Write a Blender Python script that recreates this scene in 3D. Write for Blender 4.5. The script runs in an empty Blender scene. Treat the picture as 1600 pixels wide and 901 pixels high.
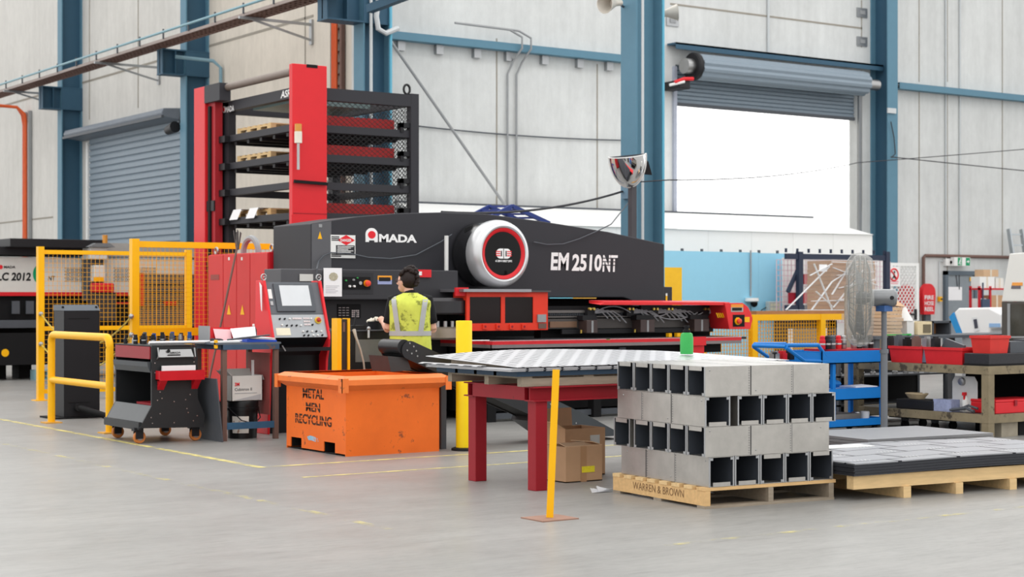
import bpy, bmesh, math, random
from mathutils import Vector, Matrix
random.seed(7)
PI = math.pi
S = bpy.context.scene
COL = S.collection

# ------------------------------------------------------------------ camera
F, HZ, HC = 2650.0, 465.0, 1.5
YAW = math.radians(34.6)
CA, SA = math.cos(YAW), math.sin(YAW)
cd = bpy.data.cameras.new('camera')
cam = bpy.data.objects.new('camera', cd)
COL.objects.link(cam)
cam.location = (0, 0, HC)
cam.rotation_euler = (PI/2, 0, -YAW)
cd.sensor_width = 36.0
cd.lens = 36.0*F/1600.0
cd.shift_y = (HZ-450.5)/1600.0
cd.clip_end = 300
cd.dof.use_dof = True
cd.dof.focus_distance = 14.5
cd.dof.aperture_fstop = 3.2
S.camera = cam

# ------------------------------------------------------------------ world, lights, exposure
S.view_settings.view_transform = 'Standard'
S.view_settings.look = 'None'
S.view_settings.gamma = 1.0
S.view_settings.use_curve_mapping = False
S.view_settings.exposure = 0.27
W = bpy.data.worlds.new('overcast_sky')
S.world = W
W.use_nodes = True
nt = W.node_tree
nt.nodes.clear()
wo = nt.nodes.new('ShaderNodeOutputWorld')
bg = nt.nodes.new('ShaderNodeBackground')
tc = nt.nodes.new('ShaderNodeTexCoord')
sx = nt.nodes.new('ShaderNodeSeparateXYZ')
nt.links.new(tc.outputs['Generated'], sx.inputs[0])
m1 = nt.nodes.new('ShaderNodeMapRange'); m1.inputs[1].default_value = -0.1; m1.inputs[2].default_value = 0.9
m1.inputs[3].default_value = 1.22; m1.inputs[4].default_value = 1.12
nt.links.new(sx.outputs[2], m1.inputs[0])
dt = nt.nodes.new('ShaderNodeVectorMath'); dt.operation = 'DOT_PRODUCT'
dt.inputs[1].default_value = (0.66, 0.75, 0.0)
nt.links.new(tc.outputs['Generated'], dt.inputs[0])
m2 = nt.nodes.new('ShaderNodeMapRange'); m2.inputs[1].default_value = 0.3; m2.inputs[2].default_value = 0.9
m2.inputs[3].default_value = 0.0; m2.inputs[4].default_value = 1.0
nt.links.new(dt.outputs['Value'], m2.inputs[0])
ad = nt.nodes.new('ShaderNodeMath'); ad.operation = 'ADD'
nt.links.new(m1.outputs[0], ad.inputs[0]); nt.links.new(m2.outputs[0], ad.inputs[1])
bg.inputs[0].default_value = (1.0, 0.995, 0.985, 1)
nt.links.new(ad.outputs[0], bg.inputs[1])
nt.links.new(bg.outputs[0], wo.inputs[0])

def area(name, loc, sx_, sy_, power, rot=(0, 0, 0), col=(1, 0.985, 0.96)):
    ld = bpy.data.lights.new(name, 'AREA')
    ld.shape = 'RECTANGLE'; ld.size = sx_; ld.size_y = sy_; ld.energy = power; ld.color = col
    o = bpy.data.objects.new(name, ld); COL.objects.link(o)
    o.location = loc; o.rotation_euler = rot
    return o
area('skylight', (9, 4, 11.5), 26, 1.6, 260)
area('skylight', (9, 11, 11.5), 26, 1.6, 260)
area('skylight', (9, 18, 11.5), 26, 1.6, 260)
area('skylight', (20, 23, 11.5), 22, 1.6, 220)
area('skylight', (6, 30, 11.5), 14, 1.6, 180)

# ------------------------------------------------------------------ pixel -> world calibration
def ray(px):
    x = (px-800.0)/F
    return (x*CA+SA, -x*SA+CA)
def at(px, py, d):
    r = ray(px); return Vector((r[0]*d, r[1]*d, HC+(HZ-py)*d/F))
def G(px, py, z=0.0):
    return at(px, py, (HC-z)*F/(py-HZ))
def PY(px, py, Y):
    return at(px, py, Y/ray(px)[1])
def PX(px, py, X):
    return at(px, py, X/ray(px)[0])
def YP(px, py, Y):
    p = PY(px, py, Y); return (p.x, p.z)
def XP(px, py, X):
    p = PX(px, py, X); return (p.y, p.z)

# ------------------------------------------------------------------ materials
def lin(c):
    out = []
    for v in c:
        v = v/255.0
        out.append(v/12.92 if v <= 0.04045 else ((v+0.055)/1.055)**2.4)
    return (*out, 1.0)
MATS = {}
def M(name, col, rough=0.5, metal=0.0, var=0.08, scale=6.0, bump=0.0, wear=None, wamt=0.6, wscale=5.0, coat=0.0, stretch=None, emit=0.0, alpha=None, trans=0.0):
    if name in MATS: return MATS[name]
    m = bpy.data.materials.new(name); m.use_nodes = True
    t = m.node_tree; b = t.nodes['Principled BSDF']
    c = lin(col)
    b.inputs['Base Color'].default_value = c
    b.inputs['Roughness'].default_value = rough
    b.inputs['Metallic'].default_value = metal
    if not metal and rough >= .35: b.inputs['Specular IOR Level'].default_value = 0.28
    if coat: b.inputs['Coat Weight'].default_value = coat; b.inputs['Coat Roughness'].default_value = 0.08
    if trans: b.inputs['Transmission Weight'].default_value = trans
    if alpha is not None: b.inputs['Alpha'].default_value = alpha
    if emit:
        b.inputs['Emission Color'].default_value = c; b.inputs['Emission Strength'].default_value = emit
    if var or bump or wear:
        tc = t.nodes.new('ShaderNodeTexCoord')
        vec = tc.outputs['Object']
        if stretch:
            mp = t.nodes.new('ShaderNodeMapping'); mp.inputs['Scale'].default_value = stretch
            t.links.new(vec, mp.inputs[0]); vec = mp.outputs[0]
        n = t.nodes.new('ShaderNodeTexNoise'); n.inputs['Scale'].default_value = scale; n.inputs['Detail'].default_value = 6
        n.inputs['Roughness'].default_value = 0.62
        t.links.new(vec, n.inputs['Vector'])
        mx = t.nodes.new('ShaderNodeMix'); mx.data_type = 'RGBA'
        mx.inputs[6].default_value = tuple(max(0, v*(1-2*var)) for v in c[:3])+(1,)
        mx.inputs[7].default_value = tuple(min(1, v*(1+2*var)) for v in c[:3])+(1,)
        t.links.new(n.outputs['Fac'], mx.inputs[0])
        out = mx.outputs[2]
        if wear:
            n2 = t.nodes.new('ShaderNodeTexNoise'); n2.inputs['Scale'].default_value = wscale; n2.inputs['Detail'].default_value = 9
            n2.inputs['Roughness'].default_value = 0.7
            t.links.new(tc.outputs['Object'], n2.inputs['Vector'])
            r = t.nodes.new('ShaderNodeMapRange'); r.inputs[1].default_value = wamt; r.inputs[2].default_value = wamt+0.06
            t.links.new(n2.outputs['Fac'], r.inputs[0])
            mw = t.nodes.new('ShaderNodeMix'); mw.data_type = 'RGBA'
            mw.inputs[7].default_value = lin(wear)
            t.links.new(r.outputs[0], mw.inputs[0]); t.links.new(out, mw.inputs[6])
            out = mw.outputs[2]
        t.links.new(out, b.inputs['Base Color'])
        if bump:
            bp = t.nodes.new('ShaderNodeBump'); bp.inputs['Strength'].default_value = bump; bp.inputs['Distance'].default_value = 0.01
            t.links.new(n.outputs['Fac'], bp.inputs['Height']); t.links.new(bp.outputs[0], b.inputs['Normal'])
    MATS[name] = m
    return m

charcoal = M('charcoal_paint', (50, 50, 55), 0.55, var=0.03)
char_lt = M('grey_paint', (92, 92, 96), 0.5, var=0.03)
black = M('black_paint', (30, 30, 33), 0.5, var=0.06)
matt = M('matt_black', (18, 18, 20), 0.8, var=0.1)
rubber = M('rubber', (26, 26, 28), 0.65, var=0.1)
red = M('red_paint', (214, 38, 46), 0.42, var=0.03)
red_dk = M('deep_red_paint', (150, 26, 38), 0.5, var=0.06, wear=(96, 24, 30), wamt=0.64, wscale=3)
red_or = M('orange_red_paint', (226, 58, 36), 0.45, var=0.05)
red_bin = M('red_plastic', (205, 38, 44), 0.5, var=0.08, wear=(150, 30, 34), wamt=0.62)
orange = M('orange_paint', (240, 112, 38), 0.48, var=0.1, scale=3, wear=(136, 72, 46), wamt=0.6, wscale=6)
orange_rim = M('scuffed_orange_paint', (240, 126, 60), 0.5, var=0.08, wear=(110, 70, 55), wamt=0.62, wscale=7)
yellow = M('yellow_paint', (250, 184, 12), 0.42, var=0.04)
yel_bol = M('bright_yellow_paint', (255, 214, 22), 0.45, var=0.04, wear=(200, 160, 30), wamt=0.68)
blue_st = M('blue_steel_paint', (90, 130, 150), 0.55, var=0.04)
blue_dk = M('dark_shaded_blue_steel', (52, 86, 108), 0.55, var=0.04)  # same blue steel, darkened for the shade on column webs and corbels
blue_tr = M('blue_trolley_paint', (14, 118, 200), 0.45, var=0.05)
blue_pn = M('light_blue_paint', (150, 208, 234), 0.6, var=0.02)
navy = M('navy_steel', (46, 66, 86), 0.55, var=0.1)
steel = M('steel', (168, 168, 168), 0.38, 1.0, var=0.08)
galv = M('galvanised_sheet', (180, 177, 172), 0.33, 0.85, var=0.13, scale=7, stretch=(1, 1, 1))
galv_ed = M('galvanised_edge', (170, 172, 174), 0.45, 0.85, var=0.06)
silver = M('silver_paint', (205, 206, 208), 0.3, 0.55, var=0.0)
white = M('white_paint', (232, 232, 230), 0.5, var=0.02)
paper = M('paper', (238, 238, 240), 0.8, var=0.02)
pink = M('pink_paper', (244, 196, 200), 0.8, var=0.03)
cream = M('machine_cream', (214, 212, 206), 0.5, var=0.03)
grey = M('grey_plastic', (150, 152, 154), 0.5, var=0.04)
grey_dk = M('dark_grey_steel', (82, 86, 92), 0.5, var=0.06)
slat_m = M('roller_slat_paint', (128, 142, 154), 0.5, 0.1, var=0.04)
wood = M('pale_timber', (214, 176, 124), 0.75, var=0.16, scale=5, stretch=(1, 6, 6), bump=0.1)
wood_s = M('sawn_timber', (222, 190, 140), 0.75, var=0.16, scale=4, stretch=(1, 8, 8), bump=0.1)
wood_g = M('weathered_timber', (150, 138, 122), 0.8, var=0.2, scale=5, stretch=(1, 6, 6))
bench_m = M('grubby_bench_paint', (134, 122, 98), 0.7, var=0.2, wear=(74, 66, 56), wamt=0.56)
card = M('cardboard', (190, 152, 118), 0.8, var=0.05)
card_lt = M('light_cardboard', (206, 172, 138), 0.8, var=0.06)
glass_bk = M('black_glass', (14, 12, 13), 0.05, var=0.0)
tint = M('smoked_screen', (30, 22, 22), 0.15, var=0.1)
for m_ in (glass_bk, tint): m_.node_tree.nodes['Principled BSDF'].inputs['Specular IOR Level'].default_value = 0.16
mirror = M('mirror_chrome', (235, 235, 236), 0.03, 1.0, var=0.0)
stencil = M('stencil_ink', (62, 44, 36), 0.8, var=0.1)
branded = M('burnt_lettering', (112, 84, 58), 0.8, var=0.15)
white_txt = M('white_lettering', (240, 240, 240), 0.6, var=0.0)
red_txt = M('red_lettering', (226, 40, 50), 0.6, var=0.0)
blk_txt = M('black_lettering', (24, 24, 26), 0.6, var=0.0)
green_m = M('green_plastic', (60, 168, 84), 0.45, var=0.05)
green_sg = M('green_sign', (0, 150, 98), 0.5, var=0.0)
poly = M('clear_film', (225, 225, 222), 0.25, var=0.0, alpha=0.42)
cord_m = M('orange_cable', (214, 92, 44), 0.6, var=0.1)
brown_m = M('brown_steel', (112, 86, 78), 0.6, var=0.08)
pipe_m = M('pvc_conduit', (196, 200, 202), 0.5, var=0.02)
cyan_m = M('cyan_conduit', (98, 172, 198), 0.5, var=0.02)
screen_m = M('lcd_glass', (206, 210, 214), 0.2, var=0.04)
hiviz = M('hi_vis_fabric', (206, 214, 92), 0.85, var=0.12, scale=9, wear=(138, 144, 62), wamt=0.55, wscale=8)
reflect = M('reflective_tape', (176, 178, 178), 0.45, var=0.06)
skin = M('skin', (222, 174, 152), 0.55, var=0.03)
hair_m = M('dark_hair', (36, 26, 24), 0.6, var=0.2, scale=30, bump=0.5)
shirt_m = M('black_cotton', (26, 26, 28), 0.9, var=0.1)
trouser_m = M('dark_trousers', (40, 38, 38), 0.9, var=0.1)

# ------------------------------------------------------------------ mesh builder
class MB:
    def __init__(self): self.v = []; self.f = []; self.sm = False
    def add(self, vs, fs):
        b = len(self.v); self.v += [Vector(p) for p in vs]
        self.f += [tuple(b+i for i in f) for f in fs]; return self
    def box(self, x0, x1, y0, y1, z0, z1):
        if x0 > x1: x0, x1 = x1, x0
        if y0 > y1: y0, y1 = y1, y0
        if z0 > z1: z0, z1 = z1, z0
        return self.add([(x0,y0,z0),(x1,y0,z0),(x1,y1,z0),(x0,y1,z0),(x0,y0,z1),(x1,y0,z1),(x1,y1,z1),(x0,y1,z1)],
                        [(0,3,2,1),(4,5,6,7),(0,1,5,4),(1,2,6,5),(2,3,7,6),(3,0,4,7)])
    def hexa(self, lo, hi):
        return self.add(list(lo)+list(hi), [(0,3,2,1),(4,5,6,7),(0,1,5,4),(1,2,6,5),(2,3,7,6),(3,0,4,7)])
    def bar(self, p, q, w, h, up=(0,0,1)):
        p = Vector(p); q = Vector(q); d = (q-p).normalized(); up = Vector(up)
        s = d.cross(up)
        if s.length < 1e-4: s = d.cross(Vector((1,0,0)))
        s.normalize(); u = s.cross(d).normalized()
        a, b = s*w/2, u*h/2
        return self.hexa([p-a-b, p+a-b, p+a+b, p-a+b], [q-a-b, q+a-b, q+a+b, q-a+b])
    def tube(self, pts, r, n=8, cap=True):
        pts = [Vector(p) for p in pts]; b = len(self.v); k = len(pts)
        rs = r if isinstance(r, (list, tuple)) else [r]*k
        ref = None
        for i, p in enumerate(pts):
            d = (pts[min(i+1, k-1)]-pts[max(i-1, 0)]).normalized()
            if ref is None:
                ref = d.cross(Vector((0,0,1)))
                if ref.length < 1e-3: ref = d.cross(Vector((1,0,0)))
            ref = (ref-d*ref.dot(d)).normalized(); o = d.cross(ref)
            for j in range(n):
                a = 2*PI*j/n; self.v.append(p+(ref*math.cos(a)+o*math.sin(a))*rs[i])
        for i in range(k-1):
            for j in range(n):
                self.f.append((b+i*n+j, b+i*n+(j+1) % n, b+(i+1)*n+(j+1) % n, b+(i+1)*n+j))
        if cap:
            self.f.append(tuple(b+j for j in range(n))[::-1]); self.f.append(tuple(b+(k-1)*n+j for j in range(n)))
        self.sm = True
        return self
    def lathe(self, prof, origin, axis=(0,0,1), n=24):
        """prof: (radius, height along axis)"""
        ax = Vector(axis).normalized(); o = Vector(origin)
        s = ax.cross(Vector((0,0,1)))
        if s.length < 1e-3: s = Vector((1,0,0))
        s.normalize(); u = ax.cross(s)
        b = len(self.v)
        for r, h in prof:
            for j in range(n):
                a = 2*PI*j/n; self.v.append(o+ax*h+(s*math.cos(a)+u*math.sin(a))*r)
        for i in range(len(prof)-1):
            for j in range(n):
                self.f.append((b+i*n+j, b+i*n+(j+1) % n, b+(i+1)*n+(j+1) % n, b+(i+1)*n+j))
        self.f.append(tuple(b+j for j in range(n))[::-1]); self.f.append(tuple(b+(len(prof)-1)*n+j for j in range(n)))
        self.sm = True
        return self
    def prism(self, poly, plane, a0, a1):
        """poly in (x,z) extruded along y ('Y'), (y,z) along x ('X'), (x,y) along z ('Z')"""
        def mk(p, a):
            return (p[0], a, p[1]) if plane == 'Y' else (a, p[0], p[1]) if plane == 'X' else (p[0], p[1], a)
        n = len(poly)
        vs = [mk(p, a0) for p in poly]+[mk(p, a1) for p in poly]
        fs = [tuple(range(n))[::-1], tuple(range(n, 2*n))]+[(i, (i+1) % n, n+(i+1) % n, n+i) for i in range(n)]
        return self.add(vs, fs)
    def ball(self, c, r, n=10, m=7):
        c = Vector(c); rx, ry, rz = r if isinstance(r, (list, tuple)) else (r, r, r)
        b = len(self.v)
        for i in range(m+1):
            t = PI*i/m
            for j in range(n):
                a = 2*PI*j/n
                self.v.append(c+Vector((rx*math.sin(t)*math.cos(a), ry*math.sin(t)*math.sin(a), rz*math.cos(t))))
        for i in range(m):
            for j in range(n):
                self.f.append((b+i*n+j, b+(i+1)*n+j, b+(i+1)*n+(j+1) % n, b+i*n+(j+1) % n))
        self.sm = True
        return self
    def build(self, name, mat, parent=None, bevel=0.0, smooth=None):
        vs = self.v
        if parent is not None:
            mi = xf(parent).inverted(); vs = [mi @ v for v in vs]; loc = None
        else:
            lo = [min(v[i] for v in vs) for i in range(3)]; hi = [max(v[i] for v in vs) for i in range(3)]
            loc = Vector(((lo[0]+hi[0])/2, (lo[1]+hi[1])/2, lo[2])); vs = [v-loc for v in vs]
        me = bpy.data.meshes.new(name); me.from_pydata([tuple(v) for v in vs], [], self.f)
        bm = bmesh.new(); bm.from_mesh(me)
        bmesh.ops.remove_doubles(bm, verts=bm.verts, dist=1e-5) if self.sm else None
        bmesh.ops.recalc_face_normals(bm, faces=bm.faces)
        bm.to_mesh(me); bm.free()
        me.materials.append(mat)
        o = bpy.data.objects.new(name, me); COL.objects.link(o)
        if parent is not None: o.parent = parent
        else: o.location = loc
        if (self.sm if smooth is None else smooth):
            me.polygons.foreach_set('use_smooth', [True]*len(me.polygons))
            try: me.set_sharp_from_angle(angle=math.radians(38))
            except Exception: pass
        if bevel:
            b = o.modifiers.new('bevel', 'BEVEL'); b.width = bevel; b.segments = 2; b.limit_method = 'ANGLE'; b.angle_limit = math.radians(40)
        return o
def xf(o):
    m = Matrix.LocRotScale(o.location, o.rotation_euler, o.scale)
    return xf(o.parent) @ m if o.parent else m
def tag(o, label, cat, group=None, kind=None):
    o['label'] = label; o['category'] = cat
    if group: o['group'] = group
    if kind: o['kind'] = kind
    return o
def thing(name, label, cat, loc, rotz=0.0, group=None):
    o = bpy.data.objects.new(name, None); COL.objects.link(o)
    o.location = loc; o.rotation_euler = (0, 0, rotz); o.empty_display_size = 0.1
    return tag(o, label, cat, group)
def struct(o): o['kind'] = 'structure'; return o
def copytree(o, parent=None):
    c = o.copy(); COL.objects.link(c)
    if parent is not None: c.parent = parent
    for ch in list(o.children): copytree(ch, c)
    return c
def dup(root, loc, rotz, label, group=None):
    c = copytree(root); c.location = loc; c.rotation_euler = (0, 0, rotz); c['label'] = label
    if group: c['group'] = group
    return c
NY = (Vector((1,0,0)), Vector((0,0,1)))      # right, up of a face looking at -Y
NX = (Vector((0,-1,0)), Vector((0,0,1)))     # right, up of a face looking at -X
def text(body, corner, axes, width, height, mat, name, parent, thick=0.003, bold=0.0, shear=0.0):
    """lettering fitted into the width x height box whose lower-start corner is given"""
    c = bpy.data.curves.new(name, 'FONT'); c.body = body; c.offset = bold; c.shear = shear; c.extrude = 0.0; c.resolution_u = 3
    o = bpy.data.objects.new(name, c); COL.objects.link(o)
    dg = bpy.context.evaluated_depsgraph_get(); dg.update()
    me = bpy.data.meshes.new_from_object(o.evaluated_get(dg))
    bpy.data.objects.remove(o)
    xs = [v.co.x for v in me.vertices]; ys = [v.co.y for v in me.vertices]
    x0, x1, y0, y1 = min(xs), max(xs), min(ys), max(ys)
    r, u = axes; nrm = r.cross(u); corner = Vector(corner)
    mb = MB()
    vs = [corner+r*((v.co.x-x0)/(x1-x0)*width)+u*((v.co.y-y0)/(y1-y0)*height)+nrm*thick for v in me.vertices]
    fs = [tuple(p.vertices) for p in me.polygons]
    mb.add(vs, fs)
    bpy.data.meshes.remove(me)
    return mb.build(name, mat, parent, smooth=False)
def plate(mb, corner, axes, w, h, t=0.004):
    r, u = axes; n = r.cross(u); c = Vector(corner)
    a, b, d = r*w, u*h, n*t
    return mb.hexa([c, c+a, c+a+b, c+b], [c+d, c+a+d, c+a+b+d, c+b+d])
def ypl(mb, x0, y0, x1, y1, Y, t=0.004):
    """thin plate on a -Y facing plane covering pixel box"""
    a = PY(x0, y1, Y); b = PY(x1, y0, Y)
    p0 = PY(x0, (y0+y1)/2, Y); 
    zc = PY((x0+x1)/2, y1, Y).z; zt = PY((x0+x1)/2, y0, Y).z
    return plate(mb, (a.x, Y, zc), NY, b.x-a.x, zt-zc, t)
def ytx(body, x0, y0, x1, y1, Y, mat, parent, thick=0.004, bold=0.0, shear=0.0, name='lettering'):
    a = PY(x0, y1, Y); b = PY(x1, y0, Y); zc = PY((x0+x1)/2, y1, Y).z; zt = PY((x0+x1)/2, y0, Y).z
    return text(body, (a.x, Y, zc), NY, b.x-a.x, zt-zc, mat, name, parent, thick, bold, shear)
def disc(mb, c, axes, r, t=0.004, n=20, rx=None):
    R, U = axes; nn = R.cross(U); c = Vector(c)
    rx = rx or r
    lo = [c+R*rx*math.cos(2*PI*i/n)+U*r*math.sin(2*PI*i/n) for i in range(n)]
    hi = [p+nn*t for p in lo]
    return mb.add(lo+hi, [tuple(range(n))[::-1], tuple(range(n, 2*n))]+[(i, (i+1) % n, n+(i+1) % n, n+i) for i in range(n)])
def pbox(px0, px1, ytop, ybot, Y, depth):
    """(x0,x1,Y,Y+depth,z0,z1) of a box whose -Y face covers the pixel box"""
    a = PY(px0, ybot, Y); b = PY(px1, ytop, Y); m = (px0+px1)/2
    return (a.x, b.x, Y, Y+depth, PY(m, ybot, Y).z, PY(m, ytop, Y).z)
def wires(mb, axis, c, a0, a1, z0, z1, step, w=0.005):
    n = max(1, round((a1-a0)/step)); k = max(1, round((z1-z0)/step))
    for i in range(n+1):
        a = a0+(a1-a0)*i/n
        mb.box(*((a-w/2, a+w/2, c-w/2, c+w/2) if axis == 'x' else (c-w/2, c+w/2, a-w/2, a+w/2)), z0, z1)
    for i in range(k+1):
        z = z0+(z1-z0)*i/k
        mb.box(*((a0, a1, c-w/2, c+w/2) if axis == 'x' else (c-w/2, c+w/2, a0, a1)), z-w/2, z+w/2)
def diamonds(mb, axis, c, a0, a1, z0, z1, dw, dh, w=0.006):
    """expanded metal: two families of slanting strands clipped to the panel"""
    sl = dh/dw; Wd = a1-a0; Hh = z1-z0
    for sgn in (1, -1):
        k = -Hh/sl
        while k < Wd:
            t0 = max(0, k); t1 = min(Wd, k+Hh/sl)
            if t1-t0 > 0.01:
                za, zb = (t0-k)*sl, (t1-k)*sl
                pa = a0+t0 if sgn > 0 else a1-t0; pb = a0+t1 if sgn > 0 else a1-t1
                if axis == 'x': mb.bar((pa, c, z0+za), (pb, c, z0+zb), w, w)
                else: mb.bar((c, pa, z0+za), (c, pb, z0+zb), w, w)
            k += dw
def sag(p, q, drop, n=14):
    p, q = Vector(p), Vector(q)
    return [p.lerp(q, i/n)-Vector((0, 0, drop*4*(i/n)*(1-i/n))) for i in range(n+1)]
# ================================================================== SETTING
# ---- floor: polished concrete with traffic marks
def floor_mat():
    m = M('polished_concrete', (188, 186, 182), 0.4, var=0.0)
    t = m.node_tree; b = t.nodes['Principled BSDF']
    tc = t.nodes.new('ShaderNodeTexCoord')
    def noise(sc, det, stretch=None, rot=0):
        mp = t.nodes.new('ShaderNodeMapping'); mp.inputs['Scale'].default_value = stretch or (1, 1, 1); mp.inputs['Rotation'].default_value = (0, 0, rot)
        t.links.new(tc.outputs['Object'], mp.inputs[0])
        n = t.nodes.new('ShaderNodeTexNoise'); n.inputs['Scale'].default_value = sc; n.inputs['Detail'].default_value = det; n.inputs['Roughness'].default_value = 0.65
        t.links.new(mp.outputs[0], n.inputs['Vector']); return n.outputs['Fac']
    def mul(col, fac, lo, hi, a, bb):
        r = t.nodes.new('ShaderNodeMapRange'); r.inputs[1].default_value = lo; r.inputs[2].default_value = hi; r.inputs[3].default_value = a; r.inputs[4].default_value = bb
        t.links.new(fac, r.inputs[0])
        x = t.nodes.new('ShaderNodeMix'); x.data_type = 'RGBA'; x.blend_type = 'MULTIPLY'; x.inputs[0].default_value = 1.0
        t.links.new(r.outputs[0], x.inputs[7])
        if isinstance(col, tuple): x.inputs[6].default_value = col
        else: t.links.new(col, x.inputs[6])
        return x.outputs[2]
    c = lin((150, 149, 146))
    c = mul(c, noise(0.5, 6), 0.3, 0.7, 0.88, 1.06)
    c = mul(c, noise(2.2, 8, (0.35, 2.2, 1), 0.55), 0.3, 0.7, 0.90, 1.06)
    c = mul(c, noise(9, 4, (0.4, 3.0, 1), 0.62), 0.5, 0.75, 1.03, 0.76)
    c = mul(c, noise(26, 4, (.5, 2.2, 1), .6), 0.35, 0.7, 0.90, 1.05)
    t.links.new(c, b.inputs['Base Color'])
    r = t.nodes.new('ShaderNodeMapRange'); r.inputs[3].default_value = 0.26; r.inputs[4].default_value = 0.5
    t.links.new(noise(1.2, 5), r.inputs[0]); t.links.new(r.outputs[0], b.inputs['Roughness'])
    bp = t.nodes.new('ShaderNodeBump'); bp.inputs['Strength'].default_value = 0.35; bp.inputs['Distance'].default_value = 0.004
    t.links.new(noise(14, 5, (0.5, 2, 1), 0.6), bp.inputs['Height']); t.links.new(bp.outputs[0], b.inputs['Normal'])
    return m
mb = MB(); mb.add([(-25, -8, 0), (70, -8, 0), (70, 75, 0), (-25, 75, 0)], [(0, 1, 2, 3)])
struct(mb.build('floor', floor_mat()))

def line_mat():
    m = M('worn_line_paint', (236, 222, 140), 0.5, var=0.0)
    t = m.node_tree; b = t.nodes['Principled BSDF']
    tc = t.nodes.new('ShaderNodeTexCoord'); n = t.nodes.new('ShaderNodeTexNoise'); n.inputs['Scale'].default_value = 2.6; n.inputs['Detail'].default_value = 9; n.inputs['Roughness'].default_value = 0.75
    t.links.new(tc.outputs['Object'], n.inputs['Vector'])
    r = t.nodes.new('ShaderNodeMapRange'); r.inputs[1].default_value = 0.40; r.inputs[2].default_value = 0.56; r.inputs[3].default_value = 0.0; r.inputs[4].default_value = 0.8
    t.links.new(n.outputs['Fac'], r.inputs[0]); t.links.new(r.outputs[0], b.inputs['Alpha'])
    return m
def line_mat2():
    m = line_mat().copy(); m.name = 'faded_line_paint'
    for n in m.node_tree.nodes:
        if n.type == 'MAP_RANGE': n.inputs[1].default_value = 0.5; n.inputs[2].default_value = 0.66; n.inputs[4].default_value = 0.7
    return m
lm = line_mat(); lm2 = line_mat2()
for x0, x1, y0, y1, m_ in ((6.65, 6.73, 13.58, 24, lm), (6.73, 11.0, 13.58, 13.65, lm), (6.6, 10.2, 12.62, 12.68, lm), (5.56, 5.63, 9.5, 22, lm2),
                           (6.6, 10.5, 7.9, 7.96, lm2)):
    b_ = MB(); b_.add([(x0, y0, .002), (x1, y0, .002), (x1, y1, .002), (x0, y1, .002)], [(0, 1, 2, 3)]); struct(b_.build('floor_line', m_))

# ---- concrete walls
def wall_mat(name, col, warm=None):
    m = M(name, col, 0.85, var=0.0)
    t = m.node_tree; b = t.nodes['Principled BSDF']
    tc = t.nodes.new('ShaderNodeTexCoord')
    out = lin(col)
    for sc, st, lo, hi in ((0.35, (1, 1, 1), 0.90, 1.06), (2.0, (2.0, 2.0, 0.18), 0.92, 1.05), (7, (1, 1, 0.6), 0.95, 1.03), (40, (1, 1, 1), 0.96, 1.03)):
        mp = t.nodes.new('ShaderNodeMapping'); mp.inputs['Scale'].default_value = st
        t.links.new(tc.outputs['Object'], mp.inputs[0])
        n = t.nodes.new('ShaderNodeTexNoise'); n.inputs['Scale'].default_value = sc; n.inputs['Detail'].default_value = 6; n.inputs['Roughness'].default_value = 0.65
        t.links.new(mp.outputs[0], n.inputs['Vector'])
        r = t.nodes.new('ShaderNodeMapRange'); r.inputs[1].default_value = 0.3; r.inputs[2].default_value = 0.7; r.inputs[3].default_value = lo; r.inputs[4].default_value = hi
        t.links.new(n.outputs['Fac'], r.inputs[0])
        x = t.nodes.new('ShaderNodeMix'); x.data_type = 'RGBA'; x.blend_type = 'MULTIPLY'; x.inputs[0].default_value = 1.0
        if isinstance(out, tuple): x.inputs[6].default_value = out
        else: t.links.new(out, x.inputs[6])
        t.links.new(r.outputs[0], x.inputs[7]); out = x.outputs[2]
    t.links.new(out, b.inputs['Base Color'])
    return m
conc = wall_mat('tilt_panel_concrete', (210, 212, 211))
conc_w = wall_mat('warm_concrete', (212, 204, 192))
YW, XW = 28.2, 15.9
DX0, DX1, DZ = 23.75, 29.3, 6.55
def wall(name, boxes, m=conc):
    b = MB()
    for a in boxes: b.box(*a)
    return struct(b.build(name, m))
wall('wall_back', [(XW, DX0, YW, YW+.25, 0, 13), (DX1, 62, YW, YW+.25, 0, 13), (DX0, DX1, YW, YW+.25, DZ, 13)])
wall('wall_side', [(XW, XW+.25, YW+.25, 36.0, 0, 13)], conc_w)
wall('wall_side', [(XW, XW+.25, 42.3, 66, 0, 13), (XW, XW+.25, 36.0, 42.3, 5.75, 13), (XW, XW+.25, 36.0, 36.2, 0, 5.75)], wall_mat('side_concrete', (212, 210, 205)))
joint = M('joint_sealant', (150, 144, 134), 0.9, var=0.1)
jb = MB()
for px, y0, y1 in ((776, 60, 326), (933, 100, 330), (1346, 0, 74), (1346, 110, 330), (1436, -5, 128), (1436, 142, 520), (1480, -5, 128), (1480, 142, 430), (1566, -5, 400)):
    p, q = PY(px, y1, YW), PY(px, y0, YW); jb.box(p.x-.015, p.x+.015, YW-.006, YW, max(p.z, .0), q.z)
p, q = PY(1047, 6, YW), PY(1347, 42, YW); jb.box(p.x, q.x, YW-.006, YW, p.z-.02, p.z+.02)
struct(jb.build('wall_joint_line', joint))
jb = MB()
zj = PX(260, 91, XW).z
jb.box(XW-.008, XW, 30, 64, zj-.03, zj+.02)
zj2 = PX(30, 345, XW).z
jb.box(XW-.008, XW, 45, 64, zj2-.02, zj2+.02)
for px in (140, 216, 477):
    p = PX(px, 100, XW); jb.box(XW-.008, XW, p.y-.02, p.y+.02, 6.1, 13)
struct(jb.build('wall_joint_line', joint))

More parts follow.
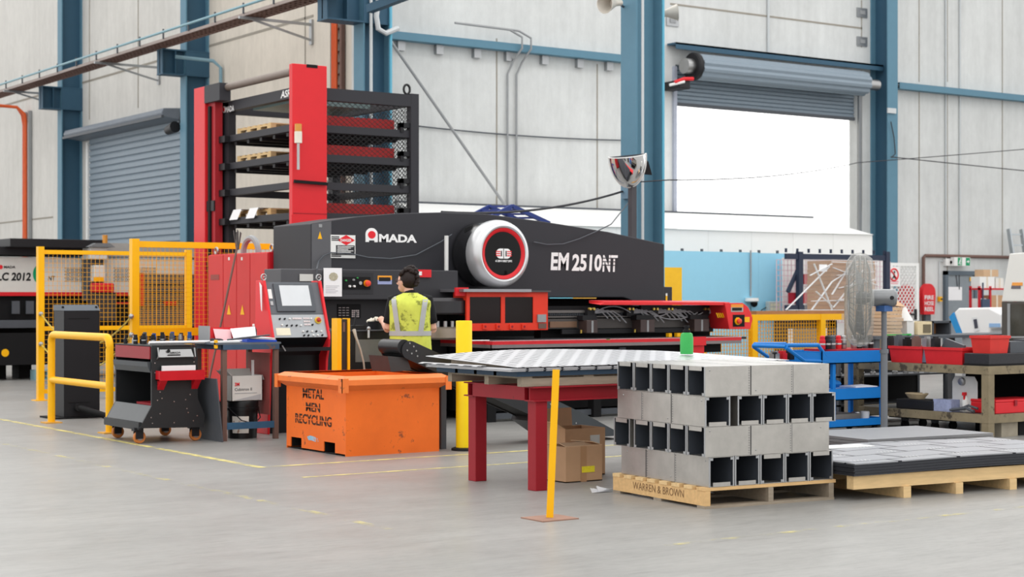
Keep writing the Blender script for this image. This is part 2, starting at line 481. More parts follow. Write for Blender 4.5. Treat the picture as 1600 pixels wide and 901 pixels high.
# ---- blue portal columns (I-sections) with crane corbels
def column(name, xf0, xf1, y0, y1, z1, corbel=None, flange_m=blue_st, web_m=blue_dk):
    """flanges face -X / +X, the web stands between them"""
    b = MB(); ym = (y0+y1)/2
    b.box(xf0, xf0+.03, y0, y1, 0, z1); b.box(xf1-.03, xf1, y0, y1, 0, z1)
    o = struct(b.build(name, flange_m))
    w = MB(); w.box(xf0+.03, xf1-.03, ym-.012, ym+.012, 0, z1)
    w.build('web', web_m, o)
    if corbel:
        cz0, cz1, L = corbel
        k = MB()
        k.box(xf0-L, xf1, y0-.02, y1+.02, cz0-.03, cz0); k.box(xf0-L, xf1, y0-.02, y1+.02, cz1, cz1+.03)
        k.box(xf0-L, xf0, ym-.02, ym+.02, cz0, cz1)
        k.box(xf0-L, xf0-L+.02, y0, y1, cz0, cz1)
        k.box(xf0-L*.45, xf0-L*.45+.02, y0, y1, cz0, cz1)
        k.box(xf0, xf1, y0-.015, y0, cz0, cz1)
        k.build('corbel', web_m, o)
    return o
XC = 15.34
def ycol(px): return PX(px, 100, XC).y
c0 = ycol(93)
column('steel_column', XC, XW, c0-.15, c0+.15, 13, (XP(90, 165, XC-.3)[1], XP(90, 133, XC-.3)[1], .5))
c1 = ycol(286)
column('steel_column', XC, XW, c1-.15, c1+.15, 13, (XP(280, 112, XC-.3)[1], XP(280, 76, XC-.3)[1], .55))
c2 = ycol(556)-.1
column('steel_column', XC, XW, c2-.18, c2+.18, 13, (XP(560, 35, XC)[1], XP(560, -40, XC)[1], .75))
p = PX(970, 200, 16.0); q = PX(994, 200, 16.0)
CX, CY0, CY1 = 16.0, q.y, p.y
column('steel_column', CX, CX+.5, CY0, CY1, 13, None, blue_st, blue_st)
b = MB(); 
X1 = PY(1387, 200, YW-.55).x
b.box(X1, X1+.34, YW-.55, YW-.52, 0, 13); b.box(X1, X1+.34, YW-.03, YW, 0, 13)
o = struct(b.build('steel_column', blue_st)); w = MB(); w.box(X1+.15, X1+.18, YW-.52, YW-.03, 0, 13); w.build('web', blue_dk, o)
# back-wall girt beams
for i, (pa, pb) in enumerate((((604, 55), (1010, 100)), ((1400, 134), (2100, 199)))):
    a, c = PY(*pa, YW-.12), PY(*pb, YW-.12); b = MB()
    z = a.z
    b.box(a.x, c.x, YW-.24, YW-.02, z-.075, z-.06); b.box(a.x, c.x, YW-.24, YW-.02, z+.06, z+.075); b.box(a.x, c.x, YW-.24, YW-.225, z-.06, z+.06)
    o = struct(b.build('wall_beam', blue_st))
    if i == 0:
        for px in (632, 692, 751, 801, 857, 912, 958):
            k = MB(); xx = PY(px, 65, YW-.2).x; k.box(xx-.08, xx+.08, YW-.1, YW, z-.26, z-.08); k.build('fixing_cleat', galv_ed, o)
# panel lifting plates near the roller door
for px, py in ((1346, 20), (1346, 65), (1050, 33)):
    a = PY(px, py, YW); b = MB(); b.box(a.x-.17, a.x+.17, YW-.03, YW, a.z-.11, a.z+.11)
    o = tag(b.build('wall_plate', galv_ed), 'galvanised fixing plate on concrete wall ' + {20: 'above the roller door, upper of two', 65: 'above the roller door, lower of two', 33: 'beside the blue column with the dome mirror'}[py], 'plate')
    k = MB(); k.box(a.x-.08, a.x+.08, YW-.045, YW-.03, a.z-.045, a.z+.045); k.build('clamp', grey, o)

# ---- roller door in the back wall (half open)
d = bpy.data.objects.new('door_1', None); COL.objects.link(d); d.location = ((DX0+DX1)/2, YW, 0); d['kind'] = 'structure'
zc = PY(1200, 172, YW).z
def slats(mb, axis, c, a0, a1, z0, z1, pitch, t):
    n = max(1, round((z1-z0)/pitch)); prof = []
    for i in range(n):
        za = z0+(z1-z0)*i/n; zb = z0+(z1-z0)*(i+1)/n; h = zb-za
        prof += [(c, za), (c-t, za+h*.18), (c-t, za+h*.8), (c, za+h*.93)]
    prof += [(c, z1), (c+.02, z1), (c+.02, z0)]
    if axis == 'x': mb.prism(prof, 'X', a0, a1)
    else: mb.prism([(p_[0], p_[1]) for p_ in prof], 'Y', a0, a1)
b = MB(); slats(b, 'x', YW+.12, DX0, DX1, zc, 6.62, .085, .03); b.build('curtain', slat_m, d)
b = MB(); b.box(DX0, DX1, YW+.06, YW+.14, zc-.06, zc+.01); b.build('bottom_rail', grey_dk, d)
zr = PY(1060, 108, YW-.3).z+.07; rr = .285
prof = []
b = MB()
n = 30; pts = []
for i in range(n):
    a = 2*PI*i/n; r_ = rr if i % 3 else rr-.028
    pts.append((YW-.4+r_*math.cos(a), zr+r_*math.sin(a)))
b.prism(pts, 'X', DX0+.25, DX1-.2); b.build('curtain_roll', slat_m, d)
b = MB(); b.tube([(DX0-.1, YW-.4, zr), (DX0+.25, YW-.4, zr)], .17, 16); b.tube([(DX1-.2, YW-.4, zr), (DX1+.25, YW-.4, zr)], .13, 16); b.build('axle', steel, d)
b = MB(); b.lathe([(.27, 0), (.30, .03), (.30, .12), (.2, .14)], (DX0+.1, YW-.4, zr), (1, 0, 0)); b.build('end_plate', black, d)
for xx in (DX0-.09, DX1+.01):
    b = MB(); b.box(xx, xx+.09, YW-.06, YW+.1, 0, 6.5); b.build('guide', galv_ed if xx > 25 else M('guide_paint', (170, 176, 190), .5), d)
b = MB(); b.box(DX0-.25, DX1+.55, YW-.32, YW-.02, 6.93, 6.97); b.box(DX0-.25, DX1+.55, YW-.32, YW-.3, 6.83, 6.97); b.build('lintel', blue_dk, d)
a = PY(1063, 130, YW-.5)
t = thing('door_motor', 'small chain motor with red cable beside rolled-up door', 'motor', (a.x, YW-.5, a.z))
b = MB(); b.box(a.x-.1, a.x+.2, YW-.6, YW-.02, a.z-.12, a.z+.06); b.build('gearbox', black, t, bevel=.02)
b = MB(); b.tube([(a.x-.2, YW-.55, a.z+.0), (a.x+.0, YW-.62, a.z+.08), (a.x+.25, YW-.62, a.z+.1)], .04, 8); b.build('cable', red, t)
b = MB(); b.tube([(a.x-.3, YW-.5, a.z-.06), (a.x, YW-.64, a.z+.02)], .03, 8); b.build('conduit', white, t)

# ---- closed roller door in the side wall
d = bpy.data.objects.new('door_2', None); COL.objects.link(d); d.location = (XW, 39.2, 0); d['kind'] = 'structure'
ya, yb = 36.3, 42.15
b = MB(); slats(b, 'y', XW-.02, ya, yb, 0, 5.75, .155, .035); b.build('curtain', slat_m, d)
hz = PX(275, 165, XW-.45).z; hz0 = hz-.2
b = MB(); b.prism([(XW-.5, hz0), (XW, hz0-.06), (XW, hz+.03), (XW-.5, hz), (XW-.55, hz-.1)], 'Y', ya, yb+.55); b.build('roll_hood', M('hood_paint', (120, 128, 138), .45), d, bevel=.02)
b = MB(); b.box(XW-.56, XW-.5, ya-.02, yb+.58, hz0-.02, hz0+.04); b.build('hood_lip', grey_dk, d)
for yy in (yb, ya-.12):
    b = MB(); b.box(XW-.1, XW, yy, yy+.12, 0, 5.5); b.build('guide', white if yy > 40 else blue_st, d)
a = PX(271, 200, XW-.6)
t = thing('floodlight', 'small black floodlight with silver lens hanging beside closed roller door', 'light', tuple(a))
b = MB(); b.tube([a+Vector((0, .3, -.03)), a+Vector((0, -.1, .02))], [.10, .13], 14); b.build('housing', black, t)
b = MB(); b.tube([a+Vector((0, .31, -.03)), a+Vector((0, .28, -.03))], [.08, .095], 14); b.build('lens', steel, t)
b = MB(); b.tube([a+Vector((.1, -.1, .1)), a+Vector((.2, 0, .6)), a+Vector((.57, 0, .9))], .02, 6); b.build('bracket', black, t)

# ---- personnel exit door
a, q = PY(1473, 426, YW), PY(1523, 430, YW)
d = bpy.data.objects.new('door_3', None); COL.objects.link(d); d.location = ((a.x+q.x)/2, YW, 0); d['kind'] = 'structure'
b = MB(); b.box(a.x+.1, q.x-.1, YW-.05, YW-.01, 0, 2.06); b.build('leaf', M('door_grey', (136, 144, 150), .6), d)
b = MB()
b.box(a.x, a.x+.1, YW-.09, YW, 0, 2.16); b.box(q.x-.1, q.x, YW-.09, YW, 0, 2.16); b.box(a.x, q.x, YW-.09, YW, 2.06, 2.16); b.build('frame', M('door_frame_grey', (92, 104, 114), .6), d)
b = MB(); ypl(b, 1481, 448, 1503, 469, YW-.05); tag(b.build('paper_notice', paper), 'white paper notice taped to the grey exit door', 'notice')
b = MB(); b.tube([PY(1494, 430, YW-.06), PY(1496, 447, YW-.06)], .012, 6); b.tube([PY(1499, 430, YW-.06), PY(1499, 452, YW-.06)], .012, 6); b.build('closer_arm', grey_dk, d)
b = MB(); ypl(b, 1515, 433, 1518, 439, YW-.06, .02); b.build('sensor', yellow, d)

# ---- white lean-to enclosure along the back wall
WX0, WX1 = 16.6, PY(1363, 362, 26.5).x
zr_, zf = 3.33, PY(1042, 357, 26.5).z
roofm = M('white_sheeting', (238, 238, 236), .5, var=0.01)
t = thing('lean_to', 'long white sheeted lean-to standing under the open roller door', 'enclosure', ((WX0+WX1)/2, 27.2, 0))
b = MB(); b.box(WX0, WX1, 26.5, 26.56, 0, zf); b.build('front_panel', roofm, t)
xr = PY(1270, 345, 28.0).x
b = MB(); b.add([(WX0, 26.45, zf), (WX1, 26.45, zf), (xr, 28.0, zr_), (WX0, 28.0, zr_)], [(0, 1, 2, 3)]); b.add([(WX1, 26.45, zf), (WX1, 28.0, zf), (xr, 28.0, zr_)], [(0, 1, 2)]); b.build('roof_sheet', roofm, t)
b = MB(); b.box(WX0, xr, 27.97, 28.03, zr_-.02, zr_+.03); b.build('ridge_flashing', grey_dk, t)
for i in range(9):
    x = WX0+1.2*(i+.5)
    b = MB(); b.box(x-.004, x+.004, 26.495, 26.5, 0, zf); b.build('panel_joint', M('sheet_joint', (228, 228, 226), .6), t)

# ---- cable tray along the side wall
trm = M('tray_rust', (122, 92, 82), .7, var=.12)
p0, p1 = PX(-40, 162, 14.6), PX(540, -42, 14.6)
zt = PX(200, 82, 14.6).z
t = thing('cable_tray', 'long perforated brown cable tray running up the side wall', 'cable tray', (14.6, 40, zt))
L0, L1 = p1.y-2, p0.y+1
b = MB(); b.box(14.42, 14.44, L0, L1, zt-.06, zt+.0); b.box(14.86, 14.88, L0, L1, zt-.06, zt+.0); b.build('side_rail', M('tray_galv', (150, 136, 130), .5), t)
b = MB(); y = L0
while y < L1:
    b.box(14.44, 14.86, y, y+.09, zt-.06, zt-.05); y += .2
for x in (14.44, 14.55, 14.64, 14.75, 14.83): b.box(x, x+.03, L0, L1, zt-.065, zt-.055)
b.build('perforated_bed', trm, t)
b = MB()
for i in range(5): b.tube([(14.5+.07*i, L0, zt-.02), (14.5+.07*i, L1, zt-.02)], .03, 6)
b.build('cable_run', M('cable_sheath', (70, 56, 52), .7), t)
b = MB(); b.tube([(14.40, L0, zt+.13), (14.40, L1, zt+.13)], .028, 8); b.build('air_pipe', M('air_pipe_blue', (120, 160, 172), .4), t)
b = MB(); y = L0+.5
while y < L1: b.box(14.385, 14.415, y, y+.03, zt-.02, zt+.19); y += 1.3
b.build('pipe_bracket_rib', grey_dk, t)
for px, py in ((180, 100), (35, 155), (410, 38)):
    yy = PX(px, py, 14.8).y
    b = MB(); b.bar((14.3, yy, zt-.1), (XW, yy, zt-.1), .06, .05); b.bar((14.6, yy, zt-.12), (XW, yy, zt-.42), .04, .04); b.box(XW-.05, XW, yy-.05, yy+.05, zt-.5, zt); b.build('bracket', galv_ed, t)
# orange mains cables dropping at the far end
p = PX(42, 150, XW-.1)
t = thing('cable_drop', 'orange mains cables dropping down the wall from the cable tray', 'cables', (XW-.1, p.y, 0))
b = MB()
for i in range(3): b.tube([(14.95, p.y+.3, zt-.16), (XW-.35, p.y+.1, zt-.2), (XW-.16, p.y+.1*i, zt-.4), (XW-.12, p.y+.09*i, zt-.7), (XW-.12, p.y+.09*i, 0.5)], .045, 7)
b.build('cable_run', cord_m, t)
b = MB(); b.box(XW-.11, XW-.012, p.y-.16, p.y-.06, 0.4, zt-.3); b.box(XW-.11, XW-.012, p.y+.27, p.y+.34, .4, zt-.3); b.build('channel', galv_ed, t)
# cable ladder with orange cables near the corner column
p = PX(531, 100, XW-.12)
t = thing('cable_ladder', 'upright cable ladder carrying orange cables beside the corner column', 'cable ladder', (XW-.1, p.y, 2))
b = MB(); b.box(XW-.1, XW-.02, p.y-.02, p.y+.05, 2.4, 9); b.box(XW-.1, XW-.02, p.y+.36, p.y+.42, 2.4, 9)
z = 2.5
while z < 9: b.box(XW-.06, XW-.02, p.y, p.y+.4, z, z+.03); z += .22
b.build('ladder_frame', brown_m, t)
b = MB()
for i in range(3): b.tube([(XW-.12, p.y+.14+.07*i, 2.4), (XW-.12, p.y+.14+.07*i, 9)], .03, 6)
b.build('cable_run', cord_m, t)
# conduits on walls and columns
def pipe(name, pts, r, m, label, cat='conduit', group=None):
    b = MB(); b.tube(pts, r, 8); return tag(b.build(name, m), label, cat, group)
yq = c2-.25
pipe('conduit_pipe', [(XC+.12, c2-.25, 0.1), (XC+.12, c2-.25, 11)], .03, pipe_m, 'grey conduit running up the web of the corner column')
pipe('conduit_pipe', [(XW-.02, c2-.24, 0.1), (XW-.02, c2-.24, 11)], .03, cyan_m, 'pale cyan pipe running up the far flange of the corner column')
pipe('conduit_pipe', [(XW-.05, c2+.42, 1.0), (XW-.05, c2+.42, 9.5)], .025, cyan_m, 'thin cyan pipe between cable ladder and corner column')
pipe('conduit_pipe', [(XW-.07, c1-.9, 0.3), (XW-.07, c1-.9, zt-.5), (XW-.2, c1-.8, zt-.35), (14.9, c1-.6, zt-.3)], .04, M('conduit_blue', (120, 152, 166), .5), 'bluish conduit curving from cable tray down past the closed roller door')
pipe('conduit_pipe', [(CX+.1, CY0-.03, 0.1), (CX+.1, CY0-.03, 11)], .022, pipe_m, 'white conduit running up the column behind the dome mirror')
pipe('conduit_pipe', [(CX+.5, CY0-.03, 0.1), (CX+.5, CY0-.03, 11)], .022, cyan_m, 'cyan pipe on the far flange of the dome mirror column')
for i, (px, lab) in enumerate(((793, 'first'), (807, 'second'))):
    x = PY(px, 200, YW-.05).x; xt = PY(px+17, 75, YW-.2).x
    zb = PY(790, 68, YW-.1).z
    pipe('conduit_pipe', [(x, YW-.05, 0.5), (x, YW-.05, zb-.6), (x+.1, YW-.1, zb-.35), (xt, YW-.33, zb-.1), (xt, YW-.33, zb+.12), (xt-.3, YW-.33, zb+.24), (xt-1.6, YW-.33, zb+.26)], .022, grey, f'thin grey conduit with swan neck over blue girt, {lab} from the corner column', 'conduit')
x = PY(1201, 60, YW-.04).x
pipe('conduit_pipe', [(x, YW-.03, 6.98), (x, YW-.03, 12)], .03, pipe_m, 'white conduit rising from the lintel above the roller door')
for px, lab in ((1478, 'dropping to the junction box beside the exit sign'), (1500, 'dropping to the top of the exit sign')):
    x = PY(px, 200, YW-.03).x; zb = PY(px, 412, YW).z
    pipe('conduit_pipe', [(x, YW-.03, zb), (x, YW-.03, 12)], .025, pipe_m, 'white conduit '+lab)
a, q = PY(1443, 399, YW-.06), PY(1640, 402, YW-.06)
pipe('water_pipe', [(a.x, YW-.06, .8), (a.x, YW-.06, a.z-.05), (a.x+.06, YW-.06, a.z), (q.x, YW-.06, a.z)], .04, brown_m, 'rusty brown water pipe over the exit door feeding the hose reel', 'pipe')
# diagonal wall brace and stay at the corner
a, q = PY(592, 38, YW-.6), PY(790, 322, YW-.6)
pipe('brace_rod', [(a.x, YW-.6, a.z), (q.x, YW-.6, q.z)], .03, grey, 'long diagonal grey brace rod crossing the concrete wall from the corner column', 'brace')
a, q = PX(577, 14, XC-.6), PY(690, -28, 24)
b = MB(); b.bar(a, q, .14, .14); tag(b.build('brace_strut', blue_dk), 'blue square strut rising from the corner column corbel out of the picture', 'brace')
pipe('looped_hose', [PY(*p_, YW-1.3) for p_ in ((592, -5), (588, 25), (591, 45), (603, 52), (622, 44))], .05, pipe_m, 'looped white conduit hanging at the corner column corbel', 'conduit')
# wall cable
w0 = PY(655, 197, YW-.04); w1 = PY(975, 219, YW-.04)
pipe('wall_cable', sag(w0, w1, .05), .014, grey_dk, 'thin dark cable strung across concrete wall beside the storage tower', 'cable')
# ================================================================== LEFT SIDE OF THE HALL
# ---- yellow hoop rail
t = thing('guard_rail', 'yellow tubular hoop guard rail bolted down in front of the tall black cabinet', 'guard rail', (7.0, 18.93, 0))
ry0, ry1, rh = 18.0, 19.87, 1.06
for y in (ry0, ry1):
    b = MB(); b.tube([(7.0, y, .01), (7.0, y, rh-.1)], .044, 14); b.build('post', yellow, t)
    b = MB(); b.box(6.9, 7.1, y-.1, y+.1, 0, .014); b.build('base_plate', M('worn_yellow', (214, 160, 70), .6), t)
b = MB()
b.tube([(7.0, ry0, rh-.12)]+[(7.0, ry0+.09-.09*math.cos(a), rh-.09+.09*math.sin(a)-.0) for a in (0, .4, .8, 1.2, PI/2)]+[(7.0, ry1-.09+.09*math.sin(a), rh-.09+.09*math.cos(a)) for a in (0, .4, .8, 1.2, PI/2)]+[(7.0, ry1, rh-.12)], .044, 14)
b.build('top_rail', yellow, t)
b = MB(); b.tube([(7.0, ry0, .52), (7.0, ry1, .52)], .04, 14); b.build('mid_rail', yellow, t)

# ---- tall black cabinet with sloping lid
a, q = G(93, 653), G(156, 652)
bx0, by0 = a.x, 20.45; bx1 = PY(156, 600, 20.45).x; bz = PY(120, 485, 20.45).z; bzt = PY(120, 476, 20.6).z
t = thing('control_cabinet', 'tall black steel cabinet with sloping grey lid behind the yellow hoop rail', 'cabinet', ((bx0+bx1)/2, 20.6, 0))
b = MB(); b.box(bx0, bx1, by0, by0+.36, 0.02, bz); b.build('body', black, t, bevel=.006)
b = MB(); b.prism([(by0-.005, bz), (by0+.365, bz), (by0+.365, bzt), (by0+.1, bzt)], 'X', bx0-.004, bx1+.004); b.build('lid', M('lid_grey', (78, 86, 94), .4), t)
for px in (99, 151):
    p = PY(px, 480, by0+.04); b = MB(); b.ball((p.x, p.y+.015, p.z), .018, 8, 6); b.build('lid_bolt', matt, t)
b = MB(); b.box(bx0-.15, bx1+.1, by0-.05, by0+.45, 0, .02); b.build('base_plate', matt, t)
p = PY(121, 636, by0)
b = MB(); b.tube([(p.x, by0+.02, p.z), (p.x, by0-.08, p.z)], .05, 12); b.build('gland', rubber, t)
b = MB(); b.tube([(p.x, by0-.05, p.z), (p.x+.1, by0-.14, p.z-.04), (p.x+.3, by0-.2, p.z-.11), (p.x+.55, by0-.2, .06), (p.x+.9, by0-.2, .045)], .04, 10); b.build('hose', rubber, t)
for py in (497, 628):
    b = MB(); ypl(b, 107, py, 140, py+1, by0, .004); b.build('slot', matt, t)

# ---- yellow mesh fences
ywire = M('yellow_wire', (236, 168, 20), .45, var=.02)
YF = 24.3
t = thing('mesh_fence', 'yellow wire mesh fence panel in front of the pale laser cutting machine', 'fence', (9.5, YF, 0))
fx = [YP(63, 500, YF)[0], YP(294, 500, YF)[0]]
for x, py in zip(fx, (385, 390)):
    b = MB(); z = PY(63 if x == fx[0] else 294, py, YF).z; b.box(x-.045, x+.045, YF-.045, YF+.045, .01, z); b.build('post', yellow, t)
    b = MB(); b.box(x-.1, x+.1, YF-.1, YF+.1, 0, .012); b.build('base_plate', yellow, t)
for z0, z1, nm in ((1.02, 1.08, 'mid_rail'), (2.14, 2.2, 'top_rail'), (.1, .16, 'bottom_rail')):
    b = MB(); b.box(fx[0]+.045, fx[1]-.045, YF-.02, YF+.02, z0, z1); b.build(nm, yellow, t)
b = MB(); wires(b, 'x', YF, fx[0]+.06, fx[1]-.06, 1.08, 2.14, .065, .0045); b.build('wire_mesh', ywire, t)
b = MB(); wires(b, 'x', YF, fx[0]+.06, fx[1]-.06, .16, 1.02, .065, .0045); b.build('wire_mesh', ywire, t)
YG = 21.0
t = thing('mesh_fence', 'yellow wire mesh fence panel beside red electrical cabinets, standing before another fence', 'fence', (9.7, YG, 0))
gx = [YP(210, 500, YG)[0], YP(458, 500, YG)[0]]
for x in gx:
    b = MB(); b.box(x-.05, x+.05, YG-.05, YG+.05, .01, 2.27); b.build('post', yellow, t)
    b = MB(); b.box(x-.1, x+.1, YG-.1, YG+.1, 0, .012); b.build('base_plate', yellow, t)
for z0, z1, nm in ((1.0, 1.1, 'mid_rail'), (2.16, 2.24, 'top_rail'), (.1, .16, 'bottom_rail')):
    b = MB(); b.box(gx[0]+.05, gx[1]-.05, YG-.025, YG+.025, z0, z1); b.build(nm, yellow, t)
b = MB(); wires(b, 'x', YG, gx[0]+.06, gx[1]-.06, 1.1, 2.16, .06, .0045); b.build('wire_mesh', ywire, t)
b = MB(); wires(b, 'x', YG, gx[0]+.06, gx[1]-.06, .16, 1.0, .06, .0045); b.build('wire_mesh', ywire, t)
# chains from post to post
chain_m = M('chain_yellow', (196, 172, 70), .5, var=.2, scale=40)
for (py0, py1, lab) in ((490, 494, 'upper'), (537, 523, 'lower')):
    a = PY(64, py0, YF-.07); q = PX(207, py1, gx[0]-.08)
    q = Vector((gx[0]-.07, YG-.07, q.z))
    t = thing('barrier_chain', f'yellow and black barrier chain strung between two fence posts, {lab} of two', 'chain', tuple((a+q)/2), 0, 'barrier chains')
    b = MB(); pts = sag(a, q, .42, 60)
    for i in range(60):
        dirv = (pts[i+1]-pts[i]).normalized(); mid = (pts[i]+pts[i+1])/2
        b.bar(mid-dirv*.042, mid+dirv*.042, .022 if i % 2 else .008, .008 if i % 2 else .022)
    b.build('chain_link', chain_m, t)
    for e in (a, q):
        b = MB(); b.ball(e, .035, 8, 6); b.build('hook', steel, t)

# ---- laser cutting machine behind the fence
YL = 31.0
t = thing('laser_cutter', 'long pale grey laser cutting machine with red stripe behind the yellow fence', 'machine', (11.8, YL+1, 0))
lx0, lx1 = 8.2, PY(318, 420, YL).x
zt_, zs1, zs0 = PY(0, 401, YL).z, PY(0, 456, YL).z, PY(0, 462, YL).z
xm = PY(140, 430, YL).x
b = MB(); b.box(lx0, PY(318, 430, YL).x, YL, YL+1.5, zs0, zt_); b.build('body', cream, t, bevel=.02)
b = MB(); b.box(lx0, PY(200, 430, YL).x, YL-.012, YL, zs0, zs1); b.build('red_stripe', red, t)
b = MB(); b.box(lx0, PY(135, 420, YL).x, YL-.1, YL+1.2, PY(60, 399, YL).z, PY(60, 386, YL).z); b.box(PY(5, 380, YL).x, PY(155, 380, YL).x, YL-.4, YL+1.0, PY(60, 387, YL).z, PY(60, 374, YL).z); b.build('gantry_cover', black, t, bevel=.01)
b = MB(); b.box(lx0, lx1, YL+.1, YL+1.4, .25, zs0); b.build('undercarriage', matt, t)
b = MB(); b.box(lx0, PY(60, 520, YL).x, YL-.25, YL+.1, PY(0, 512, YL).z, PY(0, 500, YL).z); b.build('table_rail', grey_dk, t)
b = MB(); b.box(lx0, PY(58, 520, YL).x, YL-.5, YL+.3, .28, PY(0, 520, YL).z); b.build('conveyor_bed', matt, t)
for px in (5, 45, 150, 230, 300):
    x = PY(px, 560, YL).x; b = MB(); b.box(x-.12, x+.12, YL+.2, YL+.6, 0, .5); b.build('foot', matt, t)
for x0, x1 in ((18, 30), (40, 52)):
    b = MB(); ypl(b, x0, 470, x1, 490, YL-.02, .03); b.build('bracket', grey_dk, t)
p = PY(8, 551, YL-.5); b = MB(); disc(b, p, NY, .07); b.build('warning_disc', yellow, t)
b = MB(); b.box(PY(155, 400, YL).x, PY(322, 400, YL).x, YL-.05, YL+.6, PY(200, 401, YL).z, PY(200, 380, YL).z); b.build('upper_beam', M('beam_grey', (170, 168, 164), .5), t)
b = MB(); b.box(PY(215, 440, YL).x, PY(322, 440, YL).x, YL-.06, YL, PY(260, 510, YL).z, PY(260, 428, YL).z); b.build('dark_bay', M('bay_grey', (96, 90, 88), .6, var=.15), t)
b = MB(); b.box(PY(216, 440, YL).x, PY(222, 440, YL).x, YL-.1, YL, PY(220, 478, YL).z, PY(220, 427, YL).z); b.build('red_post', red, t)
for z in (440, 452, 466, 474):
    b = MB(); ypl(b, 224, z, 318, z+3, YL-.06, .05); b.build('bay_rail', grey_dk, t)
for (x0, y0, x1, y1) in ((255, 470, 275, 477), (176, 472, 214, 475)):
    b = MB(); ypl(b, x0, y0, x1, y1, YL-.07, .04); b.build('red_block', red, t)
# perforated vents
vm = M('vent_black', (40, 40, 42), .8, var=0)
for x0, x1 in ((101, 135), (178, 205), (216, 244)):
    b = MB()
    A = PY(x0, 440, YL); B = PY(x1, 417, YL)
    r_, c_ = 9, round((x1-x0)/2.6)
    for i in range(r_):
        for j in range(c_):
            x = A.x+(B.x-A.x)*(j+.5*(i % 2))/c_; z = A.z+(B.z-A.z)*i/r_
            b.box(x, x+.018, YL-.004, YL, z, z+.018)
    b.build('vent_grille', vm, t)
# cutting head tower
b = MB(); A, B = PY(138, 440, YL-.4), PY(165, 440, YL-.4)
b.box(A.x, B.x, YL-.5, YL, PY(150, 405, YL-.4).z, PY(150, 386, YL-.4).z); b.box(A.x+.08, B.x-.04, YL-.5, YL, PY(150, 440, YL-.4).z, PY(150, 414, YL-.4).z); b.build('head_tower', cream, t, bevel=.02)
b = MB(); b.prism([(A.x-.06, PY(150, 386, YL-.4).z), (B.x+.12, PY(150, 386, YL-.4).z), (B.x+.02, PY(150, 380, YL-.4).z), (A.x+.08, PY(150, 380, YL-.4).z)], 'Y', YL-.58, YL+.1); b.build('head_cap', M('cap_grey', (120, 122, 124), .5), t)
b = MB(); b.box(A.x+.02, B.x+.0, YL-.3, YL, PY(150, 470, YL-.4).z, PY(150, 386, YL-.4).z); b.build('head_column', grey_dk, t)
b = MB(); b.tube([PY(164, 380, YL-.4), PY(164, 367, YL-.4)], .05, 12); b.build('beacon', M('amber_lens', (206, 140, 50), .3), t)
b = MB(); b.box(PY(146, 440, YL-.6).x, PY(176, 440, YL-.6).x, YL-.7, YL-.4, PY(160, 457, YL-.6).z, PY(160, 442, YL-.6).z); b.build('cutting_head', red, t, bevel=.03)
b = MB(); b.box(PY(146, 440, YL-.6).x, PY(180, 440, YL-.6).x, YL-.65, YL-.3, PY(160, 500, YL-.6).z, PY(160, 457, YL-.6).z); b.build('head_carriage', M('carriage_grey', (64, 60, 60), .6), t)
b = MB(); ypl(b, 146, 433, 162, 439, YL-.51, .01); b.build('warning_label', yellow, t)
ytx('LC 2012', -5, 425.5, 48, 438.5, YL, blk_txt, t, .006, .035, .12)
ytx('MADA', 6, 415, 24, 419, YL, blk_txt, t, .006, .03)
b = MB(); disc(b, PY(1, 417, YL), NY, .04, .006); b.build('logo_dot', red_txt, t)
ytx('NT', 75, 431, 86, 438, YL, blk_txt, t, .006, .02, .1)
# green ring
b = MB(); c_ = PY(64, 428, YL); R_, U_ = NY
outer = [c_+R_*.155*math.cos(a)+U_*.19*math.sin(a) for a in [PI*.35+i*PI*1.3/20 for i in range(21)]]
inner = [c_+R_*(.02+.085*math.cos(a))+U_*.125*math.sin(a) for a in [PI*.35+i*PI*1.3/20 for i in range(21)]]
off = Vector((0, -.006, 0)); vs = [p+off for p in outer+inner]; b.add(vs, [(i, i+1, 22+i, 21+i) for i in range(20)]); b.build('green_logo', green_sg, t)
b = MB(); p = G(23, 594)
p = Vector((10.4, YL-.6, 0)); tt = tag(MB().box(p.x, p.x+.26, p.y, p.y+.25, 0, .02).box(p.x, p.x+.26, p.y+.22, p.y+.25, .02, .16).box(p.x, p.x+.03, p.y, p.y+.22, .02, .16).box(p.x+.23, p.x+.26, p.y, p.y+.22, .02, .16).box(p.x, p.x+.26, p.y, p.y+.25, .16, .18).build('foot_pedal', M('pale_teal', (130, 168, 176), .5)), 'pale teal foot pedal guard on floor under the laser cutter', 'pedal')

# ---- sheet storage tower
TX0, TY0 = 12.0, 24.0
pl = PY(457, 101, TY0).x; pr = PY(511, 101, TY0).x; pz = PY(484, 101, TY0).z
t = thing('storage_tower', 'tall black and red sheet storage tower with mesh sides behind the machines', 'storage tower', (13.2, 26.2, 0))
b = MB(); b.box(pl, pr, TY0, TY0+.12, .02, pz); b.build('mast', red, t, bevel=.01)
b = MB(); ypl(b, 479, 101, 496, 106, TY0, .006); b.build('cable_slot', matt, t)
b = MB(); ypl(b, 458, 333, 511, 334, TY0, .006); b.build('mast_seam', red_dk, t)
b = MB(); b.box(pl-.02, pl+.02, TY0-.01, TY0+.05, .02, PY(457, 335, TY0).z); b.build('mast_flange', red, t)
TYb = 28.2
yl = PX(303, 137, pl).y
yl2 = PX(320, 137, pl).y
zl = PX(310, 137, pl).z
b = MB(); b.box(pl, pl+.3, yl2, yl, .02, zl); b.build('mast', red, t, bevel=.01)
b = MB(); b.box(pl-.01, pl+.2, yl2-.62, yl2, zl-.3, zl); b.build('motor_cover', charcoal, t)
b = MB(); b.box(pl+.06, pl+.2, PX(336, 300, pl+.06).y, yl2-.001, .02, zl-.3); b.build('mast_web', M('mast_shadow_red', (170, 40, 48), .5), t)
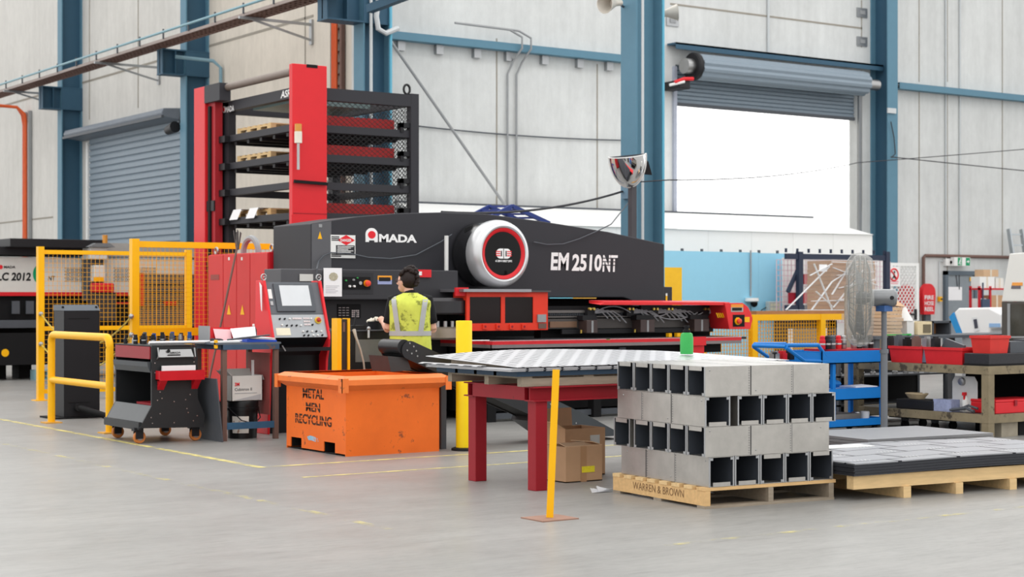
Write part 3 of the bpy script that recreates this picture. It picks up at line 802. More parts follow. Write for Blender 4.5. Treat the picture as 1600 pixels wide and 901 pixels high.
b = MB(); b.box(pl+.02, pl+.055, yl2-.16, yl2-.08, .1, zl-.36); b.build('lift_chain', matt, t)
for z in (1.95, 3.0):
    b = MB(); b.box(pl+.03, pl+.058, yl2-.3, yl2+.0, z, z+.18); b.build('mast_clamp', black, t)
fx0 = pl+.25
yA = PX(347, 300, fx0).y
zA = PX(347, 165, fx0).z+.05
zA1 = PX(347, 178, fx0).z
fx1 = PY(655, 200, TY0+.25).x
zR = PY(655, 149, TY0+.25).z
zR = zA
# front-face frame (faces -X)
b = MB(); b.box(fx0, fx0+.14, PX(357, 300, fx0).y, PX(336, 300, fx0).y, 0, zA-.02); b.build('corner_post', charcoal, t)
b = MB(); b.box(fx0, fx0+.14, TY0+.3, yA, zA-.17, zA); b.build('front_beam', charcoal, t)
b = MB(); b.box(fx1-.16, fx1, TY0+.25, TY0+.4, 0, zA+.02); b.build('corner_post', charcoal, t, bevel=.01)
b = MB(); b.box(pr-.1, fx1-.161, TY0+.25, TY0+.4, zA-.2, zA); b.build('end_beam', charcoal, t)
b = MB(); b.box(fx1-.16, fx1, yA-.17, yA, 0, zA); b.build('corner_post', charcoal, t)
b = MB(); b.box(fx1-.14, fx1, TY0+.3, yA, zA-.17, zA); b.build('back_beam', charcoal, t)
b = MB(); b.box(fx0, fx1, yA-.14, yA, zA-.2, zA); b.build('end_beam', charcoal, t)
b = MB(); b.tube([(fx0-.1, TY0+.3, zA+.22), (fx0-.1, yl2-.3, zA+.22)], .065, 12); b.build('drive_shaft', M('shaft_grey', (128, 116, 108), .5), t)
p = Vector((fx1-.2, TY0+.32, zA)); b = MB()
b.tube([p+Vector((.06*math.cos(a), 0, .05+.08*math.sin(a)+.04)) for a in [i*2*PI/12 for i in range(13)]], .02, 6, cap=False); b.build('lifting_eye', black, t)
# shelves : 4 levels
lv = [XP(420, 198, fx0)[1], XP(420, 252, fx0)[1], XP(420, 300, fx0)[1], XP(420, 346, fx0)[1]]
lv = [PX(360, 217, fx0).z, PX(360, 260, fx0).z, PX(360, 301, fx0).z, PX(360, 346, fx0).z]
for i, z in enumerate(lv):
    b = MB(); b.box(fx0-.02, fx0+.1, TY0+.42, yA-.1, z-.05, z+.06); b.box(fx0, fx1-.02, TY0+.3, TY0+.36, z-.06, z+.06); b.box(fx1-.14, fx1-.04, TY0+.4, yA-.2, z-.06, z+.06); b.box(fx0, fx1-.02, yA-.2, yA-.14, z-.06, z+.06); b.build('shelf_runner', charcoal, t)
    if i != 2:
        b = MB(); b.box(fx0+.05, fx1-.2, TY0+.5, yA-.3, z-.06, z+.03)
        b.build('shelf_tray', black, t)
        for k in range(5):
            y = TY0+.7+(yA-TY0-1.2)*k/4; b = MB(); b.box(fx0+.02, fx1-.2, y-.04, y+.04, z-.12, z-.06); b.build('tray_joist', black, t)
    b = MB(); b.box(fx0-.12, fx0+.02, yA-.36, yA-.1, z-.06, z+.05); b.build('shelf_stop', black, t)
    b = MB(); b.box(fx1-.34, fx1-.16, TY0+.28, TY0+.4, z+.1, z+.18); b.box(fx1-.34, fx1-.28, TY0+.28, TY0+.4, z+.02, z+.18); b.build('latch', black, t)
meshm = M('mesh_black', (44, 44, 46), .55, var=0)
b = MB(); diamonds(b, 'x', TY0+.33, pr, fx1-.16, lv[3]+.06, zA-.2, .105, .075, .0065); b.build('expanded_mesh', meshm, t)
b = MB(); diamonds(b, 'y', fx1-.07, TY0+.42, yA-.17, 1.0, zA-.2, .105, .075, .0065); b.build('expanded_mesh', meshm, t)
# signal lamp
p = PY(466, 265, TY0-.1)
b = MB(); b.tube([(p.x, TY0-.1, p.z), (p.x, TY0-.1, p.z+.42)], .022, 8); b.build('lamp_pole', steel, t)
b = MB(); b.tube([(p.x, TY0-.1, p.z+.42), (p.x, TY0-.1, p.z+.6)], .06, 12); b.build('lamp_body', M('lamp_cream', (226, 220, 206), .4), t)
b = MB(); b.tube([(p.x, TY0-.1, p.z+.6), (p.x, TY0-.1, p.z+.72)], .055, 12); b.build('lamp_lens', M('amber_lens', (206, 140, 50), .3), t)
b = MB(); A = PY(460, 283, TY0-.06); B = PY(512, 286, TY0-.06); b.bar((A.x, TY0-.05, A.z), (B.x, TY0-.05, A.z-.02), .04, .05); b.build('lamp_arm', matt, t)
A = PX(351, 171, fx0)
text('MADA', (fx0, A.y-.05, A.z-.06), NX, .34, .1, white_txt, 'lettering', t, .006, .03)
b = MB(); disc(b, (fx0, A.y+.02, A.z+.0), NX, .06, .006, rx=.05); b.build('logo_arch', white_txt, t)
b = MB(); disc(b, (fx0-.006, A.y+.02, A.z+.0), NX, .035, .004, rx=.03); b.build('logo_dot', red_txt, t)
A = PX(439, 152, fx0)
text('ASR-4', (fx0, A.y, A.z-.02), NX, .52, .12, white_txt, 'lettering', t, .006, .03, .15)
# pallets stored in the tower
def stored(z, y0, y1, m_, label, tray=True):
    o = thing('timber_pallet', label, 'pallet', ((fx0+fx1)/2, (y0+y1)/2, z), 0, 'pallets stored in the tower')
    for k in range(7):
        y = y0+(y1-y0-.1)*k/6; b = MB(); b.box(fx0+.12, fx1-.5, y, y+.1, z+.13, z+.15); b.build('deck_board', m_, o)
    for x in (fx0+.12, (fx0+fx1)/2-.2, fx1-.62):
        b = MB(); b.box(x, x+.1, y0, y1, z+.10, z+.13)
        for k in range(4):
            y = y0+(y1-y0-.14)*k/3; b.box(x, x+.1, y, y+.14, z, z+.1)
        b.build('stringer', m_, o)
    return o
def redtray(z, label):
    o = thing('sheet_tray', label, 'tray', ((fx0+fx1)/2, TY0+.6, z), 0, 'red trays in the tower')
    x1 = PY(615, 200, TY0+.46).x
    b = MB(); b.box(fx0+.12, x1, TY0+.44, TY0+.48, z, z+.2); b.build('front_lip', M('tray_red', (176, 44, 44), .55), o)
    b = MB(); b.box(fx0+.12, x1, TY0+.481, TY0+1.4, z, z+.02); b.build('base', M('tray_red', (176, 44, 44), .55), o)
    return o
for i, (lab, m_) in enumerate((('on the topmost shelf', wood_s), ('on the second shelf from the top', wood_s), ('', None), ('on the lowest visible shelf beneath white papers', wood))):
    if not lab: continue
    z = lv[i]+.031
    stored(z, TY0+1.5, yA-.35, m_, f'pale timber pallet {lab} of the storage tower')
    redtray(z, f'red steel tray {lab.split(" beneath")[0]} of storage tower')
for k, (py0, px) in enumerate(((324, 376), (324, 402))):
    A = PX(px, py0, fx0+.05)
    b = MB(); b.hexa([(fx0-.02, A.y-.18, lv[3]+.19), (fx0+.5, A.y-.18, lv[3]+.19), (fx0+.5, A.y+.14, lv[3]+.19), (fx0-.02, A.y+.14, lv[3]+.19)], [(fx0-.02, A.y-.18, lv[3]+.195), (fx0+.5, A.y-.18, lv[3]+.195), (fx0+.5, A.y+.14, lv[3]+.195), (fx0-.02, A.y+.14, lv[3]+.195)])
    b.add([(fx0-.02, A.y-.18, lv[3]+.19), (fx0-.02, A.y+.14, lv[3]+.19), (fx0-.06, A.y+.22, lv[3]+.02), (fx0-.06, A.y-.1, lv[3]+.02)], [(0, 1, 2, 3)])
    tag(b.build('hanging_paper', paper), f'white paper sheet drooping over the lowest visible tower shelf, {"beside the rear mast" if k == 0 else "closer to the front mast"}', 'paper')
# low pallet behind the cabinets
o = stored(lv[3]-.75, TY0+1.3, yA-.35, wood_s, 'pale timber pallet lying under the lowest tower shelf above the red cabinets')
b = MB(); b.box(fx0+.05, fx1-.2, TY0+.5, yA-.3, lv[3]-.85, lv[3]-.752); b.build('shelf_tray', black, t)
b = MB(); b.box(fx0+.1, fx1-.2, TY0+.8, yA-.4, 0, lv[3]-.85); b.build('lower_bay', matt, t)
b = MB(); b.box(fx0+.3, fx1-.4, TY0+1.2, yA-.6, zA-.17, zA-.02); b.build('lift_carriage', M('carriage_teal', (100, 120, 120), .4), t)

# ---- red electrical cabinets
EX, EY0, EY1, EZ = 9.46, 19.06, 20.82, 2.07
EX1 = 10.9
t = thing('electrical_cabinet', 'large red electrical cabinet with four tall doors and warning triangles', 'cabinet', (10.2, 19.9, 0))
b = MB(); b.box(EX+.02, EX1, EY0, EY1, .14, EZ); b.build('body', M('cabinet_red', (206, 30, 42), .45, var=.03), t, bevel=.006)
b = MB(); b.box(EX+.06, EX1-.05, EY0+.05, EY1-.05, 0, .14); b.build('plinth', matt, t)
dm = M('door_red', (208, 58, 60), .5, var=.03)
ys = [PX(px, 420, EX).y for px in (418, 390.5, 369.5, 348.5, 325)]
for k in range(4):
    b = MB(); b.box(EX, EX+.02, ys[k]+.008, ys[k+1]-.008, .16, EZ-.01); dd = b.build('door', dm, t, bevel=.004)
for px in (358, 379):
    A = PX(px, 484, EX); b = MB(); b.add([(EX-.004, A.y+.06, A.z-.06), (EX-.004, A.y-.06, A.z-.06), (EX-.004, A.y, A.z+.07)], [(0, 1, 2)]); b.build('warning_triangle', yellow, t)
b = MB(); A = PX(336, 433, EX); b.box(EX-.004, EX, A.y-.13, A.y+.13, A.z-.035, A.z+.035); b.build('name_plate', M('plate_brown', (150, 70, 66), .5), t)
for px in (358, 378):
    A = PX(px, 404, EX); b = MB(); b.box(EX-.004, EX, A.y-.02, A.y+.02, A.z-.02, A.z+.02); b.build('label', white, t)
b = MB(); b.box(EX+.15, EX+.2, EY0-.025, EY0, 1.72, 1.98); b.build('hinge', matt, t)
for px in (338, 425):
    A = PX(px, 394, EX+.1)
    b = MB(); b.tube([(EX+.1, A.y+.045*math.cos(a), EZ+.05+.045*math.sin(a)) for a in [i*2*PI/12 for i in range(13)]], .014, 6, cap=False); b.tube([(EX+.1, A.y, EZ-.01), (EX+.1, A.y, EZ+.02)], .015, 6); b.build('lifting_eye', steel, t)
A = PX(392, 390, EX+.3)
tt = tag(MB().tube([(EX+.3, A.y+.22*math.cos(a), EZ+.2*math.sin(a)+.01) for a in [i*PI/10 for i in range(11)]], .04, 8).build('hose_loop', grey), 'grey ribbed hose looping over the top of the red cabinet', 'hose')
b = MB(); b.tube(sag((EX+.8, EY0+.05, EZ+.06), (EX+1.35, EY0+.1, EZ+.06), -.05), .04, 8); b.tube([(EX+.7, EY0+.15, EZ+.04), (EX+1.3, EY0+.2, EZ+.09)], .035, 8)
tag(b.build('cable_bundle', rubber), 'dark cable lying on the cabinet top against the punching machine', 'cable')

# ---- broom leaning on the cabinets
A = PX(371, 384, EX-.05); B = PX(338, 540, EX-.5)
A = Vector((EX-.05, A.y, A.z)); dv = (B-A); k = (A.z-.02)/(A.z-B.z); B = A+dv*k
t = thing('broom', 'long brown broom handle leaning bristles up against the red cabinet doors', 'broom', (B.x, B.y, 0))
b = MB(); b.tube([B, A], .014, 8); b.build('handle', brown_m, t)
b = MB()
for i in range(14):
    b.tube([A+Vector((0, (i-7)*.005, -.05)), A+Vector((.02*random.uniform(-1, 1), (i-7)*.016, .16+.05*random.random()))], .006, 5)
b.build('bristle', M('bristle', (96, 90, 90), .9), t)

# ---- black tool trolley
tx, ty0, ty1 = 6.78, 16.45, 17.45
def TP(px, py): return YP(px, py, ty0)
t = thing('tool_trolley', 'black steel tool trolley on orange castors with red side pocket', 'trolley', (7.1, 16.95, 0))
tb = M('trolley_black', (40, 42, 44), .45, var=.06)
prof = [TP(218, 669), TP(237, 634), TP(237, 541), TP(306, 541), TP(309, 560), TP(309, 622), TP(320, 648), TP(318, 667)]
for ya_, yb_ in ((ty0, ty0+.025), (ty1-.025, ty1)):
    b = MB(); b.prism(prof, 'Y', ya_, yb_); b.build('side_panel', tb, t)
fxp = prof[1][0]
bxp = prof[5][0]; zb_ = prof[0][1]; ztp = prof[2][1]
b = MB(); b.box(fxp, bxp+.05, ty0+.025, ty1-.025, zb_+.0, zb_+.03); b.build('base_tray', tb, t)
b = MB(); b.prism([(prof[0][0], zb_), (prof[0][0]+.02, zb_), (fxp+.02, prof[1][1]), (fxp, prof[1][1])], 'Y', ty0+.025, ty1-.025)
b.build('sloping_rest', M('rest_grey', (74, 78, 80), .4), t)
b = MB(); b.box(prof[0][0]-.002, prof[0][0]+.03, ty0+.02, ty1-.02, zb_-.02, zb_+.06); b.build('front_lip', tb, t)
b = MB(); b.box(bxp-.02, bxp, ty0+.025, ty1-.025, zb_, ztp-.05); b.build('back_panel', matt, t)
zd1, zd0 = TP(237, 541)[1], TP(237, 561)[1]
b = MB(); b.box(fxp-.01, fxp+.5, ty0+.03, ty1-.03, zd0, zd1-.005); dr = b.build('drawer', M('drawer_red', (148, 34, 42), .45), t)
zq = TP(237, 582)[1]
b = MB(); b.prism([(fxp-.035, zd0-.03), (fxp+.4, zd0-.03), (fxp+.4, zq+.04), (fxp+.0, zq), (fxp-.03, zq+.06)], 'Y', ty0+.03, ty1-.03); b.build('drawer', M('drawer_grey', (70, 74, 78), .4), t)
b = MB(); b.box(fxp+.02, bxp-.03, ty0+.03, ty1-.03, .36, .375); b.build('shelf', tb, t)
b = MB(); b.box(fxp, bxp+.0, ty0+.0, ty1, ztp-.0, ztp+.01); b.build('top', tb, t)
# angled nameplate rail
A = PY(246, 558, ty0-.02); B = PY(301, 545, ty0-.02)
b = MB(); b.hexa([(A.x, ty0-.05, A.z), (B.x, ty0-.05, A.z), (B.x, ty0-.01, A.z), (A.x, ty0-.01, A.z)], [(A.x+.02, ty0-.03, B.z), (B.x-.02, ty0-.03, B.z), (B.x-.02, ty0-.01, B.z), (A.x+.02, ty0-.01, B.z)]); b.build('name_plate', steel, t)
ytx('AMADA', 265, 549, 282, 552, ty0-.05, blk_txt, t, .004, .02)
b = MB(); disc(b, PY(263.5, 548, ty0-.05), NY, .018, .003); b.build('logo_dot', blk_txt, t)
b = MB(); ypl(b, 262, 553.5, 282, 555, ty0-.05, .003); b.build('small_print', blk_txt, t)
for px in (245, 302):
    b = MB(); A = PY(px, 552, ty0); b.tube([A+Vector((0, -.03, .06)), A+Vector((0, -.05, -.03)), A+Vector((0, -.01, -.06))], .008, 6); b.build('hook', steel, t)
# red pocket on the side
A = PY(243, 594, ty0); B = PY(313, 577, ty0)
b = MB(); b.box(A.x, B.x, ty0-.11, ty0-.1, A.z, B.z); b.box(A.x, B.x, ty0-.1, ty0, A.z, A.z+.01); b.box(A.x, A.x+.008, ty0-.1, ty0, A.z, B.z); b.box(B.x-.008, B.x, ty0-.1, ty0, A.z, B.z); pk = b.build('side_pocket', M('pocket_red', (196, 24, 36), .35), t)
for x in (A.x+.02, B.x-.1):
    b = MB(); b.prism([(ty0, A.z), (ty0-.1, A.z), (ty0, A.z-.1)], 'X', x, x+.07); b.build('bracket', M('pocket_red', (196, 24, 36), .35), pk)
tag(MB().box(A.x+.05, B.x-.08, ty0-.06, ty0-.035, A.z+.02, B.z+.05).build('paper_pad', paper), 'white paper pad standing in the red pocket of the black trolley', 'paper')
# rivets and holes
b = MB()
for px, py in ((242, 567), (242, 582), (303, 565), (236, 652), (246, 625), (253, 622), (272, 627), (290, 624), (292, 638), (294, 644), (250, 646), (238, 661), (272, 660), (302, 657), (308, 649), (297, 616), (250, 612)):
    disc(b, PY(px, py, ty0), NY, .007, .004, 8)
b.build('rivet', steel, t)
# castors
wheel_m = M('castor_tyre', (196, 120, 62), .5)
def castor(x, y):
    b = MB(); b.box(x-.05, x+.05, y-.04, y+.04, .13, zb_+.0); c_ = b.build('castor', black, t)
    b = MB(); b.lathe([(.035, -.02), (.06, -.022), (.066, -.012), (.066, .012), (.06, .022), (.035, .02)], (x+.02, y, .066), (0, 1, 0), 18); b.build('wheel', wheel_m, c_)
    b = MB(); b.lathe([(.034, -.026), (.036, .026)], (x+.02, y, .066), (0, 1, 0), 12); b.build('hub', steel, c_)
    [MB().box(x-.03, x+.05, y+s_*.032-.004, y+s_*.032+.004, .05, .15).build('fork', black, c_) for s_ in (-1, 1)]
for x, y in ((6.74, 16.56), (7.36, 16.56), (6.82, 17.35), (7.36, 17.35)): castor(x, y)
# trolley load
for k in range(3):
    tag(MB().lathe([(.09, 0), (.10, .01), (.10, .03), (.05, .035), (.05, .06), (.03, .06)], (6.93+.01*k, 17.22-.2*k, zb_+.031), (0, 0, 1), 16).build('die_holder', steel), ('steel punch die in the trolley base, farthest from the side panel', 'steel punch die in the trolley base, middle of three', 'steel punch die in the trolley base, next to the side panel')[k], 'die')
tag(MB().box(6.95, 7.3, 16.7, 17.1, .376, .40).build('flat_tool', red_dk), 'flat red and grey tool tray on the shelf inside black trolley', 'tray')
# row of tool holders on the trolley top
names = ['black', 'black', 'dark grey', 'black', 'blue', 'black', 'steel', 'dark grey', 'blue', 'steel', 'black', 'blue']
tm = {'black': black, 'dark grey': grey_dk, 'blue': M('holder_blue', (44, 84, 150), .4), 'steel': steel}
ords = ['first', 'second', 'third', 'fourth', 'fifth', 'sixth', 'seventh', 'eighth', 'ninth', 'tenth', 'eleventh', 'twelfth']
for k, nme in enumerate(names):
    x = 6.93+.052*k; y = 16.98 if k % 2 else 17.08; z = ztp+.01
    hh = .1+.012*(k % 3)
    o = thing('tool_holder', f'{nme} cylindrical punch tool standing on the black trolley, {ords[k]} from the red drawer end', 'punch tool', (x, y, z), 0, 'punch tools on the black trolley')
    MB().lathe([(.024, 0), (.025, hh*.7), (.02, hh*.72), (.02, hh), (.012, hh)], (x, y, z), (0, 0, 1), 14).build('body', tm[nme], o)
    MB().lathe([(.0255, hh*.3), (.0262, hh*.32), (.0262, hh*.4), (.0255, hh*.42)], (x, y, z), (0, 0, 1), 14).build('collar', steel if nme != 'steel' else black, o)
for k in range(3):
    tag(MB().lathe([(.02, 0), (.02, .05), (.012, .055), (.012, .09)], (6.90+.05*k, 17.28-.1*k, ztp+.01), (0, 0, 1), 12).build('small_punch', [black, steel, matt][k]), ['small black', 'small steel', 'small matt black'][k]+' punch at the drawer edge of the black trolley', 'punch tool')
A = PY(234, 542, ty0+.1); B = PY(333, 538, ty0+.1)
tag(MB().tube([(A.x, ty0+.12, ztp+.034), (B.x-.02, ty0+.12, ztp+.036)], .017, 10).build('aluminium_tube', M('white_tube', (220, 220, 222), .35, .4)), 'long pale tube lying along the black trolley top', 'tube')
# steel plate leaning between trolley and table
A, B, C_, D_ = YP(312, 562, ty0+.35), YP(317, 562, ty0+.35), YP(331, 689, ty0+.35), YP(318, 689, ty0+.35)
b = MB(); b.prism([(7.46, .66), (7.475, .66), (7.545, .0), (7.53, .0)], 'Y', 16.22, 16.9); tag(b.build('leaning_plate', grey_dk), 'dark steel plate leaning between the black trolley and the work table', 'plate')

# ---- steel work table with blue top edge
wx0, wx1, wy0, wy1, wz = 7.57, 8.22, 16.3, 16.98, 1.03
t = thing('work_table', 'rusty angle iron work table with blue edge beside the black trolley', 'table', (7.9, 16.6, 0))
b = MB(); b.box(wx0-.08, wx1+.02, wy0-.02, wy1+.02, wz-.02, wz); b.build('table_top', M('table_steel', (96, 104, 112), .5, var=.12), t)
b = MB(); b.box(wx0, wx1, wy0-.02, wy0+.02, wz-.075, wz-.02); b.box(wx0, wx1, wy1-.02, wy1+.02, wz-.075, wz-.02); b.box(wx0, wx0+.03, wy0, wy1, wz-.075, wz-.02); b.box(wx1-.03, wx1, wy0, wy1, wz-.075, wz-.02); b.build('apron', M('apron_blue', (62, 84, 108), .55, var=.15, wear=(110, 84, 74), wamt=.6), t)
for x in (wx0+.025, wx1-.025):
    for y in (wy0+.02, wy1-.02):
        b = MB(); b.box(x-.025, x+.025, y-.025, y+.025, 0, wz-.075); b.build('leg', brown_m, t)
MB().box(wx0+.05, wx1-.05, wy0, wy0+.03, .12, .19).build('stretcher', M('stretcher_blue', (56, 92, 122), .5, var=.15), t); MB().box(wx0+.05, wx1-.05, wy1-.04, wy1-.01, .14, .2).build('stretcher', M('stretcher_blue', (56, 92, 122), .5, var=.15), t)
b = MB(); b.box(wx1-.06, wx1-.05, wy0+.1, wy1-.05, .25, wz-.12); b.build('end_sheet', M('rust_sheet', (150, 74, 70), .6, var=.15), t)
# bucket + carton
bc = (7.95, 16.62)
t = thing('paint_bucket', 'black plastic bucket with paper label under the work table', 'bucket', (*bc, 0))
MB().lathe([(.155, .0), (.165, .30), (.178, .30), (.178, .33), (.172, .335), (.172, .39), (.165, .4)], (*bc, 0), (0, 0, 1), 28).build('body', M('bucket_black', (24, 24, 26), .35, var=.04), t)
b = MB(); R_ = .163
pts = []
for i in range(9):
    a = -PI*.5-.62-.5+1.0*i/8*1.1
    pts.append((bc[0]+R_*math.cos(a), bc[1]+R_*math.sin(a)))
vs = [(x, y, .06) for x, y in pts]+[(bc[0]+(x-bc[0])*1.035, bc[1]+(y-bc[1])*1.035, .24) for x, y in pts]
b.add(vs, [(i, i+1, 10+i, 9+i) for i in range(8)]); b.build('paper_label', M('bucket_label', (226, 220, 212), .6, var=.04, wear=(150, 110, 90), wamt=.58, wscale=14), t)
b = MB(); b.tube([(bc[0]-.18, bc[1]-.04, .33), (bc[0]-.1, bc[1]-.19, .2), (bc[0]+.05, bc[1]-.2, .16), (bc[0]+.15, bc[1]-.13, .22), (bc[0]+.18, bc[1]+.0, .33)], .006, 6); b.build('handle', black, t)
t = thing('carton', 'open white carton with red lettering standing on the black bucket', 'carton', (bc[0], bc[1], .4))
k = .15; cw = .2; z0 = .401
wc = M('white_card', (222, 220, 216), .75, var=.04)
b = MB(); X0, X1, Y0, Y1 = bc[0]-.19, bc[0]+.17, bc[1]-.14, bc[1]+.14
z1 = z0+.27
b.box(X0, X1, Y0, Y0+.006, z0, z1); b.box(X0, X1, Y1-.006, Y1, z0, z1); b.box(X0, X0+.006, Y0, Y1, z0, z1); b.box(X1-.006, X1, Y0, Y1, z0, z1); b.box(X0, X1, Y0, Y1, z0, z0+.006); b.build('body', wc, t)
for (p_, q_, r__, s_) in (((X0, Y0, z1), (X0, Y1, z1), (X0-.05, Y1, z1+.05), (X0-.05, Y0, z1+.05)), ((X1, Y0, z1), (X1, Y1, z1), (X1+.02, Y1, z1-.05), (X1+.02, Y0, z1-.05)), ((X0, Y1, z1), (X1, Y1, z1), (X1, Y1+.03, z1+.06), (X0, Y1+.03, z1+.06))):
    b = MB(); b.add([p_, q_, r__, s_]+[Vector(v)+Vector((0, 0, .004)) for v in (p_, q_, r__, s_)], [(0, 1, 2, 3), (4, 5, 6, 7), (0, 1, 5, 4), (1, 2, 6, 5), (2, 3, 7, 6), (3, 0, 4, 7)]); b.build('flap', wc, t)
text('3M', (X0+.035, Y0, z0+.16), NY, .055, .04, red_txt, 'lettering', t, .002, .04)
text('Cubitron II', (X0+.035, Y0, z0+.11), NY, .2, .032, M('grey_ink', (70, 70, 74), .7, var=0), 'lettering', t, .002, .01)
b = MB(); plate(b, (X0+.035, Y0, z0+.08), NY, .26, .008, .002); b.build('small_print', M('grey_ink2', (170, 170, 172), .7, var=0), t)
b = MB(); b.add([(X0+.02, Y0-.002, z0+.01), (X1-.02, Y0-.002, z0+.01), (X1-.02, Y0-.002, z0+.07)], [(0, 1, 2)]); b.build('printed_wedge', M('wedge_grey', (186, 186, 188), .7, var=0), t)
tag(MB().box(bc[0]+.1, bc[0]+.13, bc[1]-.02, bc[1]-.012, z0+.01, z1+.16).build('card_slip', paper), 'white card slip standing up in the open carton', 'paper')
# things on the work table
z = wz+.001
A = PY(283, 520, wy0+.25)
t = thing('red_parts_box', 'red steel parts box with grey end on the work table', 'box', (7.72, 16.72, z))
b = MB(); b.box(7.56, 8.05, 16.6, 16.605, z, z+.15); b.box(7.56, 8.05, 16.83, 16.84, z, z+.15); b.box(8.045, 8.05, 16.6, 16.84, z, z+.15); b.box(7.56, 8.05, 16.6, 16.84, z, z+.01); b.build('body', red, t)
b = MB(); b.box(7.55, 7.558, 16.58, 16.86, z, z+.17); b.build('end_plate', grey, t)
def sheet(name, pts, m_, label, cat='paper'):
    b = MB(); n = Vector(pts[1])-Vector(pts[0]); n = n.cross(Vector(pts[3])-Vector(pts[0])).normalized()*.003
    b.hexa([Vector(p) for p in pts], [Vector(p)+n for p in pts]); return tag(b.build(name, m_), label, cat)
sheet('pink_sheet', [(7.62, 16.56, z+.005), (7.8, 16.56, z+.005), (7.8, 16.596, z+.13), (7.6, 16.596, z+.14)], pink, 'pink paper sheet propped against the red parts box')
sheet('paper_sheet', [(7.8, 16.5, z+.004), (8.06, 16.5, z+.004), (8.07, 16.56, z+.16), (7.78, 16.56, z+.14)], paper, 'large white printed sheet leaning against the red parts box')
tag(MB().lathe([(.026, 0), (.026, .13), (.02, .135), (.02, .15)], (8.1, 16.64, z), (0, 0, 1), 14).build('black_can', black), 'slim black canister beside clear bottle on the work table', 'canister')
t = thing('spray_bottle', 'clear plastic bottle with pale label at the back of the work table', 'bottle', (8.17, 16.8, z))
MB().lathe([(.035, 0), (.036, .02), (.036, .11), (.03, .135), (.012, .15), (.012, .16)], (8.17, 16.8, z), (0, 0, 1), 18).build('body', M('bottle_clear', (190, 198, 214), .15, var=0, trans=.5), t)
MB().lathe([(.0365, .04), (.0368, .042), (.0368, .1), (.0365, .102)], (8.17, 16.8, z), (0, 0, 1), 18).build('label', M('bottle_label', (150, 160, 190), .6), t)
MB().lathe([(.013, .16), (.013, .18), (.008, .185)], (8.17, 16.8, z), (0, 0, 1), 12).build('cap', white, t)
t = thing('blue_folder', 'blue folder stuffed with loose papers on the work table', 'folder', (8.02, 16.42, z))
MB().hexa([(7.86, 16.32, z), (8.2, 16.3, z), (8.21, 16.55, z), (7.9, 16.55, z)], [(7.86, 16.32, z+.035), (8.2, 16.3, z+.02), (8.21, 16.55, z+.02), (7.9, 16.55, z+.05)]).build('cover', M('folder_blue', (40, 80, 190), .5), t)
for k in range(3):
    zz = z+.04+.008*k
    MB().hexa([(7.9+.02*k, 16.31, zz-.004*k), (8.19, 16.305, zz-.02), (8.2, 16.5, zz-.015), (7.92+.02*k, 16.5, zz)], [(7.9+.02*k, 16.31, zz+.004-.004*k), (8.19, 16.305, zz-.016), (8.2, 16.5, zz-.011), (7.92+.02*k, 16.5, zz+.004)]).build('paper', paper, t)
tag(MB().tube([(7.62, 16.29, z+.03), (7.8, 16.285, z+.045), (8.1, 16.27, z+.075)], [.008, .012, .008], 8).build('torch_wand', grey_dk), 'dark slim wand lying over papers at the table edge', 'tool')
tag(MB().hexa([(7.5, 16.36, z), (7.78, 16.32, z), (7.8, 16.44, z), (7.52, 16.5, z)], [(7.5, 16.36, z+.02), (7.78, 16.32, z+.012), (7.8, 16.44, z+.02), (7.52, 16.5, z+.012)]).build('folded_paper', paper), 'folded white paper on the work table beside the pale tube', 'paper')
tag(MB().ball((7.62, 16.53, z+.02), (.07, .03, .02), 10, 6).ball((7.56, 16.52, z+.022), (.03, .03, .022), 8, 6).build('dark_glove', M('glove', (60, 52, 56), .8)), 'dark crumpled glove on the work table in front of red box', 'glove')
tag(MB().box(7.49, 7.515, 16.29, 16.34, wz-.06, wz+.03).build('tape_measure', yellow, bevel=.006), 'small yellow tape measure at the corner of the work table', 'tape measure')
# ================================================================== PUNCHING MACHINE
YM = 18.0
t = pm = thing('punch_press', 'huge charcoal punching machine with silver drum and long red edged table', 'machine', (12.2, 18.2, 0))
top = [(486, 349), (517, 344), (560, 338), (620, 333), (690, 331.5), (760, 334), (850, 346), (950, 362), (1038, 381)]
poly_ = [YP(*p, YM) for p in top]+[YP(1038, 471, YM), YP(990, 471, YM), YP(982, 467, YM), YP(974, 464.5, YM), YP(486, 464, YM)]
b = MB(); b.prism(poly_, 'Y', YM, 19.0); b.build('frame', charcoal, t, bevel=.012)
b = MB(); b.prism([YP(*p, YM) for p in ((487, 350), (517, 345.5), (517, 421), (487, 421))], 'Y', YM-.012, YM); b.build('end_cap', char_lt, t)
XL0, XR0 = YP(486, 400, YM)[0], YP(1038, 400, YM)[0]
b = MB(); b.box(XL0, XR0, 18.5, 18.98, 0, 1.52); b.build('rear_frame', matt, t)
b = MB(); b.box(YP(505, 500, 17.7)[0], YP(700, 500, 17.7)[0], 17.72, 18.5, .12, 1.5); b.build('turret_housing', M('housing_black', (38, 37, 40), .5, var=.05), t, bevel=.01)
xa, xb, _, _, z0, z1 = pbox(440, 716, 421, 468, 17.55, .45)
b = MB(); b.box(xa, YP(506, 430, 17.55)[0], 17.56, 18.0, z0-.35, z1); b.build('side_cover', M('cover_grey', (84, 84, 88), .5, var=.03), t, bevel=.01)
b = MB(); b.box(YP(506, 430, 17.55)[0], xb, 17.55, 18.0, z0, z1); b.build('control_strip', M('strip_charcoal', (54, 54, 58), .5, var=.03), t, bevel=.012)
b = MB(); b.box(YP(990, 471, YM)[0], YP(1052, 471, YM)[0], YM+.02, 18.9, 0, YP(1045, 448, YM)[1]); b.build('end_frame', charcoal, t, bevel=.01)
b = MB(); ypl(b, 1040, 458, 1042.5, 462, YM+.02); b.build('white_mark', white, t)
b = MB(); ypl(b, 1040, 462, 1042.5, 470, YM+.015); b.build('yellow_mark', yellow, t)
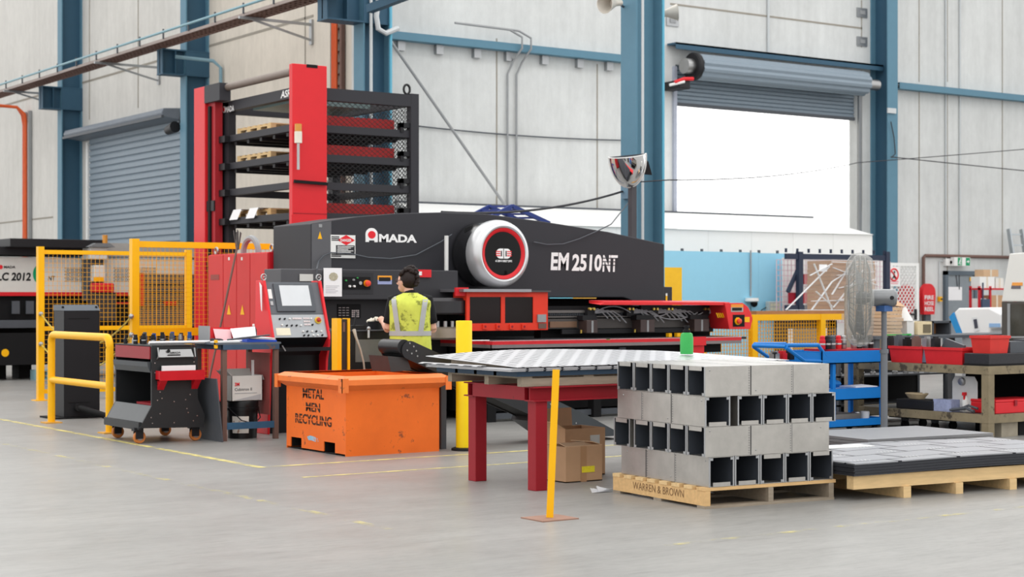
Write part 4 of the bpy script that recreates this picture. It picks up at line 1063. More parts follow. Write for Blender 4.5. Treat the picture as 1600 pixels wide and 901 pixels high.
b = MB(); ypl(b, 857, 464.6, 893, 466, YM-.03, .03); b.build('edge_light', M('cyan_strip', (120, 200, 220), .4, var=0), t)
b = MB(); ypl(b, 893, 464.8, 930, 466.2, YM-.03, .03); b.build('edge_light', M('amber_strip', (220, 170, 70), .4, var=0), t)
# bed and under-table mass
tz = .99
txx0, txy0, txx1 = 11.17, 16.59, PY(1166, 527, 16.59).x
b = MB(); b.prism([(txx0, txy0), (txx1, txy0), (txx1, 17.5), (XR0, 18.45), (txx0, 18.45)], 'Z', tz-.03, tz); b.build('table_top', M('brush_black', (50, 50, 53), .8, var=.2, scale=60), t)
xb_ = PY(1100, 527, 16.59).x
b = MB(); b.box(txx0-.02, PY(1157, 527, 16.59).x, txy0-.02, txy0, tz-.045, tz-.005); b.box(txx0-.02, txx0, txy0, 18.3, tz-.045, tz-.005); b.build('edge_strip', M('edge_red', (206, 40, 48), .4), t)
b = MB(); b.box(txx0-.02, PY(1157, 527, 16.59).x, txy0-.02, txy0+.02, tz-.085, tz-.046); b.box(txx0-.02, txx0+.02, txy0, 18.3, tz-.085, tz-.046); b.build('edge_lip', M('lip_grey', (128, 118, 118), .4, .3), t)
b = MB(); b.box(txx0-.022, PY(1157, 527, 16.59).x, txy0-.024, txy0-.018, tz-.004, tz+.003); b.box(txx0-.022, txx0-.018, txy0-.02, 18.3, tz-.004, tz+.003); b.build('edge_trim', M('trim_pink', (230, 170, 170), .3), t)
a, q = PY(1078, 530, 16.56), PY(1101, 530, 16.56)
b = MB(); b.box(a.x, q.x, 16.53, 16.57, tz-.1, tz+.01); b.box(a.x+.02, q.x+.0, 16.57, 16.7, tz-.3, tz-.03); b.build('red_bracket', red, t)
b = MB(); ypl(b, 947, 529, 953, 531, 16.57, .004); b.build('rating_tag', M('tag_olive', (150, 150, 80), .5), t)
b = MB(); b.box(txx0+.2, 14.4, 17.3, 18.5, .1, tz-.1); b.build('machine_bed', matt, t)
b = MB(); b.box(txx0+.1, txx1-.3, 16.75, 16.85, tz-.2, tz-.04); b.box(txx0+.1, txx1-.3, 17.6, 17.7, tz-.2, tz-.04); b.build('table_rail', matt, t)
for px in (880, 967):
    x = PY(px, 545, 16.8).x; b = MB(); b.box(x-.05, x+.05, 16.72, 16.76, .75, .88); b.build('roller_bracket', grey_dk, t)
for x in (11.4, 13.0, 14.4):
    b = MB(); b.box(x-.06, x+.06, 16.95, 17.07, 0, tz-.1); b.build('table_leg', matt, t)
b = MB(); b.box(11.3, 14.6, 17.0, 17.06, .03, .1); b.build('floor_rail', grey_dk, t)
# drum
c_ = PY(787, 396, 17.4)
dc = Vector((c_.x, YM, c_.z)); ax = (0, -1, 0)
b = MB(); b.lathe([(.37, 0), (.408, .05), (.412, .2), (.408, .40)], dc, ax, 48); b.build('drum_body', M('drum_black', (30, 30, 32), .22, var=0, coat=.4), t)
b = MB(); b.lathe([(.408, .36), (.420, .40), (.424, .46), (.418, .52), (.400, .57), (.375, .60), (.345, .612), (.325, .605), (.318, .585)], dc, ax, 64); b.build('drum_ring', silver, t)
b = MB(); b.lathe([(.318, .575), (.318, .606), (.290, .600), (.272, .585)], dc, ax, 64); b.build('red_ring', red, t)
b = MB(); b.lathe([(.272, .56), (.272, .586), (.14, .592), (.001, .594)], dc, ax, 64); b.build('drum_window', glass_bk, t)
b = MB()
for i in range(-5, 6):
    for j in range(-3, 4):
        if (i/5)**2+(j/3.2)**2 <= 1:
            ph = math.radians(205)+i*.032; yy = .2+j*.022
            p = dc+Vector((.4135*math.cos(ph-PI*.35), -yy, .4135*math.sin(PI-(ph-PI)*1 if False else PI*.72+i*.034)))
            an = PI*.72+i*.034
            p = dc+Vector((.4135*math.cos(an), -yy, .4135*math.sin(an)))
            b.ball(p, .007, 6, 4)
b.build('vent_mesh', matt, t)
YD = YM-.597
cx, cz = c_.x, c_.z
b = MB()
def em(mb, sgn):
    pts = [(cx+sgn*.006, cz+.062)]+[(cx+sgn*(.05+.062*math.cos(a)), cz+.062*math.sin(a)) for a in [PI/2-i*PI/10 for i in range(11)]]+[(cx+sgn*.006, cz-.062)]
    mb.prism(pts, 'Y', YD-.004, YD)
em(b, -1); em(b, 1); b.build('emblem', white_txt, t)
b = MB()
for s_ in (-1, 1):
    b.box(cx+s_*.028, cx+s_*.042, YD-.008, YD-.004, cz-.035, cz+.035)
b.build('emblem_slot', blk_txt, t)
b = MB()
for s_ in (-1, 1):
    for k in (-.026, 0, .026): b.box(cx+s_*.05, cx+s_*.118, YD-.008, YD-.004, cz+k-.006, cz+k+.006)
b.build('emblem_stripe', red_txt, t)
text('AC SERVO DIRECT DRIVE', (cx-.125, YD, cz-.105), NY, .25, .026, white_txt, 'lettering', t, .003, .03)
# logo and lettering on the arm
A, B = PY(571, 378, YM), PY(590, 356, YM); w_ = B.x-A.x; zz0 = A.z; hh = PY(580, 356, YM).z-PY(580, 378, YM).z; zz0 = PY(580, 378, YM).z
xm_ = (A.x+B.x)/2
pts = [(A.x, zz0), (A.x, zz0+hh*.55)]+[(xm_-w_/2*math.cos(a), zz0+hh*.55+hh*.45*math.sin(a)) for a in [i*PI/12 for i in range(13)]]+[(B.x, zz0+hh*.55), (B.x, zz0), (xm_+w_*.22, zz0), (xm_+w_*.22, zz0+hh*.12), (xm_-w_*.22, zz0+hh*.12), (xm_-w_*.22, zz0)]
b = MB(); b.prism(pts, 'Y', YM-.005, YM); b.build('logo_arch', white_txt, t)
b = MB(); disc(b, (xm_, YM-.005, zz0+hh*.52), NY, hh*.27, .004, 24, w_*.31); b.build('logo_dot', red_txt, t)
ytx('MADA', 592, 366, 651, 378.5, YM, white_txt, t, .005, .04)
ytx('EM', 860, 394.5, 889, 422, YM, white_txt, t, .005, .034, .08)
ytx('2510', 893, 397, 940, 423.5, YM, white_txt, t, .005, .034, .08)
ytx('NT', 941, 398.5, 965, 424.5, YM, white_txt, t, .005, .03, .08)
b = MB()
for i in range(3):
    A = PY(940, 403+i*5.5, YM-.006); B = PY(967, 403+i*5.5, YM-.006); b.box(A.x, B.x, YM-.009, YM-.006, A.z-.006, A.z+.006)
b.build('lettering_stripe', charcoal, t)
# plates and labels
b = MB(); ypl(b, 516.5, 367, 555, 403, YM-.012); b.build('warning_plate', white, t)
b = MB(); c1_ = PY(541, 375, YM-.018); b.add([c1_+Vector((-.12, 0, 0)), c1_+Vector((0, 0, -.062)), c1_+Vector((.12, 0, 0)), c1_+Vector((0, 0, .062))], [(0, 1, 2, 3)]); b.build('warning_diamond', red_txt, t)
ytx('DANGER', 532, 373, 549, 377.5, YM-.019, white_txt, t, .002, .02)
b = MB(); ypl(b, 525, 383, 554, 398, YM-.016); b.build('warning_panel', M('panel_ink', (50, 50, 54), .6, var=0), t)
b = MB()
for k in range(6): ypl(b, 527, 384.5+k*2.2, 552-(k % 3)*4, 385.5+k*2.2, YM-.021, .003)
b.build('fine_print', white, t)
b = MB()
for k in range(3): ypl(b, 518, 369+k*2.6, 530, 370.4+k*2.6, YM-.017, .003)
for k in range(3): ypl(b, 518, 394+k*2.6, 533, 395.4+k*2.6, YM-.022, .003)
b.build('fine_print', blk_txt, t)
A = PY(500, 373, YM-.013); b = MB(); b.add([A+Vector((-.03, 0, 0)), A+Vector((.03, 0, 0)), A+Vector((0, 0, .09))], [(0, 1, 2)]); b.build('warning_triangle', yellow, t)
b = MB(); ypl(b, 498, 350, 503, 355, YM-.013); b.build('grey_label', grey, t)
b = MB(); ypl(b, 590, 430.5, 612, 437, 17.55); b.build('caution_label', M('label_orange', (240, 160, 50), .5, var=0), t)
b = MB(); ypl(b, 590, 437, 612, 444, 17.55); b.build('caution_label', M('label_blue', (150, 160, 200), .5, var=0), t)
b = MB(); ypl(b, 592, 433, 610, 439, 17.546); b.build('fine_print', blk_txt, t)
b = MB(); ypl(b, 468, 428, 489, 439, 17.55); b.build('rating_plate', M('rating_grey', (206, 206, 202), .5, var=0), t)
b = MB(); ypl(b, 533, 426, 583, 459, 17.548, .004); b.build('panel_recess', M('recess', (44, 44, 48), .5, var=0), t)
b = MB(); ypl(b, 536, 432.5, 578.5, 452, 17.543, .006); b.build('button_panel', matt, t)
for (px, py, m_, r_) in ((546, 447, white, .014), (553, 447, white, .014), (562, 442, steel, .024), (540, 438, green_m, .01), (552, 437, grey, .012), (558, 434, green_m, .008)):
    p = PY(px, py, 17.535); MB().lathe([(r_, 0), (r_*.9, .025)], (p.x, 17.537, p.z), ax, 12).build('push_button', m_, t)
p = PY(572.5, 442.5, 17.535); MB().lathe([(.04, 0), (.04, .02)], (p.x, 17.537, p.z), ax, 16).build('stop_collar', M('collar_orange', (240, 150, 30), .4), t)
MB().lathe([(.02, .02), (.034, .035), (.036, .05), (.02, .06)], (p.x, 17.537, p.z), ax, 16).build('stop_button', M('stop_red', (226, 70, 50), .35), t)
b = MB(); ypl(b, 527, 475, 563, 497, 17.72, .012); b.build('keypad', matt, t)
b = MB()
for i in range(4):
    for j in range(4): ypl(b, 549.5+i*3, 484+j*3, 551.8+i*3, 486.2+j*3, 17.706, .004)
for i in range(3):
    for j in range(4): ypl(b, 529+i*6, 480+j*4, 533+i*6, 481+j*4, 17.706, .003)
b.build('keypad_key', M('key_grey', (170, 160, 160), .5, var=0), t)
b = MB(); ypl(b, 651, 421, 672, 433, 17.55, .03); b.build('red_tag', red, t)
b = MB(); ypl(b, 654, 424, 659, 430, 17.518, .003); b.build('tag_label', white, t)
# gas strut
A, B = PY(697.5, 368, 17.7), PY(697.5, 431, 17.7)
b = MB(); b.tube([A, B], .026, 12); b.build('gas_strut', M('strut_white', (214, 214, 212), .35), t)
b = MB(); b.tube([B, B-Vector((0, 0, .1))], .012, 8); b.tube([B+Vector((-.03, 0, -.1)), B+Vector((.04, 0, -.06)), B+Vector((.05, 0, .0))], .012, 6); b.ball(B-Vector((0, 0, .1)), .03, 8, 6); b.build('strut_end', steel, t)
b = MB(); b.tube([PY(672, 427, 17.6), PY(696, 434, 17.66)], .02, 8); b.tube([PY(668, 434, 17.6), PY(680, 438, 17.64), PY(696, 443, 17.68)], .01, 6); b.build('strut_arm', grey_dk, t)
# loose power cord over the face
pts = [PY(*p_, 17.5 if p_[1] > 412 else 17.955) for p_ in ((495, 436), (495, 420))]+[PY(*p_, 17.95) for p_ in ((498, 408), (506, 399), (517, 394.5), (548, 396), (575, 402), (610, 404), (650, 398), (690, 377), (706, 366))]
b = MB(); b.tube(pts, .008, 6); b.build('power_cord', grey_dk, t)
pts = [PY(*p_, 17.95) for p_ in ((834, 378), (855, 382), (880, 381), (905, 373), (935, 360), (955, 350))]+[Vector((CX-.05, CY0+.1, 2.95))]
b = MB(); b.tube(pts, .008, 6); b.build('power_cord', grey_dk, t)
# turret: upper punch disc and lower steel ring at the throat
A = PY(690, 505, 17.35)
b = MB(); b.lathe([(.30, 1.0), (.32, 1.02), (.32, 1.13), (.30, 1.15)], (A.x+.05, 17.45, 0), (0, 0, 1), 32); b.build('lower_turret', M('turret_steel', (150, 138, 124), .35, .8), t)
b = MB(); b.lathe([(.32, 1.30), (.34, 1.32), (.34, 1.46), (.3, 1.5)], (A.x+.05, 17.45, 0), (0, 0, 1), 32); b.build('upper_turret', M('turret_dark', (46, 45, 48), .4, .3), t)
for k in range(9):
    a = -PI/2+(k-4)*.35; b = MB(); b.tube([(A.x+.05+.26*math.cos(a), 17.45+.26*math.sin(a), 1.15), (A.x+.05+.26*math.cos(a), 17.45+.26*math.sin(a), 1.22)], .025, 10); b.build('punch', steel, t)
# red guard with smoked windows
YGd = 17.1
gx0, gx1, _, _, gz0, gz1 = pbox(729, 856, 456, 516, YGd, .5)
b = MB()
xw = [PY(px, 480, YGd).x for px in (734, 783, 787, 833)]
zb0, zb1 = gz0+.09, gz1-.06
b.box(gx0, gx1, YGd, YGd+.03, gz1-.06, gz1); b.box(gx0, gx1, YGd, YGd+.03, gz0, zb0); b.box(gx0, xw[0], YGd, YGd+.03, zb0, zb1); b.box(xw[1], xw[2]+.02, YGd, YGd+.03, zb0, zb1); b.box(xw[3], gx1, YGd, YGd+.03, zb0, zb1)
b.box(gx1-.02, gx1, YGd+.03, YGd+.75, gz0, gz1); b.box(gx0, gx0+.02, YGd+.03, YGd+.3, gz1-.1, gz1)
b.build('guard_frame', red_or, t)
for k in (0, 2):
    b = MB(); b.box(xw[k]-.005, xw[k+1]+.005, YGd+.012, YGd+.018, zb0-.01, zb1+.01); b.build('guard_window', tint, t)
for px in (757, 778, 799, 818):
    p = PY(px, 510, YGd); b = MB(); b.box(p.x-.035, p.x+.035, YGd-.02, YGd, p.z-.03, p.z+.03); b.build('lug', red_or, t)
    b = MB(); disc(b, (p.x, YGd-.02, p.z), NY, .014, .003, 12); b.build('lug_hole', red_dk, t)
b = MB(); ypl(b, 839, 491, 852, 503, YGd, .02); b.build('switch_box', grey, t)
b = MB(); ypl(b, 841, 505, 853, 513, YGd, .012); b.build('small_plate', brown_m, t)
p0_, p1_ = PY(723, 452, YGd-.06), PY(829, 458, YGd-.06)
b = MB(); b.box(p0_.x, p1_.x, YGd-.08, YGd+.8, gz1, gz1+.035); b.build('top_plate', M('plate_silver', (150, 150, 154), .35, .7), t)
b = MB(); b.box(p1_.x, gx1+.02, YGd-.04, YGd+.8, gz1, gz1+.02); b.build('top_plate', M('plate_dark', (80, 76, 76), .4, .3), t)
b = MB(); ypl(b, 710, 449, 730, 462, YGd+.05, .03); b.build('red_tab', red, t)
b = MB(); ypl(b, 718, 478, 727, 492, YGd+.2, .04); b.build('red_valve', M('valve_red', (150, 50, 56), .5), t)
# carriage with clamps, hoses and red cover
YCg = 17.25
cx0, cx1 = PY(856, 500, YCg).x, PY(1112, 500, YCg).x
def zc_(py): return PY(980, py, YCg).z
b = MB(); b.box(cx0, cx1, YCg, YCg+.12, zc_(512), zc_(497)); b.build('cross_beam', M('beam_dark', (74, 70, 68), .45, .3), t)
b = MB(); b.box(cx0, cx1, YCg+.0, YCg+.1, zc_(495), zc_(493)); b.box(cx0-.05, cx1, YCg+.02, YCg+.1, zc_(488), zc_(484)); b.build('guide_rail', M('rail_grey', (104, 100, 98), .4, .5), t)
b = MB(); b.box(cx0, cx1+.1, YCg+.15, YCg+.3, zc_(528), zc_(478)); b.build('carriage_back', matt, t)
b = MB(); b.box(cx0+.2, cx1, YCg-.03, YCg, zc_(520), zc_(513)); b.build('lower_rail', black, t)
b = MB()
x = cx0-.1
while x < cx1-1.0: b.box(x, x+.012, YCg+.04, YCg+.12, zc_(492), zc_(486)); x += .028
b.build('bellows_rib', grey_dk, t)
b = MB(); b.box(PY(858, 500, YCg).x, PY(900, 500, YCg).x, YCg-.02, YCg, zc_(510), zc_(501)); b.build('brass_strip', M('brass_brown', (120, 92, 72), .4, .3), t)
wirem = M('hose_grey', (170, 172, 176), .4, var=.1)
for k, (p0, p1) in enumerate(((911, 928), (995, 1017), (1079, 1102))):
    xa_, xb2 = PY(p0, 505, YCg-.1).x, PY(p1, 505, YCg-.1).x
    b = MB(); b.box(xa_, xb2, YCg-.18, YCg, zc_(519), zc_(499)); b.build('work_clamp', M('clamp_brown', (70, 56, 54), .45, .2), t, bevel=.008)
    b = MB(); b.box((xa_+xb2)/2-.015, (xa_+xb2)/2+.015, YCg-.185, YCg-.18, zc_(518), zc_(500)); b.build('clamp_stripe', grey, t)
    b = MB(); b.box(xa_-.02, xb2+.03, YCg-.12, YCg+.05, zc_(499), zc_(492)); b.build('clamp_head', black, t)
    b = MB(); b.tube([(xa_-.03, YCg-.1, zc_(514)), (xa_-.03, YCg-.1, zc_(519))], .012, 8); b.build('brass_pin', M('brass', (220, 190, 90), .3, .6), t)
for k, px in enumerate((921, 982, 1020, 1043, 1100)):
    p = PY(px, 486, YCg)
    b = MB(); b.box(p.x-.06, p.x+.06, YCg-.04, YCg+.04, p.z-.06, p.z+.05); b.build('valve_block', black, t)
    for j in range(2): b = MB(); b.lathe([(.016, 0), (.016, .04)], (p.x-.04+.06*j, YCg-.04, p.z+.03), ax, 10); b.build('fitting', M('brass', (220, 190, 90), .3, .6), t)
    for j in range(4):
        q = p+Vector((.1+.08*j, -.05, 0)); e = p+Vector((.25+.1*j, -.06, -.09-.02*j))
        b = MB(); b.tube([p+Vector((.05, -.05, .02-.015*j)), q+Vector((0, 0, .03-.01*j)), (q+e)/2+Vector((0, 0, .02)), e], .008, 5); b.build('air_hose', wirem, t)
for (pa, pb, d_) in ((930, 985, -.08), (1005, 1045, .05), (1050, 1098, .06), (1016, 1090, .09)):
    b = MB(); b.tube(sag(PY(pa, 488, YCg-.06), PY(pb, 488, YCg-.06), d_, 10), .008, 5); b.build('air_hose', wirem, t)
YCv = 16.9
A, B = PY(938, 471.5, YCv), PY(1140, 472, YCv)
b = MB(); b.hexa([(A.x, YCv, PY(940, 476, YCv).z), (B.x, YCv, PY(1130, 476.5, YCv).z), (B.x, YCv+.5, PY(1130, 476.5, YCv).z+.02), (A.x+.2, YCv+.5, PY(940, 476, YCv).z+.02)], [(A.x+.08, YCv, A.z), (B.x, YCv, B.z), (B.x, YCv+.5, B.z+.02), (A.x+.2, YCv+.5, A.z+.02)]); b.build('carriage_cover', M('cover_red', (224, 48, 52), .4), t)
b = MB(); b.prism([YP(*p_, YCv) for p_ in ((1131, 473), (1159, 473), (1167, 479), (1172, 488), (1174.5, 498), (1171, 514), (1138, 514))], 'Y', YCv-.02, YCv+.5); b.build('cover_end', M('cover_red', (224, 48, 52), .4), t, bevel=.006)
b = MB(); b.box(A.x+.9, B.x, YCv+.3, YCv+.34, PY(1000, 488, YCv).z, PY(1000, 477, YCv).z); b.build('inner_cover', black, t)
b = MB(); ypl(b, 1142, 475, 1161, 480, YCv-.02); b.build('caution_label', M('label_orange2', (236, 150, 60), .5, var=0), t)
b = MB(); ypl(b, 1142, 480, 1161, 487, YCv-.02); b.build('caution_label', M('label_grey', (170, 168, 165), .5, var=0), t)
b = MB(); ypl(b, 1144, 480.5, 1159, 485, YCv-.024, .003); b.build('fine_print', blk_txt, t)
b = MB(); ypl(b, 1145, 491.5, 1163, 510, YCv-.02, .006); b.build('switch_plate', matt, t)
p = PY(1152.5, 501.5, YCv-.03); MB().lathe([(.05, 0), (.05, .015)], (p.x, YCv-.026, p.z), ax, 18).build('stop_collar', yellow, t)
MB().lathe([(.022, .01), (.036, .03), (.036, .05), (.02, .06)], (p.x, YCv-.026, p.z), ax, 18).build('stop_button', M('stop_red', (226, 70, 50), .35), t)
b = MB(); ypl(b, 1163, 495, 1171, 503, YCv-.02); b.build('yellow_tag', yellow, t)
b = MB()
for k in range(4):
    A = PY(1122+k*3, 496, YCv+.05); b.bar(A, A+Vector((-.03, 0, .06)), .015, .01)
b.build('hazard_stripe', yellow, t)
for px in (1046, 1059, 1066):
    p = PY(px, 521, 17.0); b = MB(); b.box(p.x-.025, p.x+.025, 16.98, 17.04, tz, tz+.05); b.build('table_stop', yellow, t)
p = PY(745, 524, 16.75)
tag(MB().box(p.x-.12, p.x+.16, 16.72, 16.75, tz+.001, tz+.012).build('white_ruler', white), 'white ruler lying on the black table of the punching machine', 'ruler')
# yellow back panel beyond the machine and small yellow arm
# ---- A4 page with printed lines hanging on the machine
A = PY(505, 463, 17.5)
t = thing('paper_notice', 'white printed page hanging on the machine beside its button panel', 'notice', (PY(519, 463, 17.5).x, 17.5, A.z))
b = MB(); ypl(b, 505.5, 418.5, 534, 463, 17.5, .004); b.build('page', paper, t)
b = MB()
for k in range(5): ypl(b, 509, 446+k*2.6, 530-(k*3 % 7), 446.7+k*2.6, 17.495, .002)
b.build('text_line', M('ink_grey', (190, 190, 196), .8, var=0), t)
b = MB(); c2_ = PY(521, 432, 17.495); disc(b, c2_, NY, .05, .002, 9, .06); b.build('smudge_print', M('print_tone', (178, 172, 150), .8, var=.3, scale=40), t)

# ---- operator console
OX0, OX1 = PY(414, 480, 16.9).x, PY(513, 480, 16.78).x
oyb, ozb, oyt, ozt = 16.74, 1.06, 16.97, PY(455, 441, 16.97).z
t = thing('operator_console', 'red sided operator console with grey screen and rows of buttons', 'console', ((OX0+OX1)/2, 17.2, 0))
cr = M('console_red', (224, 40, 48), .38, var=.02)
up = Vector((0, oyt-oyb, ozt-ozb)); L_ = up.length; up.normalize(); AX = (Vector((1, 0, 0)), up)
for x in (OX0, OX1-.03):
    b = MB(); b.prism([(oyb-.03, ozb-.02), (oyt-.03, ozt+.02), (oyt+.16, ozt+.02), (oyb+.42, .9), (oyb+.42, .0), (oyb+.1, .0), (oyb+.04, .82)], 'X', x, x+.03); b.build('side_panel', cr, t, bevel=.006)
b = MB(); b.prism([(oyb+.01, ozb), (oyt+.01, ozt), (oyt+.15, ozt), (oyb+.41, .9), (oyb+.41, 0), (oyb+.2, 0), (oyb+.2, ozb-.2)], 'X', OX0+.03, OX1-.03); b.build('body', M('console_black', (28, 28, 31), .4), t)
OW = OX1-OX0-.06
def CP(u, v): return Vector((OX0+.03+OW*u, oyb+.01, ozb))+up*(L_*v)
def cpl(mb, u0, v0, u1, v1, t_=.006, off=0): return plate(mb, CP(u0, v0)+AX[0].cross(AX[1])*off, AX, OW*(u1-u0), L_*(v1-v0), t_)
b = MB(); cpl(b, 0, .42, 1, 1.0); b.build('monitor_panel', M('monitor_grey', (98, 102, 108), .45), t)
b = MB(); cpl(b, .14, .46, .86, .97, .02, .006); b.build('monitor_bezel', M('bezel_grey', (84, 88, 94), .4), t, bevel=.006)
b = MB(); cpl(b, .24, .56, .79, .93, .002, .026); b.build('screen', screen_m, t)
b = MB(); cpl(b, .03, .7, .10, .87, .004, .006); b.build('switch_label', white, t)
b = MB(); cpl(b, .04, .58, .09, .65, .008, .006); b.build('rocker_switch', M('switch_grey', (180, 180, 182), .4), t)
b = MB(); cpl(b, .0, .0, 1, .41, .01); b.build('key_panel', M('keypanel', (164, 168, 172), .4, .2, var=.06), t)
for u, v, n in ((.16, .33, 1), (.25, .33, 1), (.34, .33, 1), (.74, .33, 1), (.18, .22, 1), (.27, .21, 1), (.36, .21, 1), (.45, .21, 1), (.53, .21, 1), (.55, .1, 1), (.63, .1, 1), (.72, .1, 1), (.8, .1, 1), (.89, .1, 1), (.56, .03, 1), (.64, .03, 1), (.73, .03, 1), (.81, .03, 1), (.9, .03, 1), (.75, .22, 1)):
    p = CP(u, v)+AX[0].cross(AX[1])*.01; MB().lathe([(.011, 0), (.009, .02)], p, AX[0].cross(AX[1]), 10).build('push_button', random.choice([black, black, white]), t)
b = MB()
for i in range(6): cpl(b, .4+i*.028, .32, .42+i*.028, .35, .01, .01)
b.build('membrane_key', M('key_pale', (226, 214, 214), .5), t); b = MB()
for i in range(4):
    for j in range(3): cpl(b, .6+i*.03, .21+j*.055, .62+i*.03, .24+j*.055, .01, .01)
b.build('membrane_key', M('key_pale', (226, 214, 214), .5), t)
b = MB(); cpl(b, .06, .04, .32, .17, .003, .01); b.build('memo_label', M('memo_cream', (236, 230, 206), .7), t)
p = CP(.87, .3)+AX[0].cross(AX[1])*.01; MB().lathe([(.04, 0), (.04, .012)], p, AX[0].cross(AX[1]), 16).build('stop_collar', M('collar_y', (226, 190, 70), .4), t)
MB().lathe([(.02, .01), (.026, .03), (.014, .04)], p, AX[0].cross(AX[1]), 16).build('stop_button', M('stop_dk', (190, 60, 50), .4), t)
b = MB(); b.box(OX0+.02, OX1-.02, oyb-.08, oyb+.1, .915, .93); b.box(OX0+.02, OX1+.05, oyb-.1, oyb-.08, .915, .955); b.build('keyboard_shelf', black, t)
for x in (OX0+.08, OX1-.0):
    b = MB(); b.bar((x, oyb-.1, .98), (x+.03, oyb-.12, .92), .012, .012); b.build('shelf_stay', steel, t)
for x in (OX0+.02, OX1-.02):
    b = MB(); b.tube([(x, oyt, ozt+.06+.0)]+[(x+.03*math.cos(a), oyt, ozt+.055+.035*math.sin(a)) for a in [i*2*PI/10 for i in range(11)]], .009, 6); b.build('lifting_eye', steel, t)
b = MB(); b.hexa([(OX0-.03, oyt-.06, ozt-.32), (OX0-.02, oyt-.02, ozt-.3), (OX0-.01, oyt+.04, ozt+.0), (OX0-.012, oyt-.02, ozt-.04)], [(OX0-.034, oyt-.06, ozt-.32), (OX0-.024, oyt-.02, ozt-.3), (OX0-.014, oyt+.04, ozt+.0), (OX0-.016, oyt-.02, ozt-.04)])
tag(b.build('hanging_sheet', paper), 'white paper sheet hanging from the lifting eye on the console side', 'paper')

# ---- yellow and black light curtain post
xa, xb, _, _, z0, z1 = pbox(527, 547, 497, 560, 15.42, .1)
t = thing('light_curtain', 'yellow edged black safety sensor post between console and operator', 'sensor post', ((xa+xb)/2, 15.48, 0))
b = MB(); b.box(xa, xa+.05, 15.42, 15.54, 0, z1); b.box(xb-.025, xb, 15.42, 15.54, 0, z1); b.build('side_strip', yellow, t)
b = MB(); b.box(xa+.05, xb-.025, 15.44, 15.54, 0, z1-.01); b.build('body', M('sensor_black', (52, 46, 44), .4), t)
b = MB(); b.box(xa+.075, xa+.1, 15.435, 15.44, z1-.14, z1-.04); b.build('sensor_window', brown_m, t)

# ---- black pedestal with tub and lever
px0_, px1_ = PY(548, 550, 15.6).x, PY(610, 550, 15.6).x
pz = PY(580, 517, 15.6).z
t = thing('machine_pedestal', 'black steel pedestal with grey data plate in front of the operator', 'pedestal', ((px0_+px1_)/2, 15.85, 0))
b = MB(); b.box(px0_, px1_, 15.6, 16.05, 0, pz); b.build('body', M('pedestal_black', (30, 30, 33), .4), t, bevel=.006)
b = MB(); b.box(px0_-.01, px1_+.01, 15.585, 16.06, pz, pz+.012); b.build('top', grey_dk, t)
b = MB(); ypl(b, 555, 530, 597, 565, 15.6, .006); b.build('data_plate', M('data_plate', (112, 116, 116), .4, var=.12), t)
b = MB(); A = PY(576, 513, 15.55); b.tube([A, A+Vector((-.02, -.03, -.1))], .012, 8); b.ball(A, .022, 8, 6); b.build('lever', steel, t)
b = MB(); b.box(px0_+.02, px0_+.2, 15.62, 15.8, pz+.012, pz+.06); b.tube([(px0_+.1, 15.7, pz+.06), (px0_+.12, 15.7, pz+.2)], .01, 8); b.build('clamp_block', black, t)
pts = [PY(553, 515, 15.55), PY(556, 526, 15.5), PY(563, 545, 15.48), PY(568, 565, 15.48), PY(570, 585, 15.5)]
b = MB(); b.tube(pts, [.02, .014, .01, .01, .01], 7); b.build('spray_hose', M('hose_pale', (176, 170, 160), .5), t)
tc_ = (PY(586, 505, 15.8).x, 15.8)
t = thing('swarf_tub', 'small black tub heaped with white swarf on the pedestal', 'tub', (*tc_, pz+.013))
MB().lathe([(.075, 0), (.09, .085), (.092, .085), (.085, .07)], (*tc_, pz+.013), (0, 0, 1), 20).build('body', black, t)
b = MB()
for k in range(26):
    a = random.random()*2*PI; r_ = random.random()**.5*.085
    b.ball((tc_[0]+r_*math.cos(a), tc_[1]+r_*math.sin(a), pz+.1+.045*(1-r_/.08)), .017, 6, 4)
o = b.build('swarf', M('swarf', (226, 220, 206), .7, var=.15), t); o['kind'] = 'stuff'
tag(MB().lathe([(.02, 0), (.022, .05), (.008, .065), (.004, .09)], (PY(522, 505, 17.4).x, 17.62, PY(522, 512, 17.62).z), (0, 0, 1), 10).build('glue_bottle', M('bottle_tan', (150, 130, 126), .5)), 'small tan squeeze bottle on the machine ledge beside the sensor post', 'bottle')
b = MB(); b.box(YP(512, 515, 17.6)[0], YP(530, 515, 17.6)[0], 17.55, 17.72, PY(522, 516, 17.62).z-.05, PY(522, 512, 17.62).z-.001); b.build('ledge', brown_m, pm)

# ---- scrap conveyor running down to the machine
ycv0, ycv1 = 14.2, 14.62
def CV(px, py): return YP(px, py, ycv0)
t = thing('scrap_conveyor', 'black inclined scrap conveyor whose roller end hangs over the orange bin', 'conveyor', (9.6, 14.4, 0))
h_ = CV(641, 547); r_ = .092
ang = math.atan2(CV(640, 536)[1]-CV(900, 655)[1], CV(900, 655)[0]-CV(640, 536)[0])
dx, dz = math.cos(ang), -math.sin(ang); nx, nz = math.sin(ang), math.cos(ang)
Lc = 1.75
pts = [(h_[0]+nx*r_+dx*Lc, h_[1]+nz*r_+dz*Lc)]+[(h_[0]+r_*math.cos(a), h_[1]+r_*math.sin(a)) for a in [PI/2-ang+i*PI/10 for i in range(11)]]+[(h_[0]-nx*r_+dx*Lc, h_[1]-nz*r_+dz*Lc)]
for y0, y1 in ((ycv0, ycv0+.012), (ycv1-.012, ycv1)):
    b = MB(); b.prism(pts, 'Y', y0, y1); b.build('side_plate', M('conveyor_black', (44, 45, 48), .38, var=.08), t)
b = MB(); ip = [(x+(h_[0]-x)*.06, z+(h_[1]-z)*.06) for x, z in pts]
